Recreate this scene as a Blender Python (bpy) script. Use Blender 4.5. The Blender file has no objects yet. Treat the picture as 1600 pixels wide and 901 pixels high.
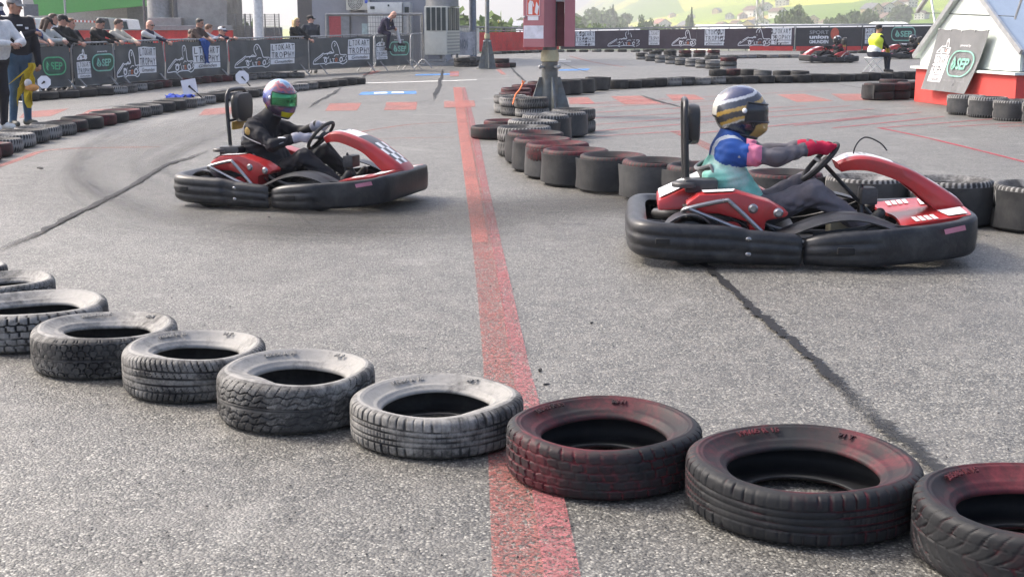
import bpy, bmesh, math, random
import numpy as np
from mathutils import Vector, Matrix, Quaternion
R_ = math.radians
random.seed(7)
SC = bpy.context.scene
COL = SC.collection

# ------------------------------------------------------------------ camera, sky, sun, exposure
CAM_H, FPX, PITCH = 1.38, 2000.0, math.atan((450.5-42)/2000.0)
cam_d = bpy.data.cameras.new('camera'); cam_o = bpy.data.objects.new('camera', cam_d); COL.objects.link(cam_o)
cam_o.location = (0, 0, CAM_H); cam_o.rotation_euler = (math.pi/2-PITCH, 0, 0)
cam_d.sensor_width = 36.0; cam_d.lens = FPX/1600*36.0; cam_d.clip_start = .05; cam_d.clip_end = 9000
SC.camera = cam_o
SUN_EL, SUN_AZ = R_(42), math.atan2(-1.0, 0.42)      # azimuth measured from +Y towards +X: the sun stands to the left and a little beyond
world = bpy.data.worlds.new('World'); SC.world = world; world.use_nodes = True
wn = world.node_tree; bg = wn.nodes['Background']
sky = wn.nodes.new('ShaderNodeTexSky'); sky.sky_type = 'NISHITA'; sky.sun_disc = False
sky.sun_elevation = SUN_EL; sky.sun_rotation = SUN_AZ; sky.altitude = 400; sky.air_density = 0.65; sky.dust_density = 6.0; sky.ozone_density = 0.3
wn.links.new(sky.outputs[0], bg.inputs[0]); bg.inputs[1].default_value = 0.15
sun_d = bpy.data.lights.new('sun', 'SUN'); sun_d.energy = 1.5; sun_d.angle = R_(11); sun_d.color = (1.0, .95, .86)
sun_o = bpy.data.objects.new('sun', sun_d); COL.objects.link(sun_o)
sd = Vector((math.sin(SUN_AZ)*math.cos(SUN_EL), math.cos(SUN_AZ)*math.cos(SUN_EL), math.sin(SUN_EL)))
sun_o.rotation_euler = sd.to_track_quat('Z', 'Y').to_euler(); sun_o.location = (-20, 10, 30)
SC.view_settings.view_transform = 'Standard'; SC.view_settings.look = 'None'
SC.view_settings.exposure = 1.68; SC.view_settings.gamma = 1.0; SC.view_settings.use_curve_mapping = False
SC.cycles.use_denoising = True
SC.cycles.max_bounces = 6; SC.cycles.diffuse_bounces = 3; SC.cycles.glossy_bounces = 3; SC.cycles.transparent_max_bounces = 12
SC.cycles.volume_bounces = 0
SC.cycles.sample_clamp_indirect = 4.0

# ------------------------------------------------------------------ photograph -> place
_cp, _sp = math.cos(PITCH), math.sin(PITCH)
def ray(px, py):
    v = py-450.5
    return Vector((px-800.0, FPX*_cp-v*_sp, -FPX*_sp-v*_cp))
def G(px, py, z=0.0):
    d = ray(px, py); t = (z-CAM_H)/d.z
    return Vector((d.x*t, d.y*t, z))
def at(px, py, Y):
    d = ray(px, py); t = Y/d.y
    return Vector((d.x*t, Y, CAM_H+d.z*t))
def zc(p): return p[1]*_cp+(CAM_H-p[2])*_sp
def ppm(p): return FPX/zc(p)
def proj(p):
    z = zc(p); yy = p[1]*_sp-(CAM_H-p[2])*_cp
    return 800+FPX*p[0]/z, 450.5-FPX*yy/z

# ------------------------------------------------------------------ tagging
def tag(o, label=None, cat=None, group=None, kind=None):
    if label: o['label'] = label
    if cat: o['category'] = cat
    if group: o['group'] = group
    if kind: o['kind'] = kind
    return o
def empty(name, loc=(0, 0, 0), rz=0.0, label=None, cat=None, group=None):
    o = bpy.data.objects.new(name, None); COL.objects.link(o)
    o.location = loc; o.rotation_euler = (0, 0, rz); o.empty_display_size = .2
    return tag(o, label, cat, group)
def copy_tree(o, parent=None):
    c = o.copy(); COL.objects.link(c); c.parent = parent
    for ch in list(o.children): copy_tree(ch, c)
    return c
ORD = ['first','second','third','fourth','fifth','sixth','seventh','eighth','ninth','tenth','eleventh','twelfth','thirteenth','fourteenth','fifteenth','sixteenth','seventeenth','eighteenth','nineteenth','twentieth']
ORD += ['twenty-'+w for w in ORD[:9]]+['thirtieth']+['thirty-'+w for w in ORD[:9]]+['fortieth']+['forty-'+w for w in ORD[:9]]+['fiftieth']+['fifty-'+w for w in ORD[:9]]+['sixtieth']+['sixty-'+w for w in ORD[:9]]

# ------------------------------------------------------------------ mesh builder
class MB:
    def __init__(s): s.v = []; s.f = []; s.m = []
    def add(s, verts, faces, mat=0, M=None):
        b = len(s.v)
        for p in verts:
            p = Vector(p)
            s.v.append(M @ p if M is not None else p)
        for f in faces:
            s.f.append(tuple(i+b for i in f)); s.m.append(mat)
        return s
    def box(s, c, size, rz=0.0, mat=0, M=None, taper=1.0):
        x, y, z = size[0]/2, size[1]/2, size[2]/2; c = Vector(c)
        vs = []
        for dz in (-z, z):
            k = taper if dz > 0 else 1
            for dx, dy in ((-x, -y), (x, -y), (x, y), (-x, y)):
                vs.append(c+Matrix.Rotation(rz, 3, 'Z') @ Vector((dx*k, dy*k, dz)))
        return s.add(vs, [(3,2,1,0),(4,5,6,7),(0,1,5,4),(1,2,6,5),(2,3,7,6),(3,0,4,7)], mat, M)
    def hexa(s, a, mat=0, M=None):   # eight corners: bottom four then top four
        return s.add(a, [(3,2,1,0),(4,5,6,7),(0,1,5,4),(1,2,6,5),(2,3,7,6),(3,0,4,7)], mat, M)
    def tube(s, pts, r, n=8, mat=0, closed=False, M=None, sx=1.0):
        pts = [Vector(p) for p in pts]; N = len(pts)
        rs = r if isinstance(r, (list, tuple)) else [r]*N
        vs = []; up = None
        for i, p in enumerate(pts):
            if closed: t = pts[(i+1) % N]-pts[i-1]
            else: t = pts[min(i+1, N-1)]-pts[max(i-1, 0)]
            t.normalize()
            if up is None:
                up = Vector((0, 0, 1)) if abs(t.z) < .9 else Vector((1, 0, 0))
            a = t.cross(up)
            if a.length < 1e-5: a = t.orthogonal()
            a.normalize(); b = a.cross(t); up = b
            for k in range(n):
                w = 2*math.pi*k/n
                vs.append(p+(a*math.cos(w)*sx+b*math.sin(w))*rs[i])
        fs = []
        for i in range(N if closed else N-1):
            j = (i+1) % N
            for k in range(n):
                l = (k+1) % n
                fs.append((i*n+k, i*n+l, j*n+l, j*n+k))
        if not closed:
            fs.append(tuple(range(n-1, -1, -1))); fs.append(tuple((N-1)*n+k for k in range(n)))
        return s.add(vs, fs, mat, M)
    def lathe(s, prof, n=24, mat=0, M=None, closed=False, arc=(0.0, 2*math.pi)):
        full = abs(arc[1]-arc[0]-2*math.pi) < 1e-6; A = n if full else n+1
        vs = []
        for k in range(A):
            w = arc[0]+(arc[1]-arc[0])*k/n
            for r, z in prof: vs.append((r*math.cos(w), r*math.sin(w), z))
        P = len(prof); fs = []
        for k in range(n):
            l = (k+1) % A if full else k+1
            for i in range(P if closed else P-1):
                j = (i+1) % P
                fs.append((k*P+i, l*P+i, l*P+j, k*P+j))
        return s.add(vs, fs, mat, M)
    def prism(s, poly, a0, a1, ax=2, mat=0, M=None):  # polygon in the two other axes, extruded along ax
        n = len(poly)
        def mk(p, h):
            if ax == 2: return (p[0], p[1], h)
            if ax == 1: return (p[0], h, p[1])
            return (h, p[0], p[1])
        vs = [mk(p, a0) for p in poly]+[mk(p, a1) for p in poly]
        fs = [tuple(range(n-1, -1, -1)), tuple(range(n, 2*n))]
        for i in range(n): fs.append((i, (i+1) % n, n+(i+1) % n, n+i))
        return s.add(vs, fs, mat, M)
    def ball(s, c, r, n=12, m=8, mat=0, M=None, rot=None):
        r = r if isinstance(r, (list, tuple)) else (r, r, r); c = Vector(c); vs = []; fs = []
        for j in range(m+1):
            e = -math.pi/2+math.pi*j/m
            for k in range(n):
                w = 2*math.pi*k/n
                q = Vector((r[0]*math.cos(e)*math.cos(w), r[1]*math.cos(e)*math.sin(w), r[2]*math.sin(e)))
                vs.append(c+(rot @ q if rot is not None else q))
        for j in range(m):
            for k in range(n):
                l = (k+1) % n
                fs.append((j*n+k, j*n+l, (j+1)*n+l, (j+1)*n+k))
        return s.add(vs, fs, mat, M)
    def grid(s, rows, mat=0, M=None, cu=False, cv=False):
        nv = len(rows); nu = len(rows[0]); vs = [p for r in rows for p in r]; fs = []
        for j in range(nv if cv else nv-1):
            for k in range(nu if cu else nu-1):
                a = j*nu+k; b = j*nu+(k+1) % nu; c = ((j+1) % nv)*nu+(k+1) % nu; d = ((j+1) % nv)*nu+k
                fs.append((a, b, c, d))
        return s.add(vs, fs, mat, M)
    def build(s, name, mats, parent=None, smooth=True, angle=38, bevel=0.0, solid=0.0, fix=True, seg=2):
        me = bpy.data.meshes.new(name)
        me.from_pydata([tuple(p) for p in s.v], [], s.f)
        if not isinstance(mats, (list, tuple)): mats = [mats]
        for m in mats: me.materials.append(m)
        me.polygons.foreach_set('material_index', s.m)
        if fix or bevel or solid:
            bm = bmesh.new(); bm.from_mesh(me)
            bmesh.ops.remove_doubles(bm, verts=bm.verts, dist=1e-5)
            bmesh.ops.recalc_face_normals(bm, faces=bm.faces)
            if solid: bmesh.ops.solidify(bm, geom=bm.faces[:], thickness=solid)
            if bevel:
                ed = [e for e in bm.edges if len(e.link_faces) == 2 and e.calc_face_angle(0) > R_(30)]
                bmesh.ops.bevel(bm, geom=ed, offset=bevel, segments=seg, profile=.6, affect='EDGES', clamp_overlap=True)
            bm.to_mesh(me); bm.free()
        return finish(me, name, parent, smooth, angle)
def finish(me, name, parent=None, smooth=True, angle=38):
    me.polygons.foreach_set('use_smooth', [bool(smooth)]*len(me.polygons))
    if smooth:
        try: me.set_sharp_from_angle(angle=R_(angle))
        except Exception: pass
    me.update()
    o = bpy.data.objects.new(name, me); COL.objects.link(o)
    if parent is not None: o.parent = parent
    return o
def np_mesh(name, V, F, mats, parent=None, smooth=True, angle=60, midx=None, attrs=None, cols=None):
    me = bpy.data.meshes.new(name)
    V = np.asarray(V, dtype=np.float32); F = np.asarray(F, dtype=np.int32); k = F.shape[1]
    me.vertices.add(len(V)); me.vertices.foreach_set('co', V.ravel())
    me.loops.add(F.size); me.loops.foreach_set('vertex_index', F.ravel())
    me.polygons.add(len(F)); me.polygons.foreach_set('loop_start', np.arange(0, F.size, k, dtype=np.int32))
    me.update(calc_edges=True)
    for m in (mats if isinstance(mats, (list, tuple)) else [mats]): me.materials.append(m)
    if midx is not None: me.polygons.foreach_set('material_index', np.asarray(midx, dtype=np.int32))
    for an, av in (attrs or {}).items():
        a = me.attributes.new(an, 'FLOAT', 'POINT'); a.data.foreach_set('value', np.asarray(av, dtype=np.float32))
    if cols is not None:
        a = me.color_attributes.new('paint', 'FLOAT_COLOR', 'POINT'); a.data.foreach_set('color', np.asarray(cols, dtype=np.float32).ravel())
    me.validate()
    return finish(me, name, parent, smooth, angle)

# ------------------------------------------------------------------ materials
MATS = {}
def new_mat(name):
    m = bpy.data.materials.new(name); m.use_nodes = True
    return m, m.node_tree, m.node_tree.nodes['Principled BSDF']
def N(nt, typ, **kw):
    n = nt.nodes.new(typ)
    for k, v in kw.items():
        if hasattr(n, k) and not k.startswith('i_'): setattr(n, k, v)
    return n
def lk(nt, a, b): nt.links.new(a, b)
def val(nt, op, a, b=None, c=None, clamp=False):
    n = nt.nodes.new('ShaderNodeMath'); n.operation = op; n.use_clamp = clamp
    for i, x in enumerate((a, b, c)):
        if x is None: continue
        if isinstance(x, (int, float)): n.inputs[i].default_value = x
        else: nt.links.new(x, n.inputs[i])
    return n.outputs[0]
def mixc(nt, fac, a, b, mode='MIX'):
    n = nt.nodes.new('ShaderNodeMix'); n.data_type = 'RGBA'; n.blend_type = mode
    for s, x in ((n.inputs[0], fac), (n.inputs[6], a), (n.inputs[7], b)):
        if isinstance(x, (int, float)): s.default_value = x
        elif isinstance(x, (tuple, list)): s.default_value = (*x[:3], 1)
        else: nt.links.new(x, s)
    return n.outputs[2]
def noise(nt, scale, detail=4.0, rough=.55, vec=None, dist=0.0):
    n = nt.nodes.new('ShaderNodeTexNoise'); n.inputs['Scale'].default_value = scale; n.inputs['Detail'].default_value = detail
    n.inputs['Roughness'].default_value = rough; n.inputs['Distortion'].default_value = dist
    if vec is not None: nt.links.new(vec, n.inputs['Vector'])
    return n
def ramp(nt, fac, stops, interp='LINEAR'):
    n = nt.nodes.new('ShaderNodeValToRGB'); cr = n.color_ramp; cr.interpolation = interp
    while len(cr.elements) > 1: cr.elements.remove(cr.elements[0])
    for i, (p, c) in enumerate(stops):
        e = cr.elements[0] if i == 0 else cr.elements.new(p)
        e.position = p; c = (c, c, c) if isinstance(c, (int, float)) else c
        e.color = (*c, 1)
    nt.links.new(fac, n.inputs[0]); return n.outputs[0]
def objco(nt):
    return nt.nodes.new('ShaderNodeTexCoord').outputs['Object']
def bump(nt, h, strength, dist=.01):
    b = nt.nodes.new('ShaderNodeBump'); b.inputs['Strength'].default_value = strength; b.inputs['Distance'].default_value = dist
    nt.links.new(h, b.inputs['Height']); return b.outputs[0]
def mat(name, col, rough=.55, metal=0.0, var=.18, scale=9.0, dirt=None, dirt_amt=.35, bmp=0.0, bscale=60.0, spec=.5, coat=0.0, dscale=3.0):
    """plain surface with grain, patchy tone and optional dirt of its own colour"""
    if name in MATS: return MATS[name]
    m, nt, p = new_mat(name); co = objco(nt)
    n1 = noise(nt, scale, 5, .6, co)
    c = mixc(nt, ramp(nt, n1.outputs[0], [(.3, 0.0), (.7, 1.0)]), tuple(x*(1-var) for x in col), tuple(min(1, x*(1+var)) for x in col))
    if dirt is not None:
        n2 = noise(nt, dscale, 8, .68, co, .4)
        c = mixc(nt, ramp(nt, n2.outputs[0], [(.46, 0.0), (.72, dirt_amt)]), c, dirt)
    lk(nt, c, p.inputs['Base Color'])
    r = val(nt, 'MULTIPLY_ADD', n1.outputs[0], .22, rough-.11, True)
    lk(nt, r, p.inputs['Roughness']); p.inputs['Metallic'].default_value = metal
    p.inputs['Specular IOR Level'].default_value = spec
    if coat: p.inputs['Coat Weight'].default_value = coat; p.inputs['Coat Roughness'].default_value = .15
    if bmp:
        n3 = noise(nt, bscale, 4, .6, co); lk(nt, bump(nt, n3.outputs[0], bmp, .01), p.inputs['Normal'])
    MATS[name] = m; return m
def attr_mat(name, rough=.4, coat=0.0, metal=0.0):
    if name in MATS: return MATS[name]
    m, nt, p = new_mat(name); a = N(nt, 'ShaderNodeVertexColor'); a.layer_name = 'paint'
    n1 = noise(nt, 20, 4, .6, objco(nt))
    c = mixc(nt, ramp(nt, n1.outputs[0], [(.35, 0.0), (.7, .25)]), a.outputs[0], (.12, .11, .10))
    lk(nt, c, p.inputs['Base Color']); p.inputs['Roughness'].default_value = rough; p.inputs['Metallic'].default_value = metal
    if coat: p.inputs['Coat Weight'].default_value = coat; p.inputs['Coat Roughness'].default_value = .08
    MATS[name] = m; return m

# text as filled outlines, normalised to a unit box
_TXT = {}
def text_shape(body, bold=0.0, shear=0.0):
    key = (body, bold, shear)
    if key in _TXT: return _TXT[key]
    cu = bpy.data.curves.new('lettering', 'FONT'); cu.body = body; cu.offset = bold; cu.shear = shear; cu.resolution_u = 3
    o = bpy.data.objects.new('lettering', cu); COL.objects.link(o)
    dg = bpy.context.evaluated_depsgraph_get(); ev = o.evaluated_get(dg); me = ev.to_mesh()
    V = [tuple(v.co) for v in me.vertices]; F = [tuple(p.vertices) for p in me.polygons]
    ev.to_mesh_clear(); bpy.data.objects.remove(o); bpy.data.curves.remove(cu)
    xs = [v[0] for v in V]; ys = [v[1] for v in V]; x0, x1, y0, y1 = min(xs), max(xs), min(ys), max(ys)
    V = [((x-x0)/(x1-x0), (y-y0)/(y1-y0)) for x, y, _ in V]
    _TXT[key] = (V, F); return _TXT[key]
def put_text(mb, body, box, f, mat=0, bold=0.0, shear=0.0):
    """box = x0,y0,x1,y1 in the panel's own units; f(x,y) -> point"""
    V, F = text_shape(body, bold, shear); x0, y0, x1, y1 = box
    mb.add([f(x0+(x1-x0)*u, y0+(y1-y0)*v) for u, v in V], F, mat)
def put_ribbon(mb, pts, w, f, mat=0, closed=False):
    n = len(pts); L = []; Rr = []
    for i in range(n):
        a = Vector(pts[i-1] if (closed or i > 0) else pts[0]); b = Vector(pts[(i+1) % n] if (closed or i < n-1) else pts[-1])
        t = (b-a); t = t.normalized() if t.length > 1e-9 else Vector((1, 0)); nn = Vector((-t.y, t.x))*w/2
        p = Vector(pts[i]); L.append(f(*(p+nn))); Rr.append(f(*(p-nn)))
    vs = L+Rr; fs = []
    for i in range(n if closed else n-1):
        j = (i+1) % n; fs.append((i, n+i, n+j, j))
    mb.add(vs, fs, mat)
def put_poly(mb, pts, f, mat=0): mb.add([f(*p) for p in pts], [tuple(range(len(pts)))], mat)
def put_rect(mb, x0, y0, x1, y1, f, mat=0, n=10, m=6): mb.grid([[f(x0+(x1-x0)*i/n, y0+(y1-y0)*j/m) for i in range(n+1)] for j in range(m+1)], mat)
def spline(pts, n=8, closed=False):
    P = [Vector(p) for p in pts]; N_ = len(P); out = []
    for i in range(N_ if closed else N_-1):
        p0 = P[i-1] if (closed or i > 0) else P[0]; p1 = P[i]; p2 = P[(i+1) % N_]; p3 = P[(i+2) % N_] if (closed or i+2 < N_) else P[-1]
        for k in range(n):
            t = k/n
            out.append(.5*((2*p1)+(p2-p0)*t+(2*p0-5*p1+4*p2-p3)*t*t+(3*p1-p0-3*p2+p3)*t**3))
    if not closed: out.append(P[-1])
    return out
def walk(pts, step, start=0.0):
    """points at even distance along a polyline"""
    out = []; d = start; acc = 0.0
    for a, b in zip(pts, pts[1:]):
        L = (b-a).length
        while d <= acc+L+1e-9:
            out.append(a+(b-a)*((d-acc)/L)); d += step
        acc += L
    return out
# ------------------------------------------------------------------ ground of the circuit
def mat_asphalt():
    m, nt, p = new_mat('asphalt'); co = objco(nt)
    v = N(nt, 'ShaderNodeTexVoronoi'); v.inputs['Scale'].default_value = 118; v.inputs['Randomness'].default_value = 1; lk(nt, co, v.inputs['Vector'])
    sep = N(nt, 'ShaderNodeSeparateColor'); lk(nt, v.outputs['Color'], sep.inputs[0])
    stone = ramp(nt, sep.outputs[0], [(0, (.022,.0213,.019)), (.2, (.074,.0715,.063)), (.5, (.137,.1325,.117)), (.8, (.235,.227,.20)), (1, (.43,.415,.365))])
    v2 = N(nt, 'ShaderNodeTexVoronoi'); v2.inputs['Scale'].default_value = 47; lk(nt, co, v2.inputs['Vector'])
    s2 = N(nt, 'ShaderNodeSeparateColor'); lk(nt, v2.outputs['Color'], s2.inputs[0])
    stone = mixc(nt, ramp(nt, s2.outputs[1], [(.80, 0.0), (.92, .55)]), stone, (.06,.058,.056))
    gap = ramp(nt, v.outputs['Distance'], [(.35, 0.0), (.75, .75)])
    stone = mixc(nt, gap, stone, (.05,.049,.047))
    big = noise(nt, .55, 6, .62, co, .5); mid = noise(nt, 5.0, 5, .6, co)
    stone = mixc(nt, ramp(nt, big.outputs[0], [(.38, 0.0), (.66, .75)]), stone, mixc(nt, .42, stone, (.075,.072,.068)))
    stain = noise(nt, 1.7, 8, .72, co, 1.2); stone = mixc(nt, ramp(nt, stain.outputs[0], [(.60, 0.0), (.72, .42)]), stone, (.055,.052,.048))
    pale = noise(nt, .9, 7, .7, co, .8); stone = mixc(nt, ramp(nt, pale.outputs[0], [(.56, 0.0), (.74, .30)]), stone, (.40,.385,.35))
    stone = mixc(nt, ramp(nt, mid.outputs[0], [(.42, 0.0), (.75, .28)]), stone, (.27,.255,.225))
    # worn paler tone away from the tyres' wheel tracks (old, bleached top course further down the yard)
    geo = N(nt, 'ShaderNodeSeparateXYZ'); lk(nt, co, geo.inputs[0])
    fary = ramp(nt, val(nt, 'MULTIPLY_ADD', big.outputs[0], 8.0, geo.outputs[1]), [(0, 0.0), (1, 0.0)])
    lk(nt, stone, p.inputs['Base Color'])
    p.inputs['Roughness'].default_value = .52; p.inputs['Specular IOR Level'].default_value = .5
    h = val(nt, 'ADD', val(nt, 'MULTIPLY', v.outputs['Distance'], -1.0), val(nt, 'MULTIPLY', sep.outputs[1], .5))
    lk(nt, bump(nt, h, .65, .0045), p.inputs['Normal'])
    return m
def mat_decal(name, col, alpha=.9, wear=.5, ws=90.0, big=3.0, rough=.7, soft=0.0, stretch=None, grain=.5):
    """thin film lying on the asphalt: worn through by the stones"""
    m, nt, p = new_mat(name); co = objco(nt)
    v = N(nt, 'ShaderNodeTexVoronoi'); v.inputs['Scale'].default_value = 118; lk(nt, co, v.inputs['Vector'])
    sep = N(nt, 'ShaderNodeSeparateColor'); lk(nt, v.outputs['Color'], sep.inputs[0])
    n1 = noise(nt, big, 6, .65, co, .3)
    c = mixc(nt, sep.outputs[0], tuple(x*.62 for x in col), tuple(min(1, x*1.25) for x in col))
    lk(nt, c, p.inputs['Base Color']); p.inputs['Roughness'].default_value = rough; p.inputs['Specular IOR Level'].default_value = .25
    a = val(nt, 'ADD', val(nt, 'MULTIPLY', sep.outputs[2], grain), val(nt, 'MULTIPLY', n1.outputs[0], 1.0-grain))
    if stretch:
        uv = N(nt, 'ShaderNodeUVMap'); mp = N(nt, 'ShaderNodeMapping'); lk(nt, uv.outputs[0], mp.inputs[0]); mp.inputs['Scale'].default_value = stretch
        n2 = noise(nt, 1.0, 5, .7, mp.outputs[0]); a = val(nt, 'ADD', val(nt, 'MULTIPLY', a, .35), val(nt, 'MULTIPLY', n2.outputs[0], .65))
    al = ramp(nt, a, [(max(0, wear-.18), 0.0), (min(1, wear+.12), alpha)])
    if soft:
        uv = N(nt, 'ShaderNodeUVMap'); s2 = N(nt, 'ShaderNodeSeparateXYZ'); lk(nt, uv.outputs[0], s2.inputs[0])
        d = val(nt, 'MULTIPLY', val(nt, 'ABSOLUTE', val(nt, 'SUBTRACT', s2.outputs[1], .5)), 2.0)
        e = ramp(nt, d, [(max(0, 1-soft), 1.0), (1.0, 0.0)])
        al = val(nt, 'MULTIPLY', al, e)
        uw = N(nt, 'ShaderNodeUVMap'); uw.uv_map = 'along'; s3 = N(nt, 'ShaderNodeSeparateXYZ'); lk(nt, uw.outputs[0], s3.inputs[0])
        al = val(nt, 'MULTIPLY', al, ramp(nt, s3.outputs[0], [(0, 0.0), (.18, 1.0), (.8, 1.0), (1, 0.0)]))
    lk(nt, al, p.inputs['Alpha'])
    lk(nt, bump(nt, v.outputs['Distance'], -.35, .003), p.inputs['Normal'])
    MATS[name] = m; return m
M_ASPH = mat_asphalt()
FENCE = [(747,84,51),(778,81,52),(860,80,50),(1000,79,47),(1200,80,44),(1460,79.5,41)]
_fp = [G(x, y+.0) for x, y, _ in FENCE]
DK = [(-90,-8),(60,-8),(60,_fp[-1].y+1.5)]+[(p.x, p.y+.6) for p in _fp[::-1]]+[(_fp[0].x-4, _fp[0].y+8), (-90, _fp[0].y+26)]
nD = len(DK)
mb = MB()
mb.add([(x, y, 0) for x, y in DK], [tuple(range(nD))])
mb.add([(x, y, -1.2) for x, y in DK], [tuple(range(nD-1, -1, -1))])
mb.add([(x, y, 0) for x, y in DK]+[(x, y, -1.2) for x, y in DK], [(i, (i+1) % nD, nD+(i+1) % nD, nD+i) for i in range(nD)])
#,(40,-6,0),(40,44.2,0),(6,44.2,0),(-2,44.2,0),(-70,60,0)], [(0,1,2,3,4,5)])
tag(mb.build('asphalt_ground', M_ASPH, smooth=False), kind='structure')

def sheet(name, polys, material, z=.004):
    m = MB()
    for pl in polys: m.add([(p[0], p[1], z) for p in pl], [tuple(range(len(pl)))])
    o = m.build(name, material, smooth=False, fix=False); flip_up(o); return tag(o, kind='structure')
def flip_up(o):
    bm = bmesh.new(); bm.from_mesh(o.data)
    for f in bm.faces:
        if f.normal.z < 0: f.normal_flip()
    bm.to_mesh(o.data); bm.free()
def band(name, path, widths, material, z=.004, jit=0.0, seed=0, n=6, smooth=True):
    """a strip along a ground path, with u along and v across in its UV map"""
    rnd = random.Random(seed)
    P = [Vector((p[0], p[1])) for p in path]; W = widths if isinstance(widths, (list, tuple)) else [widths]*len(P)
    Q = spline([Vector((p.x, p.y, w)) for p, w in zip(P, W)], n) if smooth else [Vector((p.x, p.y, w)) for p, w in zip(P, W)]
    vs = []; us = []; L = 0
    for i, q in enumerate(Q):
        a = Q[max(0, i-1)]; b = Q[min(len(Q)-1, i+1)]; t = Vector((b.x-a.x, b.y-a.y)).normalized(); nn = Vector((-t.y, t.x))
        if i: L += (Vector((q.x, q.y))-Vector((Q[i-1].x, Q[i-1].y))).length
        w1 = q.z*(.5+rnd.uniform(-jit, jit)); w2 = q.z*(.5+rnd.uniform(-jit, jit)); off = rnd.uniform(-jit, jit)*q.z*.6
        vs += [(q.x+nn.x*(w1+off), q.y+nn.y*(w1+off), z), (q.x-nn.x*(w2-off), q.y-nn.y*(w2-off), z)]; us.append(L)
    TL = L
    me = bpy.data.meshes.new(name); fs = [(2*i+1, 2*i+3, 2*i+2, 2*i) for i in range(len(Q)-1)]
    me.from_pydata(vs, [], fs); uv = me.uv_layers.new(name='UVMap'); uv2 = me.uv_layers.new(name='along')
    uv = me.uv_layers['UVMap']
    for i, pl in enumerate(me.polygons):
        for li in pl.loop_indices:
            vi = me.loops[li].vertex_index; uv.data[li].uv = (us[vi//2], 1.0 if vi % 2 == 0 else 0.0); uv2.data[li].uv = (us[vi//2]/TL, 0)
    me.materials.append(material)
    o = finish(me, name, None, False); flip_up(o); return tag(o, kind='structure')
RED = (.50,.1,.09)
M_REDA = mat_decal('red_line_paint', (.36,.12,.125), .68, .47, big=2.2, grain=.45)
M_REDB = mat_decal('old_orange_line_paint', (.33,.115,.10), .66, .50, big=2.0, grain=.5)
M_REDF = mat_decal('faded_red_paint', (.44,.17,.145), .68, .42, big=1.6, grain=.35)
M_HATCH = mat_decal('thin_red_paint', (.42,.05,.07), .85, .40, big=1.2, grain=.3)
M_BLUE = mat_decal('blue_marking_paint', (.10,.27,.58), .85, .36, big=1.2, grain=.3)
M_WHITE = mat_decal('white_marking_paint', (.75,.75,.72), .9, .36, big=1.2, grain=.3)
M_TAR = mat_decal('tar_seal', (.013,.013,.014), .98, .12, big=9.0, grain=.35, rough=.6, soft=.22)
M_TARL = mat_decal('thin_tar_seal', (.02,.02,.02), .85, .28, big=6.0, grain=.4, rough=.6, soft=.3)
M_RACE2 = mat_decal('rubbered_straight', (.05,.048,.046), .42, .38, big=.7, grain=.3, soft=.8, stretch=(.22, 16.0, 1), rough=.65)
M_SKID = mat_decal('rubber_mark', (.045,.045,.045), .14, .46, big=1.1, grain=.35, soft=.9, stretch=(.35, 9.0, 1), rough=.6)
M_RACE = mat_decal('racing_line_rubber', (.07,.068,.066), .20, .46, big=.7, grain=.25, soft=.75, stretch=(.22, 22.0, 1), rough=.62)
# main red line (two courses of paint side by side)
Lft = [(708,137),(716,205),(727,290),(738,380),(748,480),(755,570),(762,700),(766,800),(770,930)]
Mid = [(723,137),(735,205),(751,290),(768,380),(785,480),(798,570),(822,700),(836,800),(853,930)]
Rgt = [(727,137),(746,205),(763,290),(783,380),(806,480),(826,570),(862,700),(886,800),(913,930)]
def strip(name, A, B, material, z):
    o = sheet(name, [[G(*A[i]), G(*A[i+1]), G(*B[i+1]), G(*B[i])] for i in range(len(A)-1)], material, z); return o
strip('painted_line', Lft, [(b[0]+2, b[1]) for b in Mid], M_REDB, .004)
strip('painted_line', Mid, Rgt, M_REDA, .008)
strip('painted_line', Lft[:4], [(a[0]*.15+b[0]*.85, a[1]) for a, b in zip(Lft[:4], Mid[:4])], M_REDF, .008)
quad = lambda *p: [G(*q) for q in p]
sheet('painted_square', [quad((694,159),(741,158),(743,168),(694,169.5))], M_REDF, .012)
sheet('painted_square', [quad((703,112),(717,112),(717,120),(703,120))], M_REDF, .012)
for q in ([(515,162),(565,161),(558,173),(508,174)], [(604,160),(652,159.5),(650,172),(600,172.5)], [(320,171),(372,167),(366,178),(310,181)],
          [(888,153),(918,152),(930,162),(890,163.5)], [(954,151),(1000,150),(1034,162),(976,164)], [(1040,148),(1085,148),(1102,156),(1052,158)],
          [(1214,148),(1256,147),(1303,158),(1245,160)], [(1298,147),(1348,147),(1390,156),(1320,158)], [(140,172),(200,169),(178,180),(120,182)],
          [(38,175),(108,170),(80,182),(30,185)]):
    sheet('painted_square', [quad(*q)], M_REDF, .004)
sheet('painted_square', [quad((1046,205),(1066,206),(1142,240),(1116,240))], M_REDB, .004)
sheet('blue_marking', [quad((566,144),(650,142.5),(651,147),(560,149))], M_BLUE, .004)
sheet('white_marking', [quad((585,145),(604,144.3),(606,146.6),(584,147.3))], M_WHITE, .008)
sheet('white_marking', [quad((612,144.3),(630,143.7),(632,146),(612,146.5))], M_WHITE, .008)
sheet('blue_marking', [quad((650,116.5),(716,114.8),(716,117),(648,118.7))], M_BLUE, .004)
sheet('blue_marking', [quad((876,108.5),(922,107.5),(918,110.5),(872,111))], M_BLUE, .004)
sheet('white_marking', [quad((560,130.2),(745,124.8),(745,125.6),(558,131.2))], M_WHITE, .004)
sheet('white_marking', [quad((864,92.6),(884,92.6),(884,94),(862,94))], M_WHITE, .004)
sheet('white_marking', [quad((868,95.4),(892,95.4),(892,96.8),(866,96.8))], M_WHITE, .004)
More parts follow.
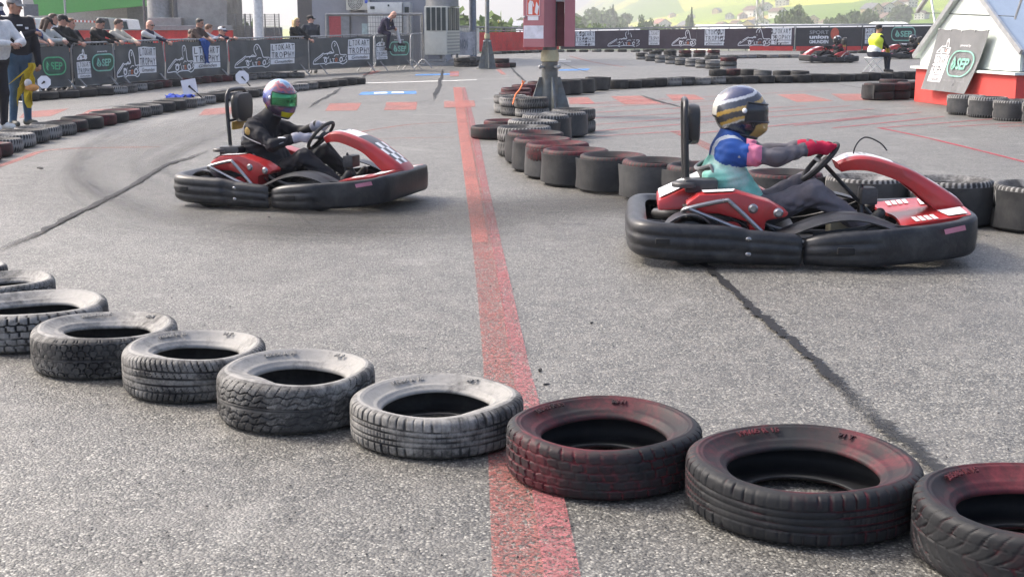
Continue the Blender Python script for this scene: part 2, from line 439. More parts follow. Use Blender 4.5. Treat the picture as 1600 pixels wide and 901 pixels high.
def line(px, w, material, z=.004, name='painted_line', jit=.03, seed=1, n=4):
    return band(name, [G(*p) for p in px], w, material, z, jit, seed, n)
# thin red hatching lines on the right
for i, (a, b) in enumerate([((905,163),(1300,141)),((905,170),(1120,158)),((905,178),(1190,162)),((915,186),(1260,166)),((925,196),(1330,166)),((925,206),(1365,171)),((1060,212),(1400,179)),((1240,197),(1440,176)),
                            ((1300,201),(1475,183)),((1372,201),(1560,186)),((1482,199),(1640,190)),((1560,199),(1680,195)),((930,214),(1090,204)),((1040,170),(1200,170))]):
    line([a, ((a[0]+b[0])/2, (a[1]+b[1])/2), b], .045, M_HATCH, .008, seed=i)
line([(1372,200),(1440,214),(1560,243),(1700,280)], .06, M_HATCH, .004)
line([(905,163),(960,162),(1040,164)], .05, M_HATCH, .004)
line([(560,207),(640,195),(720,191)], .05, M_REDF); line([(520,219),(640,216),(712,215)], .04, M_REDF)
line([(890,88),(925,97),(975,105)], .12, M_REDF); line([(778,108),(782,112),(788,117)], .14, M_REDF)
line([(-10,263),(40,246),(70,236),(130,232),(250,230)], .09, M_REDF); line([(572,117),(590,111)], .25, M_REDF)
# tar seams
line([(-40,408),(0,391),(60,366),(130,330),(200,295),(258,260),(300,246),(335,232)], [.05,.05,.05,.06,.06,.06,.05,.02], M_TAR, .012, 'tar_seam', .25, 3, 12)
line([(1075,385),(1100,412),(1140,450),(1180,488),(1220,520),(1262,556),(1300,592),(1345,640),(1380,672)], [.05,.06,.045,.055,.045,.05,.055,.065,.05], M_TAR, .012, 'tar_seam', .3, 4, 14)
line([(1350,644),(1390,676),(1425,700),(1462,735),(1500,770)], [.05,.075,.06,.05,.03], M_TARL, .016, 'tar_seam', .3, 5, 14)
line([(692,108),(689,122),(684,140),(676,160)], [.05,.09,.10,.05], M_TAR, .012, 'tar_seam', .25, 6, 6)
line([(536,136),(520,147),(497,159),(480,171)], [.05,.1,.07,.03], M_TARL, .012, 'tar_seam', .25, 7, 6)
line([(580,112),(572,118),(560,126)], [.06,.1,.04], M_TARL, .012, 'tar_seam', .25, 7, 4)
line([(797,105),(808,116),(822,129)], [.06,.09,.06], M_TAR, .012, 'tar_seam', .2, 8, 5)
line([(872,97),(900,108),(928,116)], [.05,.05,.05], M_TARL, .012, 'tar_seam', .1, 9, 5)
line([(1000,149),(1022,157),(1045,163),(1075,172)], [.06,.08,.05,.05], M_TAR, .012, 'tar_seam', .25, 10, 5)
line([(1285,130),(1320,134),(1360,141)], [.04,.04,.04], M_TARL, .012, 'tar_seam', .1, 10, 5)
line([(-20,244),(100,233),(300,227),(420,221)], .02, M_TARL, .012, 'tar_seam', .1, 11, 5)
line([(20,176),(150,170),(300,148),(420,128)], .04, M_TARL, .012, 'tar_seam', .1, 12, 5)
line([(470,162),(600,161),(700,159)], .025, M_TARL, .012, 'tar_seam', .1, 12, 5)
# racing line rubber and skid marks of the karts
line([(560,150),(430,172),(320,200),(215,240),(175,285),(240,325),(360,350),(520,362),(720,362),(950,358),(1300,372),(1700,392)], [1.2,1.6,1.9,2.2,2.4,2.2,2.0,1.8,1.6,1.5,1.4,1.4], M_RACE, .016, 'rubbered_track', 0, 1, 12)
_r = random.Random(5)
line([(330,352),(480,352),(700,335),(900,322),(1150,318)], [1.0,1.9,2.1,1.8,1.2], M_RACE2, .027, 'rubbered_track', 0, 1, 12)
for i in range(11):
    k = i/10; dx = _r.uniform(-40, 40); dy = _r.uniform(-8, 8); o_ = _r.uniform(-.55, 1)
    pts = [(400+o_*60+dx,165+o_*12+dy), (265+o_*85+dx,200+o_*16+dy), (165+o_*105,245+o_*10+dy), (165+o_*110,292-o_*10+dy), (290+o_*90+dx,338-o_*30+dy), (500+o_*60+dx,358-o_*38+dy), (780+dx,366-o_*42+dy)]
    a = _r.choice([0, 1, 1, 2]); b = _r.choice([5, 6, 7, 7])
    line(pts[a:b], _r.uniform(.07, .28), M_SKID, .028+.0012*i, 'skid_mark', .05, i, 9)
for i, (pts, w) in enumerate([([(1300,172),(1345,176),(1390,181)], .5), ([(1290,191),(1345,184),(1370,176)], .35), ([(1405,150),(1440,155),(1460,160)], .4), ([(960,270),(1000,262),(1040,258)], .3),
        ([(1090,100),(1200,104),(1330,103)], .9), ([(800,93),(920,92),(1000,96)], .8), ([(560,185),(640,172),(700,150)], .18), ([(640,122),(760,100),(840,92)], .8), ([(1000,118),(1200,110),(1400,107)], .7)]):
    line(pts, w, M_SKID if w < .3 else M_RACE, .062+.001*i, 'skid_mark', .05, i, 8)

# ------------------------------------------------------------------ tyres
def mat_tyre(name, paint, amount, tread_keep, dust_sheen=.25, rub=(.022,.022,.024), rough=.62, psc=5.5):
    """rubber with old paint; tread_keep > 0 keeps paint on the blocks, < 0 keeps it in the grooves"""
    m, nt, p = new_mat(name); tc = N(nt, 'ShaderNodeTexCoord'); oi = N(nt, 'ShaderNodeObjectInfo')
    off = N(nt, 'ShaderNodeVectorMath'); off.operation = 'MULTIPLY_ADD'; lk(nt, oi.outputs['Random'], off.inputs[0]); off.inputs[1].default_value = (37, 53, 71); lk(nt, tc.outputs['Object'], off.inputs[2])
    co = off.outputs[0]
    at_ = N(nt, 'ShaderNodeAttribute'); at_.attribute_name = 'block'
    n1 = noise(nt, psc, 9, .72, co, .8); n2 = noise(nt, 46, 5, .7, co); n3 = noise(nt, 2.2, 3, .5, co)
    k = val(nt, 'ADD', val(nt, 'MULTIPLY', n1.outputs[0], .75), val(nt, 'MULTIPLY', n2.outputs[0], .25))
    k = val(nt, 'ADD', k, val(nt, 'MULTIPLY', val(nt, 'SUBTRACT', n3.outputs[0], .5), .45))
    k = val(nt, 'ADD', k, val(nt, 'MULTIPLY', val(nt, 'SUBTRACT', val(nt, 'MAXIMUM', at_.outputs['Fac'], 0.0), .5), tread_keep))
    k = val(nt, 'ADD', k, val(nt, 'MULTIPLY', val(nt, 'MINIMUM', at_.outputs['Fac'], 0.0), 1.0))
    t = 1-amount
    f = ramp(nt, k, [(max(0, .30+.4*t-.13), 0.0), (.30+.4*t+.02, .72), (min(1, .30+.4*t+.15), 1.0)])
    pc = mixc(nt, n2.outputs[0], tuple(x*.72 for x in paint), tuple(min(1, x*1.25) for x in paint))
    nd = noise(nt, 11, 6, .65, co)
    base = mixc(nt, ramp(nt, nd.outputs[0], [(.42, 0.0), (.75, dust_sheen)]), rub, (.16,.155,.145))  # pale rubber tone: dust, plus the tyres' sheen put into the colour
    mid = mixc(nt, .55, base, tuple(x*.45 for x in paint))
    f2 = ramp(nt, k, [(max(0, .30+.4*t-.03), 0.0), (min(1, .30+.4*t+.16), 1.0)])
    c = mixc(nt, f2, mixc(nt, f, base, mid), pc)
    lk(nt, c, p.inputs['Base Color'])
    lk(nt, val(nt, 'MULTIPLY_ADD', nd.outputs[0], .25, rough-.12), p.inputs['Roughness']); p.inputs['Specular IOR Level'].default_value = .24
    lk(nt, bump(nt, n2.outputs[0], .22, .003), p.inputs['Normal'])
    MATS[name] = m; return m
MT = {'white': mat_tyre('old_white_paint_tyre', (.23,.227,.22), .47, .5, .3, (.016,.016,.017)), 'grey': mat_tyre('greyed_tyre', (.13,.128,.123), .42, .35, .25, (.016,.016,.017)), 'black': mat_tyre('black_tyre', (.06,.06,.059), .2, .1, .12, (.012,.012,.013)),
      'red': mat_tyre('red_painted_tyre', (.10,.014,.020), .55, .1, .12, (.013,.013,.014)), 'redblack': mat_tyre('worn_red_tyre', (.11,.016,.022), .30, -.25, .12, (.013,.013,.014))}
# near ones
MN = {'white': mat_tyre('near_white_tyre', (.25,.243,.228), .47, .55, .30, (.020,.020,.021), .6, 5.0), 'red': mat_tyre('near_red_tyre', (.115,.021,.028), .50, -.30, .10, (.012,.013,.015), .58, 3.4)}

def catmull(P, n):
    P = [Vector((a, b, 0)) for a, b in P]
    return [(p.x, p.y) for p in spline(P, n)]
def tyre_profile(R, W, rb, n=1):
    P = [(rb-.045, -.33*W), (rb-.02, -.42*W), (rb+.045, -.495*W), ((rb+R)*.5+.01, -.50*W), (R-.028, -.475*W), (R-.008, -.42*W), (R-.001, -.30*W), (R, 0), (R-.001, .30*W), (R-.008, .42*W), (R-.026, .475*W), ((rb+R)*.5+.012, .455*W), (rb+.045, .37*W), (rb+.014, .26*W), (rb, .19*W),
         (rb+.003, .12*W), (rb+.03, .20*W), (R-.05, .36*W), (R-.02, .28*W), (R-.016, 0), (R-.02, -.28*W), (R-.05, -.40*W), (rb+.01, -.36*W), (rb-.04, -.28*W)]
    if n == 1: return P
    return catmull(P+[P[0]], n)[:-1]
def pat_blocks(u, v):     # rib grooves with shoulder slots
    g = np.zeros_like(u)
    for c in (-.52, -.18, .18, .52): g = np.maximum(g, (np.abs(v-c) < .045).astype(float))
    s = (((u*74+np.abs(v)*1.2) % 1) < .16) & (np.abs(v) > .56); g = np.maximum(g, s*1.0)
    s = (((u*74+.35+v*1.5) % 1) < .12) & (np.abs(v) > .2) & (np.abs(v) < .5); return np.maximum(g, s*.8)
def pat_vee(u, v):        # swept winter tread with fine cuts
    g = (((u*44-np.abs(v)*2.0-.25*np.sin(v*5)) % 1) < .18)*1.0
    g = np.maximum(g, (np.abs(v) < .035)*1.0); g = np.maximum(g, ((np.abs(np.abs(v)-.55) < .035) & (((u*44) % 1) < .7))*1.0)
    return np.maximum(g, ((((u*220) % 1) < .18) & (np.abs(v) > .15))*.30)
def pat_wave(u, v):       # wavy ribs with slanted sipes
    g = np.zeros_like(u)
    for c, a in ((-.62,.05), (-.3,.06), (0,.012), (.1,.012), (.35,.06), (.66,.05)): g = np.maximum(g, (np.abs(v-c-a*np.sin(u*2*np.pi*30)) < .03)*1.0)
    return np.maximum(g, ((((u*52-v*1.6) % 1) < .09) & (np.abs(v) > .12))*.8)
def pat_scale(u, v):      # rounded scale-like blocks
    w = v*3.2; r = np.floor(w+100); uu = (u*40+.5*(r % 2)) % 1-.5; vv = (w % 1)-.25
    g = (np.abs(uu*uu*2.6+vv*vv*1.3-.36) < .085)*1.0
    return np.maximum(g, (np.abs(v) < .03)*1.0)
def pat_square(u, v):     # staggered square blocks
    g = np.zeros_like(u)
    for c in (-.58, -.2, .2, .58): g = np.maximum(g, (np.abs(v-c-.02*np.sign(np.sin(u*2*np.pi*40))) < .04)*1.0)
    ph = np.where(np.abs(v) > .58, 0, np.where(v > .2, .33, np.where(v < -.2, .66, .15)))
    return np.maximum(g, (((u*46+ph+v*.35) % 1) < .15)*1.0)
def pat_rib(u, v):        # fine straight ribs, shallow cuts
    g = np.zeros_like(u)
    for c in (-.45, -.15, .15, .45): g = np.maximum(g, (np.abs(v-c) < .04)*1.0)
    g = np.maximum(g, ((((u*120) % 1) < .22) & (np.abs(v) < .42))*.35)
    return np.maximum(g, (((u*60) % 1 < .17) & (np.abs(v) > .5))*.9)
def near_tyre(name, material, R, W, rb, pattern, seed, sag=(0, 0, 0), dip=None, nu=460, depth=.0075, oval=.02, top_=1.0, side_=.5):
    rnd = random.Random(seed); prof = np.array(tyre_profile(R, W, rb, 1))
    # fine resampling of tread, coarser elsewhere
    fine = []
    P = [Vector((a, b, 0)) for a, b in prof]; Sp = spline(P+[P[0]], 16)[:-1]
    for i, q in enumerate(Sp):
        seg = i//16
        if 4 <= seg <= 9: fine.append((q.x, q.y, 1, 0))
        elif i % 3 == 0: fine.append((q.x, q.y, 0, 1 if seg >= 15 else 0))
    pr = np.array(fine); nv = len(pr); inn = pr[:, 3] > 0
    u = np.arange(nu)/nu
    U, _ = np.meshgrid(u, np.arange(nv), indexing='ij'); r = np.tile(pr[:, 0], (nu, 1)); z = np.tile(pr[:, 1], (nu, 1))
    v = z/(.43*W); outer = np.tile(pr[:, 2] > 0, (nu, 1)) & (r > R-.03)
    g = pattern(U, v)*outer*np.clip((1.12-np.abs(v))/.1, 0, 1)
    wear = np.clip(.55+.5*np.sin(U*2*np.pi*3+seed)+.35*np.sin(U*2*np.pi*7+v*2.2+seed*2)+.25*np.sin(U*2*np.pi*17+v*5), .22, 1.0)
    g = g*wear
    r = r-g*depth
    # rings on the sidewall
    sw = (r < R-.03) & (np.abs(z) > .15*W) & (r > rb+.008)
    ring = (np.abs(r-(rb+.018)) < .004)*1.0+(np.abs(r-(rb+.075)) < .003)*.6+(np.abs(r-(R-.045)) < .003)*.6
    z = z+np.sign(z)*ring*.003*sw
    th = U*2*np.pi
    wgt = np.clip((R-r)/(R-rb), 0, 1.05)**1.15*np.where(z > -.1*W, 1, .0)
    if sag[1]:
        d = (th-sag[0]+np.pi) % (2*np.pi)-np.pi; b = np.exp(-(d/sag[2])**2)
        r = r-b*wgt*sag[1]*.60; z = z+b*wgt*sag[1]*.55
    if dip:
        d = (th-dip[0]+np.pi) % (2*np.pi)-np.pi; b = np.exp(-(d/dip[2])**2); z = z-b*wgt*dip[1]
    rr = r*(1+oval*np.cos(2*(th-rnd.uniform(0, 6)))+.004*np.sin(5*th+seed))
    lum = .004*np.sin(3*th+seed)*(z > 0)
    V = np.stack([rr*np.cos(th), rr*np.sin(th), z+W/2+lum], -1).reshape(-1, 3)
    ii = np.arange(nu)[:, None]*nv; jj = np.arange(nv)[None, :]; i2 = ((np.arange(nu)+1) % nu)[:, None]*nv; j2 = ((np.arange(nv)+1) % nv)[None, :]
    F = np.stack([ii+jj, i2+jj, i2+j2, ii+j2], -1).reshape(-1, 4)
    V[:, 2] -= V[:, 2].min()
    return np_mesh(name, V, F, material, angle=55, attrs={'block': np.where(np.tile(inn, (nu, 1)), -1.6, np.where(outer, (1-g)*top_, side_)).ravel()})
def side_text(parent, body, R, th0, W, size, material, name='size_lettering', rise=.0012, fwd=1, blk=.8):
    """raised lettering bent round the upper sidewall"""
    m = MB(); V, F = text_shape(body, .012); w = size*len(body)*.62
    def pt(u, v, h):
        th = th0-fwd*(u-.5)*w/R; r = R+(v-.5)*size
        return (r*math.cos(th), r*math.sin(th), W*.955-(.5-v)*size*.35+h)
    b = len(V); top = [pt(u, v, rise) for u, v in V]; bot = [pt(u, v, -.004) for u, v in V]
    cnt = {}
    for f in F:
        for a, c in zip(f, f[1:]+f[:1]): cnt[(a, c)] = 1
    rim = [(a, c) for (a, c) in cnt if (c, a) not in cnt]
    m.add(top+bot, [tuple(f) for f in F]+[(c, a, a+b, c+b) for a, c in rim])
    o = m.build(name, material, parent, smooth=False); a = o.data.attributes.new('block', 'FLOAT', 'POINT'); a.data.foreach_set('value', [blk]*len(o.data.vertices)); return o
def small_tyre(kind, R, W, rb, seed, nu=44):
    rnd = random.Random(seed); pr = tyre_profile(R, W, rb, 1); P = len(pr); th = np.arange(nu*2)/(nu*2)*2*np.pi; V = []; blk = []
    a0 = rnd.uniform(0, 6.28); sg = rnd.uniform(0, .03)
    nu2 = nu*2
    for i, t in enumerate(th):
        d = (t-a0+np.pi) % (2*np.pi)-np.pi; b = math.exp(-(d/.8)**2)
        for j, (r, z) in enumerate(pr):
            w = max(0, (R-r)/(R-rb)) if z > 0 else 0
            notch = .006 if (j in (5, 6, 8, 9) and i % 2) else 0
            rr = (r-notch)*(1+.015*math.cos(2*(t-a0)))-b*w*sg
            V.append((rr*math.cos(t), rr*math.sin(t), z+W/2+b*w*sg*.5)); blk.append(-1.6 if j > 15 else (0.0 if notch else (1.0 if 5 <= j <= 9 else .5)))
    V = np.array(V)
    ii = np.arange(nu2)[:, None]*P; jj = np.arange(P)[None, :]; i2 = ((np.arange(nu2)+1) % nu2)[:, None]*P; j2 = ((np.arange(P)+1) % P)[None, :]
    F = np.stack([ii+jj, i2+jj, i2+j2, ii+j2], -1).reshape(-1, 4); V[:, 2] -= V[:, 2].min()
    return np_mesh('tyre', V, F, MT[kind], angle=60, attrs={'block': blk})
_pool = {}
def tyre(kind, p, label, group, z=0.0, k=1.0, tilt=0.0, kz=1.0):
    key = (kind, int(p[0]*7+p[1]*13) % 3)
    if key not in _pool: o = _pool[key] = small_tyre(kind, .293, .158, .19, len(_pool)*3+1)
    else:
        o = _pool[key].copy(); COL.objects.link(o)
    o.location = (p[0], p[1], z); o.rotation_euler = (random.uniform(-tilt, tilt), random.uniform(-tilt, tilt), random.uniform(0, 6.28)); o.scale = (k, k, k*kz*random.uniform(.95, 1.06))
    return tag(o, label, 'tyre', group)
CN = {'white': 'whitewashed', 'grey': 'dusty grey', 'black': 'black', 'red': 'dark red', 'redblack': 'black and red'}
M_BELT = mat('conveyor_belt_rubber', (.026,.027,.029), .5, var=.25, scale=5, dirt=(.08,.078,.073), dirt_amt=.5, bmp=.3, bscale=9, dscale=6, spec=.25)
M_BELT2 = mat('conveyor_belt_rubber_grey', (.045,.046,.048), .52, var=.25, scale=5, dirt=(.11,.108,.10), dirt_amt=.5, bmp=.3, bscale=9, dscale=6, spec=.25)
def belt(p, ang, span, z0, z1, label, group, R=.301, flare=.02, material=None, seed=0):
    rnd = random.Random(seed); rows = []; n = 26
    for k in range(4):
        zz = z0+(z1-z0)*k/3; row = []
        for i in range(n+1):
            t = i/n*2-1; a = ang+t*span/2; e = max(0, abs(t)-.72)/.28
            rr = R+flare*e*e*(1.4 if t > 0 else .7)+.004*math.sin(a*5+seed)+.006*math.sin(k*1.3+t*3+seed)
            row.append((rr*math.cos(a), rr*math.sin(a), zz))
        rows.append(row)
    m = MB(); m.grid(rows); o = m.build('rubber_belt', material or M_BELT, solid=-.007, angle=50); o.location = (p[0], p[1], 0)
    return tag(o, label, 'rubber belt', group)
# ------------------------------------------------------------------ near row of tyres
NEAR = [  # x0,x1,front bottom y, material, pattern, sag(angle from camera-left, amount, width), W, wording
 (-118, 12, 478, 'white', pat_vee, (4.2,.04,1.0), .16, 'worn grey tyre mostly cut off by the left frame edge'),
 (-72, 86, 503, 'white', pat_wave, (4.4,.04,1.0), .16, 'pale worn tyre half cut off at the left edge of the front row'),
 (-60, 166, 551, 'white', pat_square, (4.15,.055,1.0), .168, 'chunky blocked tread tyre with grey paint near the left end of the front row'),
 (55, 278, 594, 'white', pat_scale, (4.0,.065,1.0), .165, 'whitewashed tyre with scale-like tread and a sagging sidewall in the front row'),
 (195, 417, 634, 'white', pat_blocks, (4.0,.06,.95), .168, 'whitewashed tyre with square shoulder blocks beside the wavy tread tyre in front row'),
 (342, 588, 683, 'white', pat_wave, (3.95,.07,1.0), .178, 'grey painted tyre with wavy rib tread in the middle of the front row'),
 (549, 817, 722, 'white', pat_rib, (5.35,.035,.8), .146, 'palest whitewashed tyre touching the red line and the first black and red tyre'),
 (792, 1094, 786, 'red', pat_square, (0,0,0), .165, 'black tyre with red paint patches standing on the red ground line'),
 (1072, 1431, 851, 'red', pat_rib, (0,0,0), .160, 'large dark red and black tyre beside the tar seam in the front row'),
 (1430, 1800, 945, 'red', pat_vee, (0,0,0), .18, 'dark red tyre with swept tread cut off by the right edge of frame'),
]
GN = 'tyres of the front row'
for i, (x0, x1, yb, kind, pt, sag, W, lab) in enumerate(NEAR):
    R = .305; cx = (x0+x1)/2; cy = yb-30
    for _ in range(12):   # centre whose foot circle shows its front at yb
        c = G(cx, cy); f = c-Vector((c.x, c.y, 0)).normalized()*(R-.02)
        cy += yb-proj(f)[1]
    sc = (x1-x0)/ (2*R*ppm((c.x, c.y, W*.6)))
    o = near_tyre('tyre', MN[kind], R, W, R-.108 if kind == 'red' else R-.112, pt, i+3, sag, oval=.012, nu=460 if i > 2 else 300, dip=((4.7, .012, 1.2) if kind == 'white' else (4.6, .006, 1.0)), top_=(.55 if kind == 'white' else .84), side_=(.78 if kind == 'white' else .44))
    o.location = (c.x, c.y, .001); o.rotation_euler = (0, 0, 0); o.scale = (sc, sc, 1.0)
    tag(o, lab, 'tyre', GN)
    if i >= 3:
        st = {'white': MN['white'], 'red': MN['red']}[kind]
        t0 = [2.0, 2.2, 2.0, 2.1, 2.35, 1.9, 2.15, 2.2][i-3]
        side_text(o, ['185/60 R 15','195/65 R 15','205/55 R 16','195/65 R 15','185/65 R 15','195/65 R 15','205/60 R 15','195/65 R 15'][i-3], R-.062, t0, W*1.0, .019, st, blk=(.86 if kind == 'white' else .5))
        side_text(o, ['82 H','91 T','91 V','88 T','88 H','91 T','89 Q','91 H'][i-3], R-.062, t0-1.05, W*1.0, .019, st, blk=(.86 if kind == 'white' else .5))
# ------------------------------------------------------------------ rows of single tyres
def tyre_row(px, step, kinds, rowname, group, start=0.0, z=0.0, k=1.0, jitter=.02, seed=1, kz=1.0):
    rnd = random.Random(seed); pts = walk(spline([G(*p) for p in px], 8), step, start)
    for i, p in enumerate(pts):
        kind = kinds(i) if callable(kinds) else kinds[i % len(kinds)]
        tyre(kind, (p.x+rnd.uniform(-jitter, jitter), p.y+rnd.uniform(-jitter, jitter)), f'{CN[kind]} tyre, {ORD[i]} from the near end of {rowname}', group, z, k*rnd.uniform(.96, 1.03), .03, kz)
    return pts
A_K = ['red','red','red','white','white','grey','white','grey','redblack','black','red','black','red','grey','grey','black','black','grey','white','white','black','grey','grey','black','grey','white','grey','white','white','grey','black','black','black','black','black']
rowA = tyre_row([(-60,262),(-12,240),(40,222),(95,208),(150,196),(205,183),(258,173),(310,163),(355,156),(400,150),(450,143),(505,136.5),(556,131)], .57, A_K, 'the left inner row', 'tyres of the left inner row')
B_K = ['black','black','black','black','black','white','grey','white','black','redblack','red','black','red','redblack','red','red','red','black','grey','grey','grey','grey','grey','black','grey','black','grey','black','grey','black']
rowB = tyre_row([(38,158),(75,155),(130,151),(190,145),(240,138),(300,131.5),(350,127),(400,124),(450,122),(487,121)], .57, B_K, 'the row along the barriers', 'tyres along the advertising barriers')
C_K = ['black','black','black','black','black','white','white','white','white','black','black','black','black','black','black','black','black','black','black','black']
rowC = tyre_row([(966,139),(1010,136.5),(1068,133.5),(1134,131.5),(1200,130),(1260,129),(1330,127),(1400,124.5),(1440,123)], .50, ['black','black','black','black','white','grey','white','white','black','black','black','black','black','black','black','black','black','black'], 'the row reaching the red shed', 'tyres of the row to the red shed', k=.86, kz=1.45)
tyre_row([(1122,119),(1150,118.5),(1185,120),(1220,121),(1255,122)], .56, ['black','red','black','grey','black'], 'the short second row', 'tyres of the short second row', k=.86, kz=1.45)
tyre_row([(1112,92.5),(1140,92),(1180,91),(1230,90.5),(1270,90)], .62, ['grey','white','grey','white','white'], 'the far pale row', 'tyres of the far pale row')
tyre_row([(776,85),(810,83.5),(860,82),(920,81.5),(1000,81.5),(1060,81)], .72, ['grey','black','black','grey','black','black'], 'the far row at the fence foot', 'tyres at the far fence foot', k=.9)
tyre_row([(1260,85),(1310,84),(1370,83),(1430,82)], .9, ['black','grey','black'], 'the row behind the far kart', 'tyres behind the far kart')
# ------------------------------------------------------------------ stacks, some with a belt round them
def stack(px, py, kinds, rowname, group, n, belt_ang=None, span=2.9, k=1.0, grey=False, bz=(.03, .285), flare=.02):
    p = G(px, py); H = .160*k
    for j, kd in enumerate(kinds):
        pos = ['bottom', 'upper', 'top'][j] if len(kinds) > 2 else (['bottom', 'top'][j] if len(kinds) == 2 else 'single')
        tyre(kd, (p.x+random.uniform(-.01, .01), p.y+random.uniform(-.01, .01)), f'{pos} {CN[kd]} tyre, {ORD[n]} stack {rowname}', group, j*H, k*random.uniform(.98, 1.02), .02)
    if belt_ang is not None:
        belt(p, belt_ang, span, bz[0], bz[1], f'rubber belt round the {ORD[n]} stack {rowname}', 'rubber belts round tyre stacks', .301*k, flare, M_BELT2 if grey else M_BELT, n+3)
G1 = 'tyre stacks between the karts'; n1 = 'from the far end of the middle wall'
mid = [(897,206,['grey','grey'],None),(880,213,['black','white'],-1.3),(853,220,['black','white'],-1.2),(833,229,['black','white'],-1.4),(819,243,['grey','white'],None),(835,254,['black','redblack'],-2.2),(849,266,['black','red'],-2.2),(872,277,['black','red'],-2.1),
       (900,288,['black','red'],-2.0),(957,298,['black','redblack'],-1.9),(1026,310,['black','redblack'],-1.8),(1097,320,['black','redblack'],-1.75),(1222,331,['black','redblack'],-1.7),(1350,340,['grey','white'],-1.6),(1484,348,['black','white'],-1.6),(1616,358,['black','white'],-1.6)]
for i, (x, y, kd, ba) in enumerate(mid): stack(x, y, kd, n1, G1, i, ba, 2.7, grey=(i % 3 == 1), flare=.03 if i in (7, 11) else .012)
G2 = 'tyre stacks behind the red cabinet post'; n2 = 'from the front behind the cabinet post'
for i, (x, y, kd, ba) in enumerate([(831,182.5,['white','grey'],None),(807,180,['grey','white'],None),(797,176,['white','white'],None),(805,171,['red','red'],None),(806,163,['red','red'],None),(822,156,['red','red'],None),(846,151,['red','red'],None),
        (868,148.5,['black','black'],-1.3),(888,147.5,['black','black'],-1.2),(909,145,['black','black'],-1.1),(932,141,['black','black'],-1.2)]): stack(x, y, kd, n2, G2, i, ba, 2.2, k=.93)
tyre('redblack', G(771,216), 'lone black tyre with a red stripe, left of the middle tyre wall', 'single tyres beside the red cabinet post')
tyre('red', G(789,205), 'lone dark red tyre half hidden behind the black striped tyre', 'single tyres beside the red cabinet post')
for i, (x, y, nn) in enumerate([(1003,93,2),(1018,95.5,2),(1034,98,2),(1050,100,2),(1066,102,2),(1082,104,2),(1098,106,2),(1114,107.5,2),(1138,110.5,3)]):
    stack(x, y, ['white','grey','red'][:nn] if nn == 3 else [['white','grey'],['grey','white'],['white','white']][i % 3], 'of the pale tyre wall at the far chicane', 'tyre stacks of the far chicane', i, k=.9)
for i, (x, y) in enumerate([(1024,90.5),(1047,90),(1070,89.5),(1093,89),(1115,88.5)]):
    stack(x, y, ['black', 'black' if i < 2 else 'red'], 'of the black wall behind the pale chicane', 'tyre stacks behind the far chicane', i)
n3 = 'beside the red shed base'
for i, (x, y, ba, kd) in enumerate([(1372,156,3.5,['redblack','redblack']),(1398,155,None,['redblack','red']),(1424,153,None,['black','redblack']),(1395,148,None,['red','redblack'])]): stack(x, y, kd, 'left of the red shed base', 'tyre stacks left of the red shed', i, ba, 1.4)
for i, (x, y) in enumerate([(1509,179),(1543,183),(1582,188),(1628,194),(1680,200)]): stack(x, y, ['white','white'], 'under the grey banner of the red shed', 'tyre stacks under the grey banner', i, -1.65+.02*i, 2.8, bz=(.045,.265), grey=True)
for i, (x, y, kd) in enumerate([(743,103,['grey','grey']),(733,104,['black','grey']),(722,104.5,['black','black'])]): stack(x, y, kd, 'between the chiller unit and the lamp post', 'tyre stacks beside the chiller unit', i)
stack(783,106,['red','redblack'], 'right of the slim lamp post', 'tyre stacks beside the slim lamp post', 0)
tyre('redblack', G(793,105.5), 'lone black tyre at the right of the slim lamp post', 'tyre stacks beside the slim lamp post')
# ------------------------------------------------------------------ land beyond the yard
def sstep(a, b, x): t = min(1, max(0, (x-a)/(b-a))); return t*t*(3-2*t)
def ter(x, y):
    k = .05+.95*sstep(20, 330, x-.02*y)
    h = -10+k*(62*sstep(330, 1500, y)+120*sstep(1300, 3600, y))
    return h+2.2*math.sin(x*.011+y*.006)*sstep(250, 600, y)+4*math.sin(x*.004-y*.003+1)*sstep(500, 1200, y)
def T(px, py):
    d = ray(px, py); d = d/d.y; y = 70.0
    while y < 6000:
        p = Vector((d.x*y, y, CAM_H+d.z*y))
        if p.z <= ter(p.x, y): return Vector((p.x, y, ter(p.x, y)))
        y += 6
    return Vector((d.x*3500, 3500, ter(d.x*3500, 3500)))
def mat_fields():
    m, nt, p = new_mat('fields'); co = objco(nt)
    mp = N(nt, 'ShaderNodeMapping'); lk(nt, co, mp.inputs[0]); mp.inputs['Scale'].default_value = (.012, .0042, 0); mp.inputs['Rotation'].default_value = (0, 0, .3)
    v = N(nt, 'ShaderNodeTexVoronoi'); v.inputs['Scale'].default_value = 1; lk(nt, mp.outputs[0], v.inputs['Vector'])
    s = N(nt, 'ShaderNodeSeparateColor'); lk(nt, v.outputs['Color'], s.inputs[0])
    c = ramp(nt, s.outputs[0], [(0, (.16,.25,.03)), (.25, (.36,.43,.04)), (.5, (.50,.50,.055)), (.72, (.28,.37,.045)), (.88, (.48,.33,.10)), (1, (.44,.47,.06))], 'CONSTANT')
    n1 = noise(nt, .05, 6, .6, co); c = mixc(nt, ramp(nt, n1.outputs[0], [(.35, 0.0), (.7, .5)]), c, (.10,.15,.03))
    lk(nt, c, p.inputs['Base Color']); p.inputs['Roughness'].default_value = .9; p.inputs['Specular IOR Level'].default_value = .1
    return m
m = MB(); xs = [-2600,-1600,-900,-500]+[-300+40*i for i in range(36)]+[1250,1600,2400,3600]; ys = [-60,0,60,110,160,220,280,340,400]+[460+70*i for i in range(24)]+[2300,2700,3200,3800,4500]
m.grid([[(x, y, ter(x, y)) for x in xs] for y in ys])
tag(m.build('hillside_terrain', mat_fields()), kind='structure')

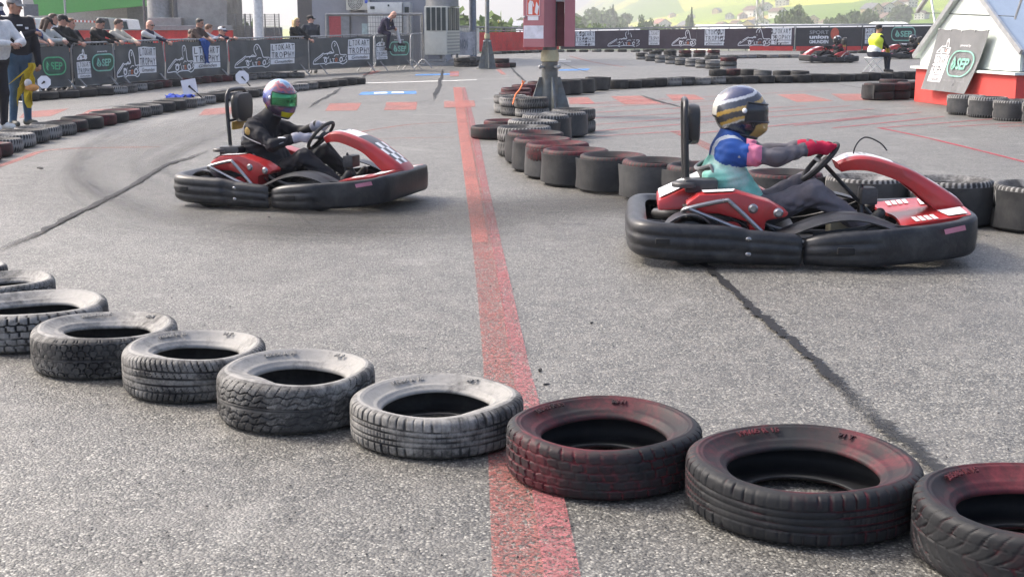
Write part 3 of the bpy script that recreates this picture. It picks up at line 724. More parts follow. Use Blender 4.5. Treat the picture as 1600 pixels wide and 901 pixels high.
M_BARK = mat('bark', (.07,.055,.04), .9, var=.3)
def mat_leaf(name, col, var=.45):
    m, nt, p = new_mat(name); oi = N(nt, 'ShaderNodeObjectInfo'); co = objco(nt); n1 = noise(nt, .9, 4, .6, co)
    c = mixc(nt, n1.outputs[0], tuple(x*(1-var) for x in col), tuple(x*(1+var) for x in col)); c = mixc(nt, val(nt, 'MULTIPLY', oi.outputs['Random'], .3), c, (col[0]*1.5, col[1]*1.2, col[2]))
    lk(nt, c, p.inputs['Base Color']); p.inputs['Roughness'].default_value = .75; p.inputs['Specular IOR Level'].default_value = .2
    p.inputs['Subsurface Weight'].default_value = 0; MATS[name] = m; return m
LEAF = [mat_leaf('green_foliage', (.085,.14,.04)), mat_leaf('pale_foliage', (.12,.17,.07)), mat_leaf('yellow_foliage', (.26,.24,.03)), mat_leaf('dark_conifer_foliage', (.05,.085,.045))]
def crown_np(h, w, seed, conifer=False, n=900, leaf=.5):
    rs = np.random.RandomState(seed); lobes = []
    if conifer:
        z = h*(.12+.88*rs.rand(n)); r = w*.5*(1-z/h)**.8*(.35+.65*rs.rand(n)); a = rs.rand(n)*6.283
        P = np.stack([r*np.cos(a), r*np.sin(a), z], -1)
    else:
        k = 11; c = np.stack([(rs.rand(k)-.5)*w*.72, (rs.rand(k)-.5)*w*.72, h*(.42+.42*rs.rand(k))], -1); q = w*(.16+.14*rs.rand(k))
        i = rs.randint(0, k, n); d = rs.randn(n, 3); d /= np.linalg.norm(d, axis=1)[:, None]
        P = c[i]+d*(q[i]*(.55+.5*rs.rand(n)))[:, None]*np.array([1, 1, .85])
    A = rs.randn(n, 3); A /= np.linalg.norm(A, axis=1)[:, None]; B = np.cross(A, rs.randn(n, 3)); B /= np.linalg.norm(B, axis=1)[:, None]
    s = leaf*(.6+.8*rs.rand(n))[:, None]
    V = np.stack([P-A*s-B*s*.6, P+A*s-B*s*.6, P+A*s*.7+B*s*.7, P-A*s*.7+B*s*.7], 1).reshape(-1, 3); F = np.arange(4*n).reshape(-1, 4)
    return V, F
def make_tree(name, h, w, leafm, seed, conifer=False, n=900, leaf=.5):
    r = empty(name); V, F = crown_np(h, w, seed, conifer, n, leaf); np_mesh('crown', V, F, leafm, r, smooth=False)
    t = MB(); t.tube([(0,0,-.4),(.05*w*.1,0,h*.25),(0,.02*w,h*.55),(0,0,h*.8)], [.035*h,.028*h,.018*h,.006*h], 7)
    if not conifer:
        for i in range(5):
            a = i*1.26+seed; t.tube([(0,0,h*(.3+.06*i)),(w*.16*math.cos(a), w*.16*math.sin(a), h*(.48+.05*i)),(w*.3*math.cos(a), w*.3*math.sin(a), h*(.6+.05*i))], [.014*h,.01*h,.004*h], 5)
    t.build('trunk', M_BARK, r); return r
# prototypes used in turn; first use is the prototype itself
TP = {}
TL = []
def tree(kind, px, pytop, dist, wpx, tag_=None):
    """stands on the valley floor at the given distance; crown top seen at pytop"""
    if pytop is not None:
        p = at(px, pytop, dist); g = ter(p.x, dist); h = p.z-g
    w = wpx*dist/FPX; TL.append((px, kind, Vector((p.x, dist, g)), h, w))
for a in [(736,8,150,120,),(708,22,170,90),(762,30,200,60),(775,36,190,50),(800,33,210,64),(813,28,230,66),(785,27,260,60),(752,34,280,60),(830,28,330,80),(870,26,360,80),(845,22,420,80)]: tree('g', a[0], a[1], a[2], a[3])
for a in [(790,31,170,36)]: tree('y', *a)
for a in [(925,40,260,56),(946,36,300,50),(905,44,240,50),(968,43,330,48),(990,40,340,50),(1020,40,360,44),(1040,40,330,44),(1062,43,360,26),(1108,44,350,24),(1010,24,480,20),(1195,40,330,30),(1218,38,350,26),(1160,45,380,24)]: tree('g', *a)
for a in [(1243,8,420,42),(1262,14,430,34),(1228,20,410,28),(1310,22,460,34),(1332,10,500,36),(1352,14,520,38),(1295,30,440,24),(1380,30,430,24),(1404,4,700,36),(1080,18,520,14),(918,20,620,48),(944,16,650,60),(896,22,560,50),(930,12,760,50),(960,14,740,46),(972,30,560,20),(880,30,500,20)]: tree('p', *a)
for a in [(1081,14,470,14),(958,10,700,16),(1005,50,330,12),(940,24,600,14)]: tree('c', *a)
for a in [(640,20,150,40),(395,30,140,40),(372,34,150,30),(412,36,160,40),(60,28,200,50)]: tree('g', *a)
NMK = {'g': ('leafy_tree','leafy green tree'), 'y': ('yellow_tree','yellow autumn tree'), 'p': ('pale_tree','hazy pale green tree'), 'c': ('conifer_tree','dark pointed conifer')}
cnt = {}
for px, kind, p, h, w in sorted(TL, key=lambda t: t[0]):
    i = cnt.get(kind, 0); cnt[kind] = i+1; v = i % 3; key = (kind, v)
    if key not in TP: TP[key] = (make_tree(NMK[kind][0], 10, 8, LEAF['gpyc'.index(kind)], 11*v+len(TP), kind == 'c', 1300, .42), False)
    src, used = TP[key]; o = copy_tree(src) if used else src; TP[key] = (src, True)
    o.location = p; o.rotation_euler = (0, 0, i*1.7); o.scale = (w/8, w/8, h/10)
    tag(o, f'{NMK[kind][1]} beyond the yard, {ORD[i]} of its kind from the left', 'tree', f'{NMK[kind][1]}s beyond the yard')
# houses of the village
HW = [mat('house_render_white', (.62,.60,.56), .85), mat('house_render_cream', (.55,.42,.26), .85), mat('house_render_grey', (.40,.39,.38), .85)]
HR = [mat('roof_tile_brown', (.15,.095,.07), .85), mat('roof_tile_grey', (.14,.14,.145), .85), mat('roof_tile_red', (.30,.12,.08), .85)]
M_WIN = mat('far_window_glass', (.03,.035,.045), .15)
def house(w, d, h, wm, rm):
    o = empty('village_house'); b = MB(); b.box((0,0,h/2-1), (w,d,h+2)); b.prism([(-w/2,h-.02),(w/2,h-.02),(0,h+w*.33)], -d/2, d/2, 1)
    b.build('wall', wm, o, False); r = MB(); e = .7
    for s in (-1, 1):
        q = [(s*(w/2+e), h-.33*2*e*.66), (0, h+w*.33+.12), (0, h+w*.33+.42), (s*(w/2+e), h-.33*2*e*.66+.3)]
        r.prism(q if s > 0 else q[::-1], -d/2-e, d/2+e, 1)
    rf = r.build('roof', rm, o, False); c = MB(); c.box((w*.15,d*.2,h+w*.33+.3),(.7,.7,1.6)); c.build('chimney', HW[2], rf, False)
    for k in range(3):
        for l in range(2):
            q = MB(); q.box((-w/2+w*(k+.5)/3,-d/2-.02,1.3+l*2.6),(1.1,.12,1.3)); q.build('window', M_WIN, o, False)
    for k in range(2):
        q = MB(); q.box((-w/2-.02,-d/4+d*k/2,1.6),(.12,1.1,1.3)); q.build('window', M_WIN, o, False)
    return o
HP = [house(10,12,5.2,HW[0],HR[0]), house(12,10,5.4,HW[1],HR[1]), house(11,13,5.0,HW[2],HR[2])]
HN = ['white house with a brown roof','cream house with a grey roof','grey house with a red roof']
hl = [(905,56,0),(935,60,0),(962,50,2),(985,54,0),(1012,58,0),(1033,46,2),(1052,58,0),(1072,50,1),(1094,54,0),(1110,58,1),(1128,50,0),(1150,44,0),(1172,52,1),(1186,46,0),(1210,50,0),(1120,22,1),(1080,30,0),(1140,30,0),(1176,26,0),(1222,10,0),(1215,28,0),(1270,38,1),(1290,44,0),(1340,34,1),(1362,26,1),(1385,22,0),(1400,14,1),(1418,12,0),(1440,30,0),(1050,28,1),(1000,34,0),(1330,46,0),(1245,46,2),(1160,30,2),(885,62,1),(1195,18,0),(1385,40,0)]
used = [0, 0, 0]
for i, (px, py, k) in enumerate(sorted(hl)):
    p = T(px, py); o = HP[k] if not used[k] else copy_tree(HP[k]); used[k] += 1
    o.location = p; o.rotation_euler = (0, 0, R_(-40+((px*37) % 80))); s = .62+.5*((px*13) % 10)/10; o.scale = (s, s, s*.9)
    tag(o, f'{HN[k]} on the hillside, {ORD[used[k]-1]} such house from the left', 'house', 'houses of the village')
# long low sheds beyond the fence
M_ROOFW = mat('shed_roof_white', (.72,.72,.70), .6); M_ROOFG = mat('shed_roof_grey', (.33,.34,.35), .55)
def shed(x0, x1, y0, Y, label, m1, depth=14):
    a = at(x0, y0, Y); b = at(x1, y0, Y); o = empty('warehouse', ((a.x+b.x)/2, Y, 0), 0, label, 'warehouse'); w = b.x-a.x
    q = MB(); q.box((0, depth/2, a.z/2-5.5), (w, depth, 9+a.z)); q.build('wall', HW[0], o, False)
    q = MB(); q.prism([(-.4,a.z-1),(depth+.4,a.z-1),(depth+.4,a.z-.8),(depth/2,a.z+.1),(-.4,a.z-.8)], -w/2-.4, w/2+.4, 0); q.build('roof', m1, o, False)
shed(1112,1174,40.5,120,'long white warehouse roof behind the dark banner fence',M_ROOFW); shed(1396,1436,35.5,150,'white warehouse with flat roof behind the seated marshal',M_ROOFW); shed(815,1005,47,100,'low grey shed roof behind the red cabinet',M_ROOFG); shed(1220,1500,39.5,105,'low grey shed roof along the right banner fence',M_ROOFG); shed(796,862,33,220,'grey barn roof among trees behind the red cabinet',M_ROOFG)
# lattice mast
p = at(1186, 50, 230); g = ter(p.x, 230); ms = MB(); hh = 26
for sx in (-1, 1):
    for sy in (-1, 1): ms.tube([(sx*.8,sy*.8,0),(sx*.35,sy*.35,hh)], .09, 4)
for i in range(13):
    z = i*2; a = .8-.45*z/hh; b = .8-.45*(z+2)/hh
    for s in (-1, 1): ms.tube([(-a,s*a,z),(b,s*b,z+2)], .05, 4); ms.tube([(a,s*a,z),(-b,s*b,z+2)], .05, 4); ms.tube([(s*a,-a,z),(s*b,b,z+2)], .05, 4)
M_GALV = mat('galvanised_steel', (.36,.37,.375), .45, .6, var=.2, scale=14, dirt=(.2,.19,.17), dirt_amt=.4)
o = ms.build('lattice_mast', M_GALV); o.location = (p.x, 230, g); tag(o, 'thin lattice mast rising from the village behind the banner fence', 'mast')

# ------------------------------------------------------------------ far fence with banners
M_BAN = mat('banner_charcoal', (.030,.029,.033), .6, var=.2, scale=2.5, dirt=(.09,.08,.09), dirt_amt=.3); M_BANP = mat('banner_plum', (.048,.030,.042), .6, var=.2, scale=2.5, dirt=(.09,.07,.09), dirt_amt=.4)
M_BANG = mat('banner_slate_mesh', (.072,.076,.077), .6, var=.2, scale=2.5, dirt=(.11,.12,.12), dirt_amt=.35)
PR = {'w': mat('print_white', (.72,.72,.73), .55, var=.08), 'k': mat('print_black', (.02,.02,.022), .6), 'g': mat('print_green', (.10,.42,.20), .55), 'gd': mat('print_dark_green', (.035,.10,.06), .6), 'o': mat('print_orange', (.65,.16,.05), .55), 'r': mat('print_red', (.50,.09,.05), .55), 'gr': mat('print_grey', (.30,.30,.31), .55), 't': mat('print_mint', (.22,.48,.38), .55)}
PK = list(PR); PL = [PR[k] for k in PK]; PI = {k: i for i, k in enumerate(PK)}
KART_OUT = [(0,.08),(.03,.2),(.13,.33),(.3,.52),(.33,.48),(.42,.5),(.58,.5),(.60,.56),(.56,.72),(.57,.90),(.63,1.0),(.69,.95),(.74,.72),(.78,.45),(.85,.42),(.97,.42),(1.0,.34),(.95,.27),(1.0,.16),(.95,.06),(.86,.0),(.76,.06),(.45,.06),(.36,.0),(.3,.06),(.03,.04)]
def print_kart(mb, x, y, w, h, f, lw=.03, ink='w'):
    S = lambda pts: [(x+w*a, y+h*b) for a, b in pts]
    put_ribbon(mb, spline([Vector(p) for p in S(KART_OUT)], 3, True), lw, f, PI[ink], True)
    for c, r in (((.36,.2),.085), ((.82,.2),.085)):
        q = [(x+w*c[0]+h*r*math.cos(t*math.pi/7), y+h*c[1]+h*r*1.15*math.sin(t*math.pi/7)) for t in range(14)]
        put_ribbon(mb, q, lw*1.5, f, PI[ink], True)
    for pts in ([(.05,.15),(.14,.26),(.3,.46)], [(.28,.3),(.36,.34),(.44,.28),(.47,.36)], [(.42,.44),(.5,.56),(.56,.52)], [(.6,.34),(.66,.42),(.74,.4)], [(.86,.34),(.93,.36)], [(.88,.12),(.95,.2)], [(.63,.78),(.66,.84),(.64,.92)]): put_ribbon(mb, spline([Vector(p) for p in S(pts)], 4), lw*.8, f, PI[ink])
    put_text(mb, 'L', (x+w*.49,y+h*.1,x+w*.54,y+h*.26), f, PI['w'], .03); put_text(mb, 'T', (x+w*.55,y+h*.1,x+w*.62,y+h*.26), f, PI['w'], .03); put_text(mb, 'O', (x+w*.63,y+h*.1,x+w*.71,y+h*.28), f, PI['o'], .03)
def print_trophy(mb, x, y, w, h, f, kx=True):
    put_rect(mb, x-w*.02, y+h*.28, x+w*1.02, y+h*1.01, f, PI['w'])
    fl_ = lambda a, b: f(a, b, .014)
    for r, word in enumerate(('LTOKART', 'TROPHY')):
        n = len(word); y1 = y+h*(1-.37*r); y0 = y1-h*.36
        for i, ch in enumerate(word):
            put_text(mb, ch, (x+w*(i+.14)/n, y0+h*.04, x+w*(i+.86)/n, y1-h*.04), fl_, PI['k'], .0)
    f2 = lambda a, b: f(a, b)
    put_rect(mb, x-w*.02, y, x+w*1.02, y+h*.25, f, PI['w'])
    fo = lambda a, b: f(a, b, .014)
    put_text(mb, 'Gmunden', (x+w*.14,y+h*.05,x+w*.88,y+h*.2), fo, PI['k'], .004, .3)
def print_sep(mb, x, y, w, h, f, ink='g', fill=True, lw=.03, sub=True):
    q = []; r = h*.42
    for cx, cy, a0 in ((x+w-r,y+h-r,0),(x+r,y+h-r,90),(x+r,y+r,180),(x+w-r,y+r,270)):
        for k in range(7): a = R_(a0+15*k); q.append((cx+r*math.cos(a), cy+r*math.sin(a)))
    if fill: put_poly(mb, q, f, PI['gd'])
    fo = lambda a, b: f(a, b, .014)
    put_ribbon(mb, q, lw, fo, PI[ink], True)
    put_text(mb, 'SEP', (x+w*.38,y+h*.27,x+w*.86,y+h*.73), fo, PI[ink], .03)
    cx, cy = x+w*.25, y+h*.45; dr = [(cx+math.cos(t)*w*.085, cy+math.sin(t)*h*.22) for t in [R_(20+i*20) for i in range(1, 17)]]
    put_poly(mb, [(cx-w*.03,cy+h*.36)]+[(cx-w*.1*math.cos(R_(a)), cy-h*.2*math.sin(R_(a))) for a in range(0, 181, 20)]+[(cx+w*.03,cy+h*.2)], fo, PI[ink])
    fk = lambda a, b: f(a, b, .017)
    put_ribbon(mb, spline([Vector(p) for p in [(cx-w*.02,cy+h*.16),(cx+w*.02,cy+h*.02),(cx-w*.03,cy-h*.06),(cx+w*.01,cy-h*.16)]], 5), lw*.55, fk, PI['gd'])
    if sub: put_text(mb, 'powered by', (x+w*.25,y+h*1.12,x+w*.72,y+h*1.24), f, PI['w'], .02)
    if sub: put_text(mb, 'clean energy systems', (x+w*.1,y-h*.22,x+w*.95,y-h*.12), f, PI['gr'], .0) if False else None
M_RAIL = mat('grey_steel_rail', (.22,.225,.23), .5, .5); M_REDB_ = mat('red_barrier_board', (.60,.032,.030), .5, var=.12, dirt=(.2,.03,.03), dirt_amt=.5)
def fence_pt(px):
    for (a, ya, ta), (b, yb, tb) in zip(FENCE, FENCE[1:]):
        if a <= px <= b:
            k = (px-a)/(b-a); return ya+(yb-ya)*k, ta+(tb-ta)*k
    return FENCE[-1][1], FENCE[-1][2]
def fbase(px): y, t = fence_pt(px); return G(px, y)
def fence_panel(x0, x1, name, label, material, y_off=0.0, prints=None, red_foot=None, sag=.03):
    a, b = fbase(x0), fbase(x1); ya, ta = fence_pt(x0); yb, tb = fence_pt(x1); ha = at(x0, ta, a.y).z; hb = at(x1, tb, b.y).z
    o = empty(name, a, math.atan2(b.y-a.y, b.x-a.x), label, 'fence'); L = (b-a).length
    n = max(2, int(L/.5)); rnd = random.Random(int(x0)); m = MB()
    lo = .10
    def P(u, v, off=0.0):
        h = ha+(hb-ha)*u/L; return Vector((u, -.06-off-.02*math.sin(u*2.7)*math.sin(v*3)-.012*math.sin(u*6.1+v*4), lo+(h-lo)*v))
    m.grid([[P(L*i/(n*3), k/6) for i in range(n*3+1)] for k in range(7)])
    bn = m.build('banner', material, o, solid=.004)
    if prints:
        q = MB(); prints(q, L, lambda u, v, off=0.0: P(u, v, .006+off)); pr = q.build('printed_lettering', PL, bn, False, fix=False)
    q = MB()
    k = int(L/2.4)+1
    for i in range(k+1):
        u = L*i/k; h = ha+(hb-ha)*u/L; q2 = MB(); q2.box((u,0,h/2+.05),(.05,.05,h+.1)); q2.build('post', M_RAIL, o, False)
    q.tube([(0,0,ha+.09),(L,0,hb+.09)], .022, 8); q.tube([(0,.02,.12),(L,.02,.12)], .02, 8); q.build('rail', M_RAIL, o)
    if red_foot:
        m = MB(); m.box((L*(red_foot[0]+red_foot[1])/2,-.10,.14),(L*(red_foot[1]-red_foot[0]),.03,.26)); m.build('red_board', M_REDB_, o, False)
    return o
def pr_right(items):
    """items: kind, pixel x0, x1, v0, v1"""
    def go(q, L, f, x0=None): pass
    return go
def panel_prints(x0, x1, items):
    a, b = fbase(x0), fbase(x1); L0 = (b-a).length
    def U(px):      # where along the panel this pixel column falls
        lo, hi = 0.0, 1.0
        for _ in range(30):
            mdl = (lo+hi)/2; pt = a+(b-a)*mdl
            if proj(pt)[0] < px: lo = mdl
            else: hi = mdl
        return lo*L0
    def go(q, L, f):
        for k, p0, p1, v0, v1 in items:
            u0, u1 = U(p0), U(p1)
            if k == 'kart': print_kart(q, u0, v0, u1-u0, v1-v0, f, .035)
            elif k == 'trophy': print_trophy(q, u0, v0, u1-u0, v1-v0, f)
            elif k == 'sep': print_sep(q, u0, v0, u1-u0, v1-v0, f, 't', False, .05, False)
            elif k == 'union':
                put_text(q, 'SPORT', (u0,v0+(v1-v0)*.72,u1,v1), f, PI['gr'], .015); put_text(q, 'union', (u0,v0+(v1-v0)*.36,u1,v0+(v1-v0)*.66), f, PI['w'], .045); put_text(q, 'GMUNDEN', (u0,v0,u1,v0+(v1-v0)*.27), f, PI['w'], .04)
            elif k == 'disc':
                c = ((u0+u1)/2, (v0+v1)/2); w = (u1-u0)/2; hq = (v1-v0)/2
                put_poly(q, [(c[0]+w*math.cos(t*.2618), c[1]+hq*math.sin(t*.2618)) for t in range(24)], f, PI['r']); put_text(q, 'U', (c[0]-w*.3,c[1]-hq*.55,c[0]+w*.3,c[1]+hq*.6), lambda a, b: f(a, b, .002), PI['w'], .05)
    return go
V0, V1 = .14, .95
fence_panel(747, 872, 'red_fence', 'bright red board fence behind the slim lamp post', M_REDB_)
fence_panel(876, 1012, 'banner_fence', 'plum banner fence with kart outline, right of the red cabinet', M_BANP, prints=panel_prints(876, 1012, [('trophy',899,928,.18,.97),('kart',949,998,.12,.95),('trophy',1000,1011,.18,.97)][:2]))
fence_panel(1012, 1088, 'banner_fence', 'plum banner fence with white lettering then kart outline, left of centre', M_BANP, prints=panel_prints(1012, 1088, [('kart',1050,1087,.14,.95),('trophy',1013,1028,.18,.97)][:1]+[('trophy',1014,1030,.2,.95)][:1]))
fence_panel(1088, 1240, 'banner_fence', 'plum banner fence with two lettering blocks above the red foot board', M_BANP, prints=panel_prints(1088, 1240, [('trophy',1101,1131,.18,.97),('kart',1153,1203,.14,.97),('trophy',1205,1235,.22,.98)]), red_foot=(.55, .99))
fence_panel(1242, 1345, 'banner_fence', 'charcoal banner fence with union lettering and a red disc', M_BAN, prints=panel_prints(1242, 1345, [('union',1263,1293,.26,.86),('disc',1296,1309,.42,.98),('trophy',1338,1344,.2,.9)][:2]), red_foot=(.01, .99))
fence_panel(1346, 1468, 'banner_fence', 'charcoal banner fence with green oval behind the seated marshal', M_BAN, prints=panel_prints(1346, 1468, [('trophy',1350,1364,.25,.92),('sep',1391,1427,.38,.96)]), red_foot=(.01, .5))
# extra sheet of lettering hung on the second panel
# slim railing along the yard's edge above the banners
q = MB(); pts = [at(x, t-3.5, fbase(x).y+.35) for x, _, t in FENCE]
q.tube(pts, .025, 8)
o = empty('edge_railing', (0, 0, 0), 0, 'thin grey railing along the yard edge above the banners', 'railing'); q.build('rail', M_RAIL, o)
for x in range(760, 1460, 58):
    y, t = fence_pt(x); b = fbase(x); z = at(x, t-3.5, b.y+.35).z; c = at(x, t, b.y+.35); q = MB(); q.tube([(c.x, b.y+.35, .0), (c.x, b.y+.35, z)], .022, 6); q.build('post', M_RAIL, o)
# flag bag hanging on the red fence
b = at(787, 58, fbase(787).y-.12); q = MB(); q.tube([(b.x, b.y, 0), (b.x, b.y, b.z+.45)], .02, 6); o = empty('flag_pole', (0, 0, 0), 0, 'thin black pole with a white pennant hanging at red fence', 'flag'); q.build('pole', mat('black_metal', (.02,.02,.021), .45, .3), o)
q = MB(); q.ball((b.x, b.y-.05, b.z+.36), (.10,.08,.2), 10, 6); q.build('pole_grip', MATS['black_metal'], o)
q = MB(); q.grid([[(b.x-.28+.06*k, b.y-.07-.03*math.sin(k*2), b.z-.05-.06*k+.1*j+.03*math.sin(k)) for k in range(8)] for j in range(4)]); q.build('pennant', mat('white_cloth', (.62,.58,.57), .85), o, solid=.006)
# ------------------------------------------------------------------ crowd barriers with banners on the left
BL = [(-70,159,73.0),(40,152,70),(113,147,68.2),(179,142,65.7),(257,135,62.8),(356,126,61),(482,117.5,57.5),(584,112,54.5),(641,109,53.2),(664,107.5,52.4)]
M_BARR = mat('barrier_steel', (.30,.305,.31), .42, .7, var=.2, scale=12, dirt=(.16,.14,.12), dirt_amt=.4)
def barrier(i, label, material, items, gate=False):
    (x0, y0, t0), (x1, y1, t1) = BL[i], BL[i+1]; a = G(x0, y0); b = G(x1, y1)
    o = empty('crowd_barrier', a, math.atan2(b.y-a.y, b.x-a.x), label, 'barrier', 'crowd barriers along the spectators'); L = (b-a).length
    h0 = at(x0, t0, a.y).z; h1 = at(x1, t1, b.y).z; H = lambda u: h0+(h1-h0)*u/L
    q = MB(); r = .14; g = .05
    pts = [(g,0,.16),(g,0,H(g)-r),(g+.04,0,H(g)-.05),(g+r,0,H(g)),(L-g-r,0,H(L)),(L-g-.04,0,H(L)-.05),(L-g,0,H(L)-r),(L-g,0,.16)]
    q.tube(pts, .021, 8, closed=True); q.build('frame', M_BARR, o)
    q = MB(); n = int(L/.13)
    for k in range(1, n): u = g+(L-2*g)*k/n; q.tube([(u,0,.16),(u,0,H(u))], .008, 5)
    q.build('bars', M_BARR, o)
    for u in (L*.14, L*.88):
        q = MB(); q.tube([(u,.34,.015),(u,.06,.30),(u,-.06,.30),(u,-.34,.015)], .018, 6); q.build('foot', M_BARR, o)
    if not gate:
        m = MB(); rnd = random.Random(i)
        def P(u, v, off=0.0): return Vector((u, -.036-off-.016*math.sin(u*5.2+i)*math.sin(v*3)-.009*math.sin(u*11+v*4+i)-.008*math.sin(u*4-v*7+i), .17+(H(u)-.20)*v-.03*v*abs(math.sin(u*2.6+i))))
        n = 40; m.grid([[P(.06+(L-.12)*k/n, j/8) for k in range(n+1)] for j in range(9)]); bn = m.build('banner', material, o, solid=.003)
        if items:
            q = MB(); f = lambda u, v, off=0.0: P(u, v, .007+off)
            for kd, p0, p1, v0, v1 in items:
                def U(px):
                    lo, hi = 0.0, 1.0
                    for _ in range(30):
                        md = (lo+hi)/2; pt = a+(b-a)*md
                        if proj(pt)[0] < px: lo = md
                        else: hi = md
                    return lo*L
                u0, u1 = U(p0), U(p1)
                if kd == 'kart': print_kart(q, u0, v0, u1-u0, v1-v0, f, .03)
                elif kd == 'trophy': print_trophy(q, u0, v0, u1-u0, v1-v0, f)
                else: print_sep(q, u0, v0, u1-u0, v1-v0, f, 'g' if kd == 'sep' else 't', True, .035, p0 > 100)
            q.build('printed_lettering', PL, bn, False, fix=False)
    if not gate:
        for k in range(5): q = MB(); u = .10+(L-.2)*k/4; q.tube([(u,-.05,H(u)-.07),(u,-.028,H(u)+.004),(u,.02,H(u)+.01)], .007, 4); q.build('cable_tie', PR['k'], o)
    return o
barrier(0, 'barrier with a plain slate banner at the left frame edge behind the marshals', M_BANG, None)
barrier(1, 'slate banner barrier with one bright green oval beside the marshal in jeans', M_BANG, [('sep',68,101,.30,.72)])
barrier(2, 'slate banner barrier with small lettering block and a dim green oval', M_BANG, [('trophy',121,142,.18,.58),('kart',122,138,.64,.88),('sept',145,177,.34,.76)])
barrier(3, 'barrier with kart outline and lettering in front of the boy in cream', M_BANG, [('kart',182,217,.12,.84),('trophy',217,243,.20,.88)])
barrier(4, 'barrier with kart outline and lettering under the hanging blue jacket', M_BANG, [('kart',261,302,.14,.88),('trophy',303,342,.22,.86)])
barrier(5, 'barrier with kart outline and lettering in front of the blond woman', M_BANG, [('kart',366,421,.14,.86),('trophy',423,459,.22,.86)])
barrier(6, 'barrier with kart outline and lettering left of the seated racer', M_BANG, [('kart',488,541,.12,.86),('trophy',544,576,.24,.92)])
barrier(7, 'barrier with small block and green oval under the seated racer', M_BANG, [('trophy',587,604,.22,.64),('kart',587,601,.68,.92),('sept',608,638,.34,.78)])
barrier(8, 'short bare barrier without banner beside the chiller unit', M_BANG, None, True)
# ------------------------------------------------------------------ buildings at the back
M_GREYW = mat('grey_render', (.27,.275,.30), .8, var=.06, scale=2, dirt=(.17,.17,.18), dirt_amt=.3); M_GREYD = mat('dark_grey_trim_and_shade', (.12,.12,.125), .7, var=.08)
M_CONC = mat('concrete', (.30,.30,.29), .88, var=.15, scale=3, dirt=(.12,.115,.11), dirt_amt=.6, bmp=.3, dscale=1.2); M_CREAM = mat('cream_metal', (.52,.51,.45), .5, var=.06, dirt=(.3,.28,.24), dirt_amt=.3)
M_WHITEM = mat('white_metal', (.62,.62,.60), .45, var=.05, dirt=(.35,.34,.32), dirt_amt=.3); M_DK = mat('dark_grille', (.035,.045,.045), .5, .3); M_GREEN = mat('green_fascia', (.10,.36,.085), .5, var=.06)
M_GLASS = mat('dark_glass', (.05,.07,.08), .08)
def panel(parent, name, x0, y0, x1, y1, Y, material, thick=.06, bev=0.0, dy=0.0):
    a = at(x0, y1, Y); b = at(x1, y0, Y); q = MB(); q.box(((a.x+b.x)/2, Y+thick/2+dy, (a.z+b.z)/2), (b.x-a.x, thick, b.z-a.z)); return q.build(name, material, parent, False, bevel=bev)
def X(px, Y): return at(px, 60, Y).x
def Z(py, Y): return at(800, py, Y).z
# grey building
Y = 50.0; o = empty('grey_building', (0,0,0), 0, 'grey rendered building with dark recess behind the crowd barriers', 'building')
q = MB(); x0, x1 = X(489,Y), X(692,Y); q.box(((x0+x1)/2, Y+4, 3.2), (x1-x0, 8, 6.4)); q.build('wall', M_GREYW, o, False)
q = MB(); xa = X(437,Y); q.box(((xa+x0)/2-.002, Y+6.2, 3.2), (x0-xa, 3.6, 6.4)); q.build('recess_wall', M_GREYD, o, False)  # recess wall and ceiling take a darker grey that holds their shade
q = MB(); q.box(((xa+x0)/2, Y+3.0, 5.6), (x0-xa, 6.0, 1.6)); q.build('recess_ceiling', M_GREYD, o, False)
panel(o, 'door_frame', 511, 24, 548, 112, Y, M_GREYD, .05, dy=-.06); panel(o, 'red_door', 517, 26, 533, 112, Y, mat('red_slatted_door', (.33,.05,.06), .6, var=.3, scale=20), .05, dy=-.10); panel(o, 'service_door', 535, 26, 546, 112, Y, mat('service_door_grey', (.20,.21,.23), .6), .05, dy=-.10)
panel(o, 'window', 566, 37, 578, 56, Y, mat('pale_window', (.38,.48,.50), .2), .05, dy=-.06)
q = MB(); q.box(((xa+x1)/2, Y+4, 6.6), (x1-xa+.6, 8.8, .4)); q.build('roof', M_GREYD, o, False)
# downpipe / white column and glazed lobby on its left
p = at(406, 100, 50); q = MB(); q.tube([(p.x, 50, 0), (p.x, 50, 7)], .20, 14); tag(q.build('white_column', mat('white_paint_steel', (.60,.60,.60), .5, dirt=(.4,.4,.39), dirt_amt=.3)), 'round white column left of the dark building recess', 'column')
o = empty('mesh_fence', (0,0,0), 0, 'grey wire mesh fence between the concrete pier and white column', 'fence')
Yf = 54.0
for x in (356,369,384,392,398,415,430,437): q = MB(); u = X(x,Yf); q.tube([(u,Yf,0),(u,Yf,Z(22,Yf))], .045 if x in (384,398) else .025, 6); q.build('post', M_RAIL, o)
q = MB()
for k in range(0, 26): z = .12+(Z(23,Yf)-.12)*k/25; q.tube([(X(355,Yf),Yf,z),(X(437,Yf),Yf,z)], .007, 4)
for k in range(0, 44): u = X(355,Yf)+(X(437,Yf)-X(355,Yf))*k/43; q.tube([(u,Yf+.01,.12),(u,Yf+.01,Z(23,Yf))], .006, 4)
q.build('wire_mesh', M_RAIL, o)
o = empty('grey_parapet', (0,0,0), 0, 'low grey and red parapet seen through the mesh fence', 'wall'); panel(o, 'wall_board', 352, 43, 440, 100, 58, mat('grey_board', (.22,.24,.26), .7), .2); panel(o, 'red_stripe', 352, 57.5, 440, 62, 57.9, M_REDB_, .05)
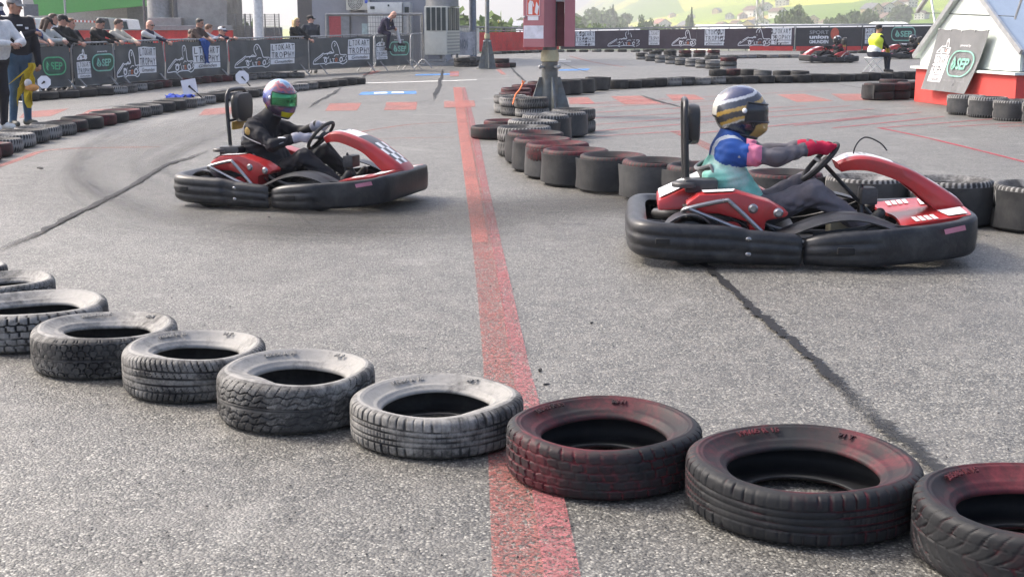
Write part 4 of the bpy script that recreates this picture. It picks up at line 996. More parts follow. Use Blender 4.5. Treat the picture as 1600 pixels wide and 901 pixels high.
# wall air conditioner, cabinet, chiller
o = empty('wall_air_conditioner', (0,0,0), 0, 'white wall mounted air conditioner with a round fan', 'air conditioner'); Yb = 49.4
a, b = X(542,Yb), X(577,Yb); q = MB(); q.box(((a+b)/2, Yb+.25, (Z(16,Yb)+Z(-16,Yb))/2), (b-a, .5, Z(-16,Yb)-Z(16,Yb))); q.build('casing', M_CREAM, o, bevel=.02)
q = MB(); c = Vector((X(556.5,Yb), Yb-.012, Z(4,Yb))); R0 = (X(569,Yb)-X(545,Yb))/2
for k in range(5): r = R0*(k+1)/5; q.tube([(c.x+r*math.cos(t*.2618), c.y, c.z+r*math.sin(t*.2618)) for t in range(24)], .012, 5, closed=True)
for k in range(8): t = k*math.pi/4; q.tube([(c.x, c.y, c.z), (c.x+R0*math.cos(t), c.y, c.z+R0*math.sin(t))], .008, 4)
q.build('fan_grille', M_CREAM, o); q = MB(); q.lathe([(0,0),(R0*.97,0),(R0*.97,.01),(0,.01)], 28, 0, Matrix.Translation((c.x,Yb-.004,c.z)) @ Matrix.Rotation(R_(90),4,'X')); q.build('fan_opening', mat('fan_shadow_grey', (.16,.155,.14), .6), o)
for s in (548, 572): q = MB(); u = X(s,Yb); q.box((u, Yb+.28, Z(17.6,Yb)), (.05,.55,.06)); q.build('bracket', M_RAIL, o, False)
q = MB(); q.box((X(573.5,Yb),Yb-.012,Z(3,Yb)),(.11,.02,.12)); q.build('blue_sticker', mat('blue_sticker', (.06,.10,.42), .5), o, False)
o = empty('air_handling_cabinet', (0,0,0), 0, 'white air handling cabinet behind the seated racer', 'cabinet'); Yb = 48.2
a, b = X(575,Yb), X(629,Yb); c2 = X(642,Yb); zt, zm = Z(4,Yb), Z(21.5,Yb)
q = MB(); q.box(((a+b)/2, Yb+.6, (zt+zm)/2), (b-a, 1.2, zt-zm)); q.build('upper_casing', M_WHITEM, o, bevel=.02)
q = MB(); q.box(((a+b)/2, Yb+.62, zm/2), (b-a-.04, 1.16, zm-.03)); q.build('lower_casing', M_WHITEM, o, bevel=.02)
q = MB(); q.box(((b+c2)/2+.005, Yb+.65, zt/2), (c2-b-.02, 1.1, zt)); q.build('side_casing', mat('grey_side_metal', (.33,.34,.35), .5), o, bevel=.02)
q = MB(); q.box((X(583,Yb),Yb-.012,Z(12.5,Yb)),(.16,.03,.1)); q.build('display', M_DK, o, False); q = MB(); q.box((X(608,Yb),Yb-.012,Z(9,Yb)),(.06,.03,.07)); q.build('lamp', M_DK, o, False)
q = MB(); q.box((X(636,Yb),Yb+.08,Z(16,Yb)),(.16,.03,.22)); q.build('vent', M_DK, o, False)
q = MB()
for k in range(14): u = a+(b-a)*k/13; q.tube([(u,Yb-.05,.1),(u,Yb-.05,zm)], .008, 4)
for k in range(12): z = .1+(zm-.1)*k/11; q.tube([(a,Yb-.055,z),(b,Yb-.055,z)], .008, 4)
q.build('guard_mesh', M_RAIL, o)
o = empty('pipe_rack', (0,0,0), 0, 'grey post and rail rack in front of the white cabinet', 'rack'); Yb = 47.0
q = MB(); q.tube([(X(511,Yb),Yb,Z(23,Yb)),(X(660,Yb),Yb,Z(22.5,Yb))], .05, 8); q.build('rail', M_RAIL, o)
for x in (511,639,659): q = MB(); q.tube([(X(x,Yb),Yb,0),(X(x,Yb),Yb,Z(23,Yb))], .05, 8); q.build('post', M_RAIL, o)
o = empty('chiller_unit', (0,0,0), 0, 'big cream chiller with dark vertical coils standing on legs', 'chiller'); Yb = 46.5
a, b, c2 = X(663,Yb), X(698,Yb), X(715,Yb); z0, z1 = Z(86,Yb), Z(10,Yb); D = 2.0
m4 = [(a,Yb),(b,Yb),(c2,Yb+D),(a+(c2-b),Yb+D)]
q = MB(); q.hexa([(x,y,z0) for x,y in m4]+[(x,y,z1) for x,y in m4]); q.build('casing', M_CREAM, o, bevel=.03)
for k in range(4):
    u0 = a+(b-a)*(.10+.23*k); q = MB(); q.box((u0+(b-a)*.09, Yb-.012, (Z(12,Yb)+Z(48,Yb))/2), ((b-a)*.17,.03,Z(12,Yb)-Z(48,Yb))); q.build('coil_panel', M_DK, o, False)
dv = Vector((c2-b, D, 0)); nv_ = Vector((D, -(c2-b), 0)).normalized()
for k in range(3):
    pc = Vector((b,Yb,0))+dv*(.2+.3*k)+nv_*.012; q = MB(); q.box((pc.x,pc.y,(Z(12,Yb)+Z(48,Yb))/2), (dv.length*.22,.03,Z(12,Yb)-Z(48,Yb)), math.atan2(dv.y,dv.x)); q.build('coil_panel', M_DK, o, False)
for k in range(7):
    pc = Vector((b,Yb,0))+dv*.5+nv_*.012; q = MB(); q.box((pc.x,pc.y,Z(52+k*5,Yb)), (dv.length*.9,.025,.05), math.atan2(dv.y,dv.x)); q.build('louvre', mat('louvre_grey', (.28,.28,.26), .5), o, False)
q = MB(); q.lathe([(0,.3),(.55,.3),(.6,.25),(.6,0)], 20, 0, Matrix.Translation(((a+c2)/2,Yb+D/2,z1))); q.build('fan_hood', M_RAIL, o)
for x, y in ((a+.1,Yb+.1),(b-.1,Yb+.1),(c2-.1,Yb+D-.1),(a+(c2-b)+.1,Yb+D-.1)): q = MB(); q.box((x,y,z0/2),(.09,.09,z0)); q.build('leg', M_RAIL, o, False)
q = MB(); q.box(((a+b)/2,Yb+.1,z0*.55),(b-a,.06,.07)); q.box(((a+b)/2+.3,Yb+.3,.07),(b-a+.9,.5,.14)); q.build('base_frame', M_RAIL, o, False)
# white fence panel with lettering and lamp pole beside chiller
o = empty('white_barrier', (0,0,0), 0, 'white cloth covered barrier beside the chiller unit', 'barrier'); Yb = 56
q = MB(); aa, bb = X(706,Yb), X(744,Yb); q.grid([[(aa+(bb-aa)*k/10, Yb-.03*math.sin(k*1.3), .18+(Z(50,Yb)-.18)*j/4) for k in range(11)] for j in range(5)]); sh = q.build('cloth_cover', MATS['white_cloth'], o, solid=.01)
q = MB(); put_text(q, 'UNION', (X(716,Yb),.45,X(731,Yb),.85), lambda x, y: (x, Yb-.07, y), 0, .02); q.build('printed_lettering', PR['gr'], sh, False, fix=False)
q = MB(); q.tube([(aa,Yb,.1),(aa,Yb,Z(49,Yb)),(bb,Yb,Z(49,Yb)),(bb,Yb,.1)], .03, 6); q.tube([(bb-.1,Yb-.4,.02),(bb-.1,Yb,.5)], .025, 6); q.build('frame', M_BARR, o)
o = empty('picket_railing', (0,0,0), 0, 'pale upright railing along the yard edge behind the chiller', 'railing'); Yb = 62
q = MB()
for k in range(26): u = X(690,Yb)+(X(748,Yb)-X(690,Yb))*k/25; q.tube([(u,Yb,.1),(u,Yb,Z(41+.1*k,Yb))], .03, 5)
q.build('pickets', M_WHITEM, o); q = MB(); q.tube([(X(690,Yb),Yb,Z(41,Yb)),(X(872,Yb),Yb,Z(46,Yb))], .05, 6); q.build('rail', M_RAIL, o)
p = at(739, 100, 58); q = MB(); q.tube([(p.x,58,0),(p.x,58,8)], [.17,.15], 10); tag(q.build('steel_column', mat('blue_grey_steel', (.17,.19,.23), .5, .3)), 'blue grey steel column between the chiller and slim lamp post', 'column')
# slim lamp post with triangular foot fins
M_POST = mat('weathered_post_steel', (.14,.155,.16), .5, .35, var=.25, scale=10, dirt=(.10,.075,.04), dirt_amt=.9, dscale=3)
def fin_post(px, py, label, r, zfin, wfin, sleeve, Ht, name):
    b = G(px, py); o = empty(name, b, .25, label, 'post')
    q = MB(); q.lathe([(r*1.0,.0),(r*1.0,sleeve[0]),(r*1.02,sleeve[0]+.01),(r*.86,sleeve[0]+.03),(r*.86,Ht),(0,Ht)], 20); q.build('pole', M_POST, o)
    q = MB(); q.lathe([(r*1.0,sleeve[0]-.01),(r*1.12,sleeve[0]),(r*1.12,sleeve[1]-.06),(r*.95,sleeve[1]),(r*.86,sleeve[1])], 20); q.build('sleeve', mat('yellowed_plastic_sleeve', (.40,.36,.22), .6, var=.15, dirt=(.2,.16,.1), dirt_amt=.5), o)
    for k in range(4):
        a = k*math.pi/2; q = MB(); q.prism([(r*.9,0),(wfin,0),(wfin,.05),(r*1.35,zfin),(r*.9,zfin)], -.012, .012, 1, 0, Matrix.Rotation(a, 4, 'Z')); q.build('base_fin', M_POST, o, False)
    for k in range(4):
        a = k*math.pi/2+.4; q = MB(); q.tube([(r*.9*math.cos(a), r*.9*math.sin(a), sleeve[0]-.09), (r*1.5*math.cos(a), r*1.5*math.sin(a), sleeve[0]-.09)], .022, 8); q.ball((r*1.5*math.cos(a), r*1.5*math.sin(a), sleeve[0]-.09), .032, 8, 6); q.build('bolt', M_GALV, o)
    q = MB(); q.box((0,0,.012),(wfin*2.05,wfin*2.05,.024)); q.build('base_plate', M_POST, o, False)
    return o, b
o, b = fin_post(761.5, 108, 'slim lamp post with triangular fins between the tyre stacks', .085, .95, .30, (1.0,1.16), 5.5, 'lamp_post')
q = MB(); z = at(762, 0, b.y).z; q.box((0,-.13,z+.35),(.48,.03,.7)); q.build('sign_plate', M_WHITEM, o, False)
o, b = fin_post(858.5, 180, 'sturdy post with triangular fins holding up the red cabinet', .128, .60, .35, (.85,1.02), 4.5, 'cabinet_post')
# red hose cabinet
M_REDC = mat('faded_red_cabinet_paint', (.40,.155,.17), .5, var=.07, scale=3, dirt=(.30,.10,.11), dirt_amt=.5)
Yc = b.y; o = empty('hose_cabinet', (0,0,0), 0, 'faded red fire hose cabinet mounted on the sturdy post', 'cabinet')
def zc_(py, Y): return at(858, py, Y).z
xl = lambda px, Y: at(px, 40, Y).x
y0, y1 = Yc-.20, Yc+.16; zb = zc_(74, y0)
cut = [(xl(817.5,y0),y0),(xl(850.5,y0-.12),y0-.12),(xl(868,y0+.12),y0+.12),(xl(868,y0+.12),y1),(xl(819,y1),y1)]
q = MB(); q.prism(cut, zb, zb+1.15); q.build('casing', M_REDC, o, False, bevel=.006)
y2 = y0+.04; q = MB(); q.prism([(xl(882,y2),y2),(xl(898.5,y2+.02),y2+.02),(xl(898.5,y1),y1),(xl(882,y1),y1)], zb+.005, zb+1.15); q.build('side_compartment', M_REDC, o, False, bevel=.006)
q = MB(); q.prism([(xl(868.3,y1-.04),y1-.04),(xl(881.8,y1-.04),y1-.04),(xl(881.8,y1),y1),(xl(868.3,y1),y1)], zb+.01, zb+1.15); q.build('recess_back', mat('dark_red_recess', (.22,.05,.065), .6), o, False)
q = MB(); q.box((xl(875,y0+.1), y0+.2, zc_(1.5, y0)), (.13,.2,.015)); q.build('shelf', M_WHITEM, o, False)
dirv = Vector((cut[1][0]-cut[0][0], cut[1][1]-cut[0][1], 0)); Ld = dirv.length; dirv.normalize(); nrm = Vector((dirv.y, -dirv.x, 0))
def onface(u, v, off=.003): p = Vector((cut[0][0], cut[0][1], 0))+dirv*(u*Ld)+nrm*off; return (p.x, p.y, zb+v)
hpx = 1/ppm((0, y0, 1.0))
V_ = lambda py: (74-py)*hpx
def facebox(name, u0, u1, p0, p1, material, off=.004):
    q = MB(); q.hexa([onface(u0,V_(p1),.0),onface(u1,V_(p1),.0),onface(u1,V_(p1),off),onface(u0,V_(p1),off),onface(u0,V_(p0),.0),onface(u1,V_(p0),.0),onface(u1,V_(p0),off),onface(u0,V_(p0),off)]); return q.build(name, material, o, False)
facebox('fire_sign', .17, .78, 1, 26.5, PR['w'], .004); sg = facebox('fire_sign_field', .19, .76, 2, 25.5, mat('sign_red', (.60,.09,.05), .5), .006)
q = MB(); F1 = lambda x, y: onface(x, y, .0075)
put_poly(q, [(.25,V_(24)),(.44,V_(24)),(.44,V_(8)),(.40,V_(5)),(.38,V_(3)),(.31,V_(3)),(.29,V_(5)),(.25,V_(8))], F1); put_ribbon(q, [(.36,V_(5)),(.46,V_(6)),(.50,V_(12))], .035, F1)
for k in range(4): put_poly(q, [(.55+.03*k,V_(21+k)),(.585+.03*k,V_(22+k)),(.66+.03*k,V_(6+2*k)),(.62+.03*k,V_(5+2*k))], F1)
q.build('symbol', PR['w'], sg, False, fix=False)
facebox('small_label', .22, .72, 27, 33, PR['w'], .004); facebox('paper_notice', .03, .96, 41, 61, mat('paper_white', (.60,.60,.66), .8), .004); facebox('edge_seam', .992, .998, 0, 73, mat('seam_dark_red', (.16,.04,.05), .6), .003)
q = MB(); q.ball(onface(.07, V_(28), .01), .02, 8, 6); q.build('lock', M_GALV, o)
# orange strap on the tyres by the post
p = G(814, 182); q = MB(); z0 = .33
pts = [(p.x-.13,p.y-.25,.20),(p.x-.09,p.y-.20,.34),(p.x-.02,p.y-.14,.42),(p.x+.03,p.y-.12,.52)]
q.tube(pts, .012, 6, sx=2.2); q.tube([(p.x+.03,p.y-.13,.52),(p.x+.06,p.y-.13,.55),(p.x+.02,p.y-.13,.56),(p.x+.03,p.y-.13,.52)], .014, 5); tag(q.build('orange_strap', mat('orange_webbing', (.75,.16,.03), .6)), 'orange webbing strap on the pale tyre stacks by the cabinet post', 'strap')
# ------------------------------------------------------------------ concrete pier, green canopy, red wall on the left
o = empty('concrete_pier', (0,0,0), 0, 'massive concrete pier with steel duct behind the spectators', 'pier'); Yp = 54
def blk(name, x0, x1, y0, y1, Y, D, material, bev=.03): a, b = at(x0, y1, Y), at(x1, y0, Y); q = MB(); q.box(((a.x+b.x)/2, Y+D/2, (max(a.z, 0)+b.z)/2), (b.x-a.x, D, b.z-max(a.z, 0))); return q.build(name, material, o, False, bevel=bev)
blk('shaft', 282, 352, -60, 110, Yp, 3, M_CONC); blk('pedestal', 235, 363, 40, 110, Yp-.5, 4, M_CONC); blk('pedestal_step', 232, 283, 28, 41, Yp-.4, 3.6, M_CONC)
a = at(266, 10, Yp-.1); q = MB(); q.tube([(at(245,10,Yp).x, Yp+.5, 1.5), (at(245,10,Yp).x, Yp+.5, 5)], .52, 20); q.build('steel_duct', mat('grey_duct_metal', (.27,.28,.29), .5, .4, dirt=(.16,.15,.14), dirt_amt=.5), o)
q = MB(); q.tube([(at(275,10,Yp).x, Yp+.3, 1.5), (at(275,10,Yp).x, Yp+.3, 5)], .2, 14); q.build('steel_duct', M_GREYD, o)
q = MB(); q.tube([(at(228,26,Yp).x, Yp-.2, 1.2), (at(228,26,Yp).x, Yp-.2, Z(24,Yp)), (at(226,0,Yp).x, Yp-.2, 5)], .05, 8); q.build('cable_pipe', M_GREYD, o)
o = empty('red_parapet', (0,0,0), 0, 'low red parapet wall behind the spectators', 'wall'); panel(o, 'wall_board', -40, 47.5, 363, 110, 52.5, M_REDB_, .15); panel(o, 'coping', -42, 46, 365, 47.6, 52.4, M_CONC, .4)
o = empty('canopy_building', (0,0,0), 0, 'hall with green fascia and lit ceiling behind the spectators', 'building'); Yg = 66
a, b, c, d = at(40,-6,Yg), at(226,-8,Yg), at(226,9.5,Yg), at(60,25,Yg)
q = MB(); q.hexa([(d.x,Yg,d.z),(c.x,Yg,c.z),(c.x,Yg+.4,c.z),(d.x,Yg+.4,d.z),(a.x,Yg,a.z+1),(b.x,Yg,b.z+1),(b.x,Yg+.4,b.z+1),(a.x,Yg+.4,a.z+1)]); q.build('green_fascia', M_GREEN, o, False)
panel(o, 'back_wall', 40, -10, 232, 60, Yg+9, mat('hall_wall', (.42,.40,.37), .8), .3); panel(o, 'wall_end', 201, 11, 229, 60, Yg+3, mat('hall_wall_grey', (.24,.245,.25), .8), .3)
q = MB(); z = at(100, 22, Yg+1).z; xa, xb = at(30,0,Yg).x, at(226,0,Yg).x; q.box(((xa+xb)/2, Yg+4.8, c.z+.75), (xb-xa, 8.6, .2)); q.build('ceiling', mat('hall_ceiling', (.5,.49,.47), .8), o, False)
M_LAMP, nt_, p_ = new_mat('ceiling_lamp_glow'); p_.inputs['Emission Color'].default_value = (1,.93,.8,1); p_.inputs['Emission Strength'].default_value = 2.5
for x, y in ((125,15),(117,18),(107,20)): pp = at(x, y, Yg+2.6); q = MB(); q.lathe([(0,0),(.28,0),(.28,.12),(0,.12)], 16, 0, Matrix.Translation((pp.x, pp.y, c.z+.52))); q.build('ceiling_lamp', M_LAMP, o)
pp = at(101.5, 10, Yg-1); q = MB(); q.tube([(pp.x,pp.y,0),(pp.x,pp.y,5)], .06, 8); tag(q.build('thin_mast', M_GALV), 'thin grey mast in front of the green fascia', 'mast')
def parked(x0, x1, y0, y1, Y, label, col, name):
    a, b = at(x0, y1, Y), at(x1, y0, Y); L = b.x-a.x; h = b.z; o = empty(name, (0,0,0), 0, label, 'van'); q = MB(); m_ = mat(name+'_paint', col, .35, coat=.5)
    q.prism([(a.x,.35),(b.x,.35),(b.x,h*.55),(b.x-L*.12,h*.62),(b.x-L*.25,h*.97),(a.x+L*.05,h),(a.x,h*.9)], Y, Y+1.9, 1); bd = q.build('body', m_, o, False, bevel=.05)
    q = MB(); q.prism([(a.x+L*.45,h*.62),(b.x-L*.16,h*.62),(b.x-L*.27,h*.92),(a.x+L*.45,h*.92)], Y-.02, Y+.02, 1); q.build('window', M_GLASS, o, False)
    for u in (.2, .82): q = MB(); q.lathe([(0,-.1),(.33,-.1),(.35,-.05),(.35,.12),(0,.12)], 18, 0, Matrix.Translation((a.x+L*u, Y+.05, .35)) @ Matrix.Rotation(R_(90),4,'X')); q.build('wheel', MT['black'], o)
parked(150, 176, 27, 60, 57, 'dark boxy van parked behind the boy in black', (.02,.025,.028), 'parked_van'); parked(176, 206, 29, 60, 60, 'white van with grey load box parked behind the boy in cream', (.52,.52,.54), 'white_van'); parked(38, 60, 28, 62, 57, 'pale silver van behind the grey haired man', (.42,.46,.5), 'silver_van')
o = empty('sign_board', (0,0,0), 0, 'dark blue grey board on a post above the silver van', 'sign'); panel(o, 'board', 38, 7, 58.5, 25.5, 56, mat('slate_board', (.10,.12,.14), .5), .08); q = MB(); pp = at(48, 20, 56.1); q.tube([(pp.x,56.12,0),(pp.x,56.12,Z(8,56))], .06, 8); q.build('post', M_RAIL, o)
o = empty('warning_tape', (0,0,0), 0, 'red and white warning tape stretched before the hall', 'tape')
for k in range(14): q = MB(); pp = at(108+k*2.9, 33+.1*k, 63); q.box((pp.x+.045,63,pp.z),(.091,.006,.10)); q.build('tape_stripe', PR['r'] if k % 2 else PR['w'], o, False)
# ------------------------------------------------------------------ shed with red base and pale metal gable
b0, b1 = G(1428,158.5), G(1584,178); d1 = (b1-b0); Ls = d1.length; d1.normalize(); d2 = Vector((-d1.y, d1.x, 0))
if d2.x < 0: d2 = -d2
Ms = Matrix(((d1.x, d2.x, 0, b0.x), (d1.y, d2.y, 0, b0.y), (0, 0, 1, 0), (0, 0, 0, 1)))      # local x along the left face, y into the shed
o = bpy.data.objects.new('red_shed', None); COL.objects.link(o); o.matrix_world = Ms; tag(o, 'shed with bright red base and pale green metal gable', 'shed')
Zb = at(1584, 118, b1.y).z; DS = 6.0
zl = lambda px, py, u: at(px, py, (b0+d1*u).y).z
M_REDW = mat('red_masonry_paint', (.56,.055,.045), .7, var=.10, scale=3, dirt=(.35,.04,.04), dirt_amt=.4); M_PALE = mat('pale_green_sheet', (.60,.66,.61), .5, var=.04, dirt=(.45,.5,.46), dirt_amt=.3); M_ROOFB = mat('shaded_blue_grey_roof_sheet', (.30,.37,.46), .42, .1, var=.05); M_ALU = mat('aluminium_trim', (.55,.56,.56), .35, .8, var=.1)  # blue-grey roof sheet also has the shade of its side in the colour
q = MB(); q.box((Ls/2, DS/2, Zb/2), (Ls, DS, Zb)); q.build('red_base', M_REDW, o, False, bevel=.01)
q = MB(); q.box((Ls/2, DS/2, Zb+.022), (Ls+.16, DS+.16, .044)); q.build('ledge', mat('pale_ledge', (.58,.62,.58), .55), o, False, bevel=.006)
ap = at(1512, -24, (b0+d1*Ls*.55).y).z; zs = Zb+.06
wl, wr = .06, Ls-.02; zw = Zb+.38; ua = Ls*.50
poly = [(wl,zs),(wr,zs),(wr,zw),(ua,ap),(wl,Zb+.26)]
q = MB(); q.prism(poly, .05, DS-.3, 1); q.build('gable_wall', M_PALE, o, False)
def slab(u0, z0, u1, z1, t, ya, yb, name, material, par=o):
    nx, nz = -(z1-z0), (u1-u0); l = math.hypot(nx, nz); nx, nz = nx/l*t, nz/l*t
    q = MB(); q.prism([(u0,z0),(u1,z1),(u1+nx,z1+nz),(u0+nx,z0+nz)], ya, yb, 1); return q.build(name, material, par, False)
slab(ua, ap+.03, Ls+.10, zw-.05, .05, .0, DS, 'roof_slope', M_ROOFB); slab(-.05, Zb+.18, ua, ap+.03, .05, .0, DS, 'roof_slope', M_PALE)
slab(ua, ap+.03, Ls+.10, zw-.05, .09, -.05, .0, 'verge_trim', M_ALU); slab(-.05, Zb+.18, ua, ap+.03, .09, -.05, .0, 'verge_trim', M_ALU)
for k in range(1, 6): slab(ua, ap+.085, Ls+.08, zw+.01, .03, k*1.0, k*1.0+.03, 'roof_seam', M_ROOFB)
q = MB(); q.prism([(wr+.003,zs),(wr+.02,zs),(wr+.02,zw-.06),(wr+.003,zw-.06)], .1, DS-.4, 1); q.build('side_wall', mat('shaded_blue_grey_wall_sheet', (.27,.31,.35), .5), o, False)  # blue-grey wall, coloured darker for the shaded side as well
for z in (Zb+.95,): q = MB(); q.box((ua,.045,z+.5),(.9,.008,.006)); q.build('sheet_joint', M_ALU, o, False)
q = MB(); q.tube([(wl+.12,.04,Zb+1.02),(Ls-.30,.04,Zb+.93)], .007, 5); q.build('tie_wire', M_DK, o)
# safety rails above the slopes
for nm, (u0, z0), (u1, z1) in (('roof_rail', (-.32,Zb+1.05), (ua-.45,ap+.75)), ('roof_rail', (Ls+.35,Zb+1.25), (ua+.55,ap+.70))):
    q = MB(); q.tube([(u0,.12,z0),(u1,.12,z1)], .045, 8); r_ = q.build(nm, M_ALU, o)
    q = MB(); um, zm_ = u0+(u1-u0)*.28, z0+(z1-z0)*.28; sgn = -1 if u0 < ua else 1
    q.tube([(um,.12,zm_),(um-sgn*.30,.12,zm_-.62)], .022, 6); q.build('rail_post', M_ALU, r_)
# banner leaning on its left face
sb = empty('leaning_banner', (0,0,0), 0, 'grey banner with white block and mint oval tied to the red shed', 'banner'); sb.matrix_world = Ms
UL = lambda px: min(max((px-1428)/(1584-1428), -.1), 1.0)
def Up(px):
    lo, hi = -.2, 1.2
    for _ in range(30):
        md = (lo+hi)/2
        if proj(b0+d1*Ls*md)[0] < px: lo = md
        else: hi = md
    return lo*Ls
def zat(px, py, off=0.0): u = Up(px); pt = b0+d1*u-d2*off; return at(px, py, pt.y).z
C00, C10, C11, C01 = (Up(1451),zat(1451,139)), (Up(1520),zat(1520,147)), (Up(1543),zat(1543,47)), (Up(1465),zat(1465,45))
def BP(u, v, off=0.0):
    x = (1-v)*((1-u)*C00[0]+u*C10[0])+v*((1-u)*C01[0]+u*C11[0]); z = (1-v)*((1-u)*C00[1]+u*C10[1])+v*((1-u)*C01[1]+u*C11[1])
    return Vector((x, -(.07+.10*(1-v)**2)-off-.006*math.sin(u*38)*(1-v)-.010*math.sin(u*9+v*3), z-.02*math.sin(u*math.pi*3)**2*(1 if v > .98 else 0)))
m = MB(); m.grid([[BP(k/60, j/10) for k in range(61)] for j in range(11)]); bn = m.build('banner_cloth', mat('banner_sheen_grey', (.165,.168,.17), .32, var=.15, scale=3, dirt=(.2,.2,.2), dirt_amt=.3), sb, solid=.003)
q = MB(); f = lambda x, y, off=0.0: BP(x, y, .010+off)
print_trophy(q, .10, .14, .27, .44, f); print_kart(q, .10, .60, .26, .24, f, .012)
print_sep(q, .42, .26, .50, .40, f, 't', False, .02, False); put_text(q, 'powered by', (.56,.72,.76,.77), f, PI['w'], .02); put_text(q, 'clean energy systems', (.42,.16,.90,.2), f, PI['gr'])
q.build('printed_lettering', PL, bn, False, fix=False)
for u in (.02, .26, .5, .74, .98): q = MB(); c = BP(u, .99); q.ball((c.x, c.y-.008, c.z), .016, 8, 6); q.build('eyelet', M_ALU, sb)
# ------------------------------------------------------------------ rental karts (local x forward, y left, z up)
M_BUMP = mat('bumper_plastic', (.010,.011,.014), .38, var=.3, scale=7, dirt=(.07,.068,.066), dirt_amt=.5, dscale=7, bmp=.14, spec=.4)
M_KRED = mat('kart_red_plastic', (.34,.018,.020), .32, var=.14, scale=5, dirt=(.13,.03,.03), dirt_amt=.6, dscale=6, coat=.15)
M_KWH = mat('kart_white_sticker', (.66,.66,.66), .35, var=.05, dirt=(.4,.38,.36), dirt_amt=.4); M_KBK = mat('kart_black_sticker', (.022,.022,.025), .35)
M_TUBE = mat('chrome_molly_tube', (.30,.30,.31), .3, .85, var=.15); M_TBK = mat('black_tube', (.03,.03,.032), .38, .3); M_ENG = mat('engine_casting', (.075,.075,.078), .5, .5, var=.3, scale=20, dirt=(.03,.025,.02), dirt_amt=.6)
M_SEAT = mat('seat_black_fibre', (.018,.018,.02), .4, dirt=(.06,.06,.06), dirt_amt=.4); M_PAD = mat('headrest_vinyl', (.022,.022,.023), .5, var=.2); M_YEL = mat('number_plate_ochre', (.45,.28,.05), .55, dirt=(.2,.14,.05), dirt_amt=.5)
M_SLICK = mat('slick_rubber', (.018,.018,.019), .55, dirt=(.06,.06,.058), dirt_amt=.5); M_RIM = mat('rim_alloy', (.30,.30,.31), .35, .8); M_GRIP = mat('steering_suede', (.016,.016,.017), .75); M_TANK = mat('fuel_tank_plastic', (.40,.36,.25), .4)
M_FLOOR = mat('floor_tray_metal', (.16,.16,.165), .4, .7, dirt=(.05,.05,.05), dirt_amt=.6)
STN = [(-1.03,0,.11,.29,1),(-1.03,-.30,.11,.29,1),(-1.02,-.48,.10,.29,1),(-.99,-.60,.095,.288,1),(-.92,-.665,.085,.285,1),(-.80,-.695,.07,.28,1),(-.65,-.70,.06,.275,1),(-.50,-.70,.055,.27,1),(-.44,-.698,.05,.262,.45),(-.36,-.698,.045,.25,.45),(-.33,-.695,.045,.245,.75),(-.20,-.69,.04,.235,.75),(-.08,-.68,.035,.222,.75),(-.03,-.665,.035,.21,.3)]
STF = [(-.01,-.645,.04,.195,.1),(.02,-.662,.04,.205,.6),(.08,-.685,.038,.222,1),(.18,-.705,.038,.238,1),(.32,-.71,.04,.25,1),(.40,-.705,.045,.253,.5),(.46,-.69,.05,.256,.1),(.56,-.665,.06,.262,.05),(.70,-.63,.075,.272,.05),(.84,-.585,.095,.285,.05),(.95,-.54,.115,.30,.05),(1.01,-.48,.135,.312,.05),(1.035,-.38,.14,.316,.05),(1.045,-.2,.145,.318,.05),(1.05,0,.145,.318,.05)]
def bumper(stn, name, parent, bulge=.028, lip=.10):
    stn = [(x, y, a*.62, b-.010, r) for x, y, a, b, r in stn]
    full = stn+[(x,-y,a,b,r) for x, y, a, b, r in stn[::-1] if abs(y) > 1e-6]
    P = spline([Vector((x,y,0)) for x,y,*_ in full], 4); Z = spline([Vector((a,b,r)) for _,_,a,b,r in full], 4)
    m = MB(); rows = []
    for i, p in enumerate(P):
        a = P[max(0,i-1)]; b = P[min(len(P)-1,i+1)]; t = (b-a).normalized(); n = Vector((t.y,-t.x,0)) # outward is to the right of travel
        if (n.x*p.x+n.y*p.y) < 0: n = -n
        zb, zt, r = Z[i]; row = []
        pr = [(-lip,zt-.035),(-lip*.6,zt-.006),(-.022,zt),(-.006,zt-.006)]
        for k in range(1, 20):
            s = k/20; zz = zt-.008-(zt-zb-.016)*s
            rib = (abs(math.sin(s*math.pi*3))**.42*bulge*.55+.016*math.sin(s*math.pi))*r+(1-r)*.007*math.sin(s*math.pi)
            row_o = rib; pr.append((row_o, zz))
        pr += [(-.012,zb),(-.05,zb+.004),(-lip,zb+.02)]
        for o_, z in pr: row.append((p.x+n.x*o_, p.y+n.y*o_, z))
        rows.append(row)
    m.grid(rows, cv=False); return m.build(name, M_BUMP, parent, angle=50)
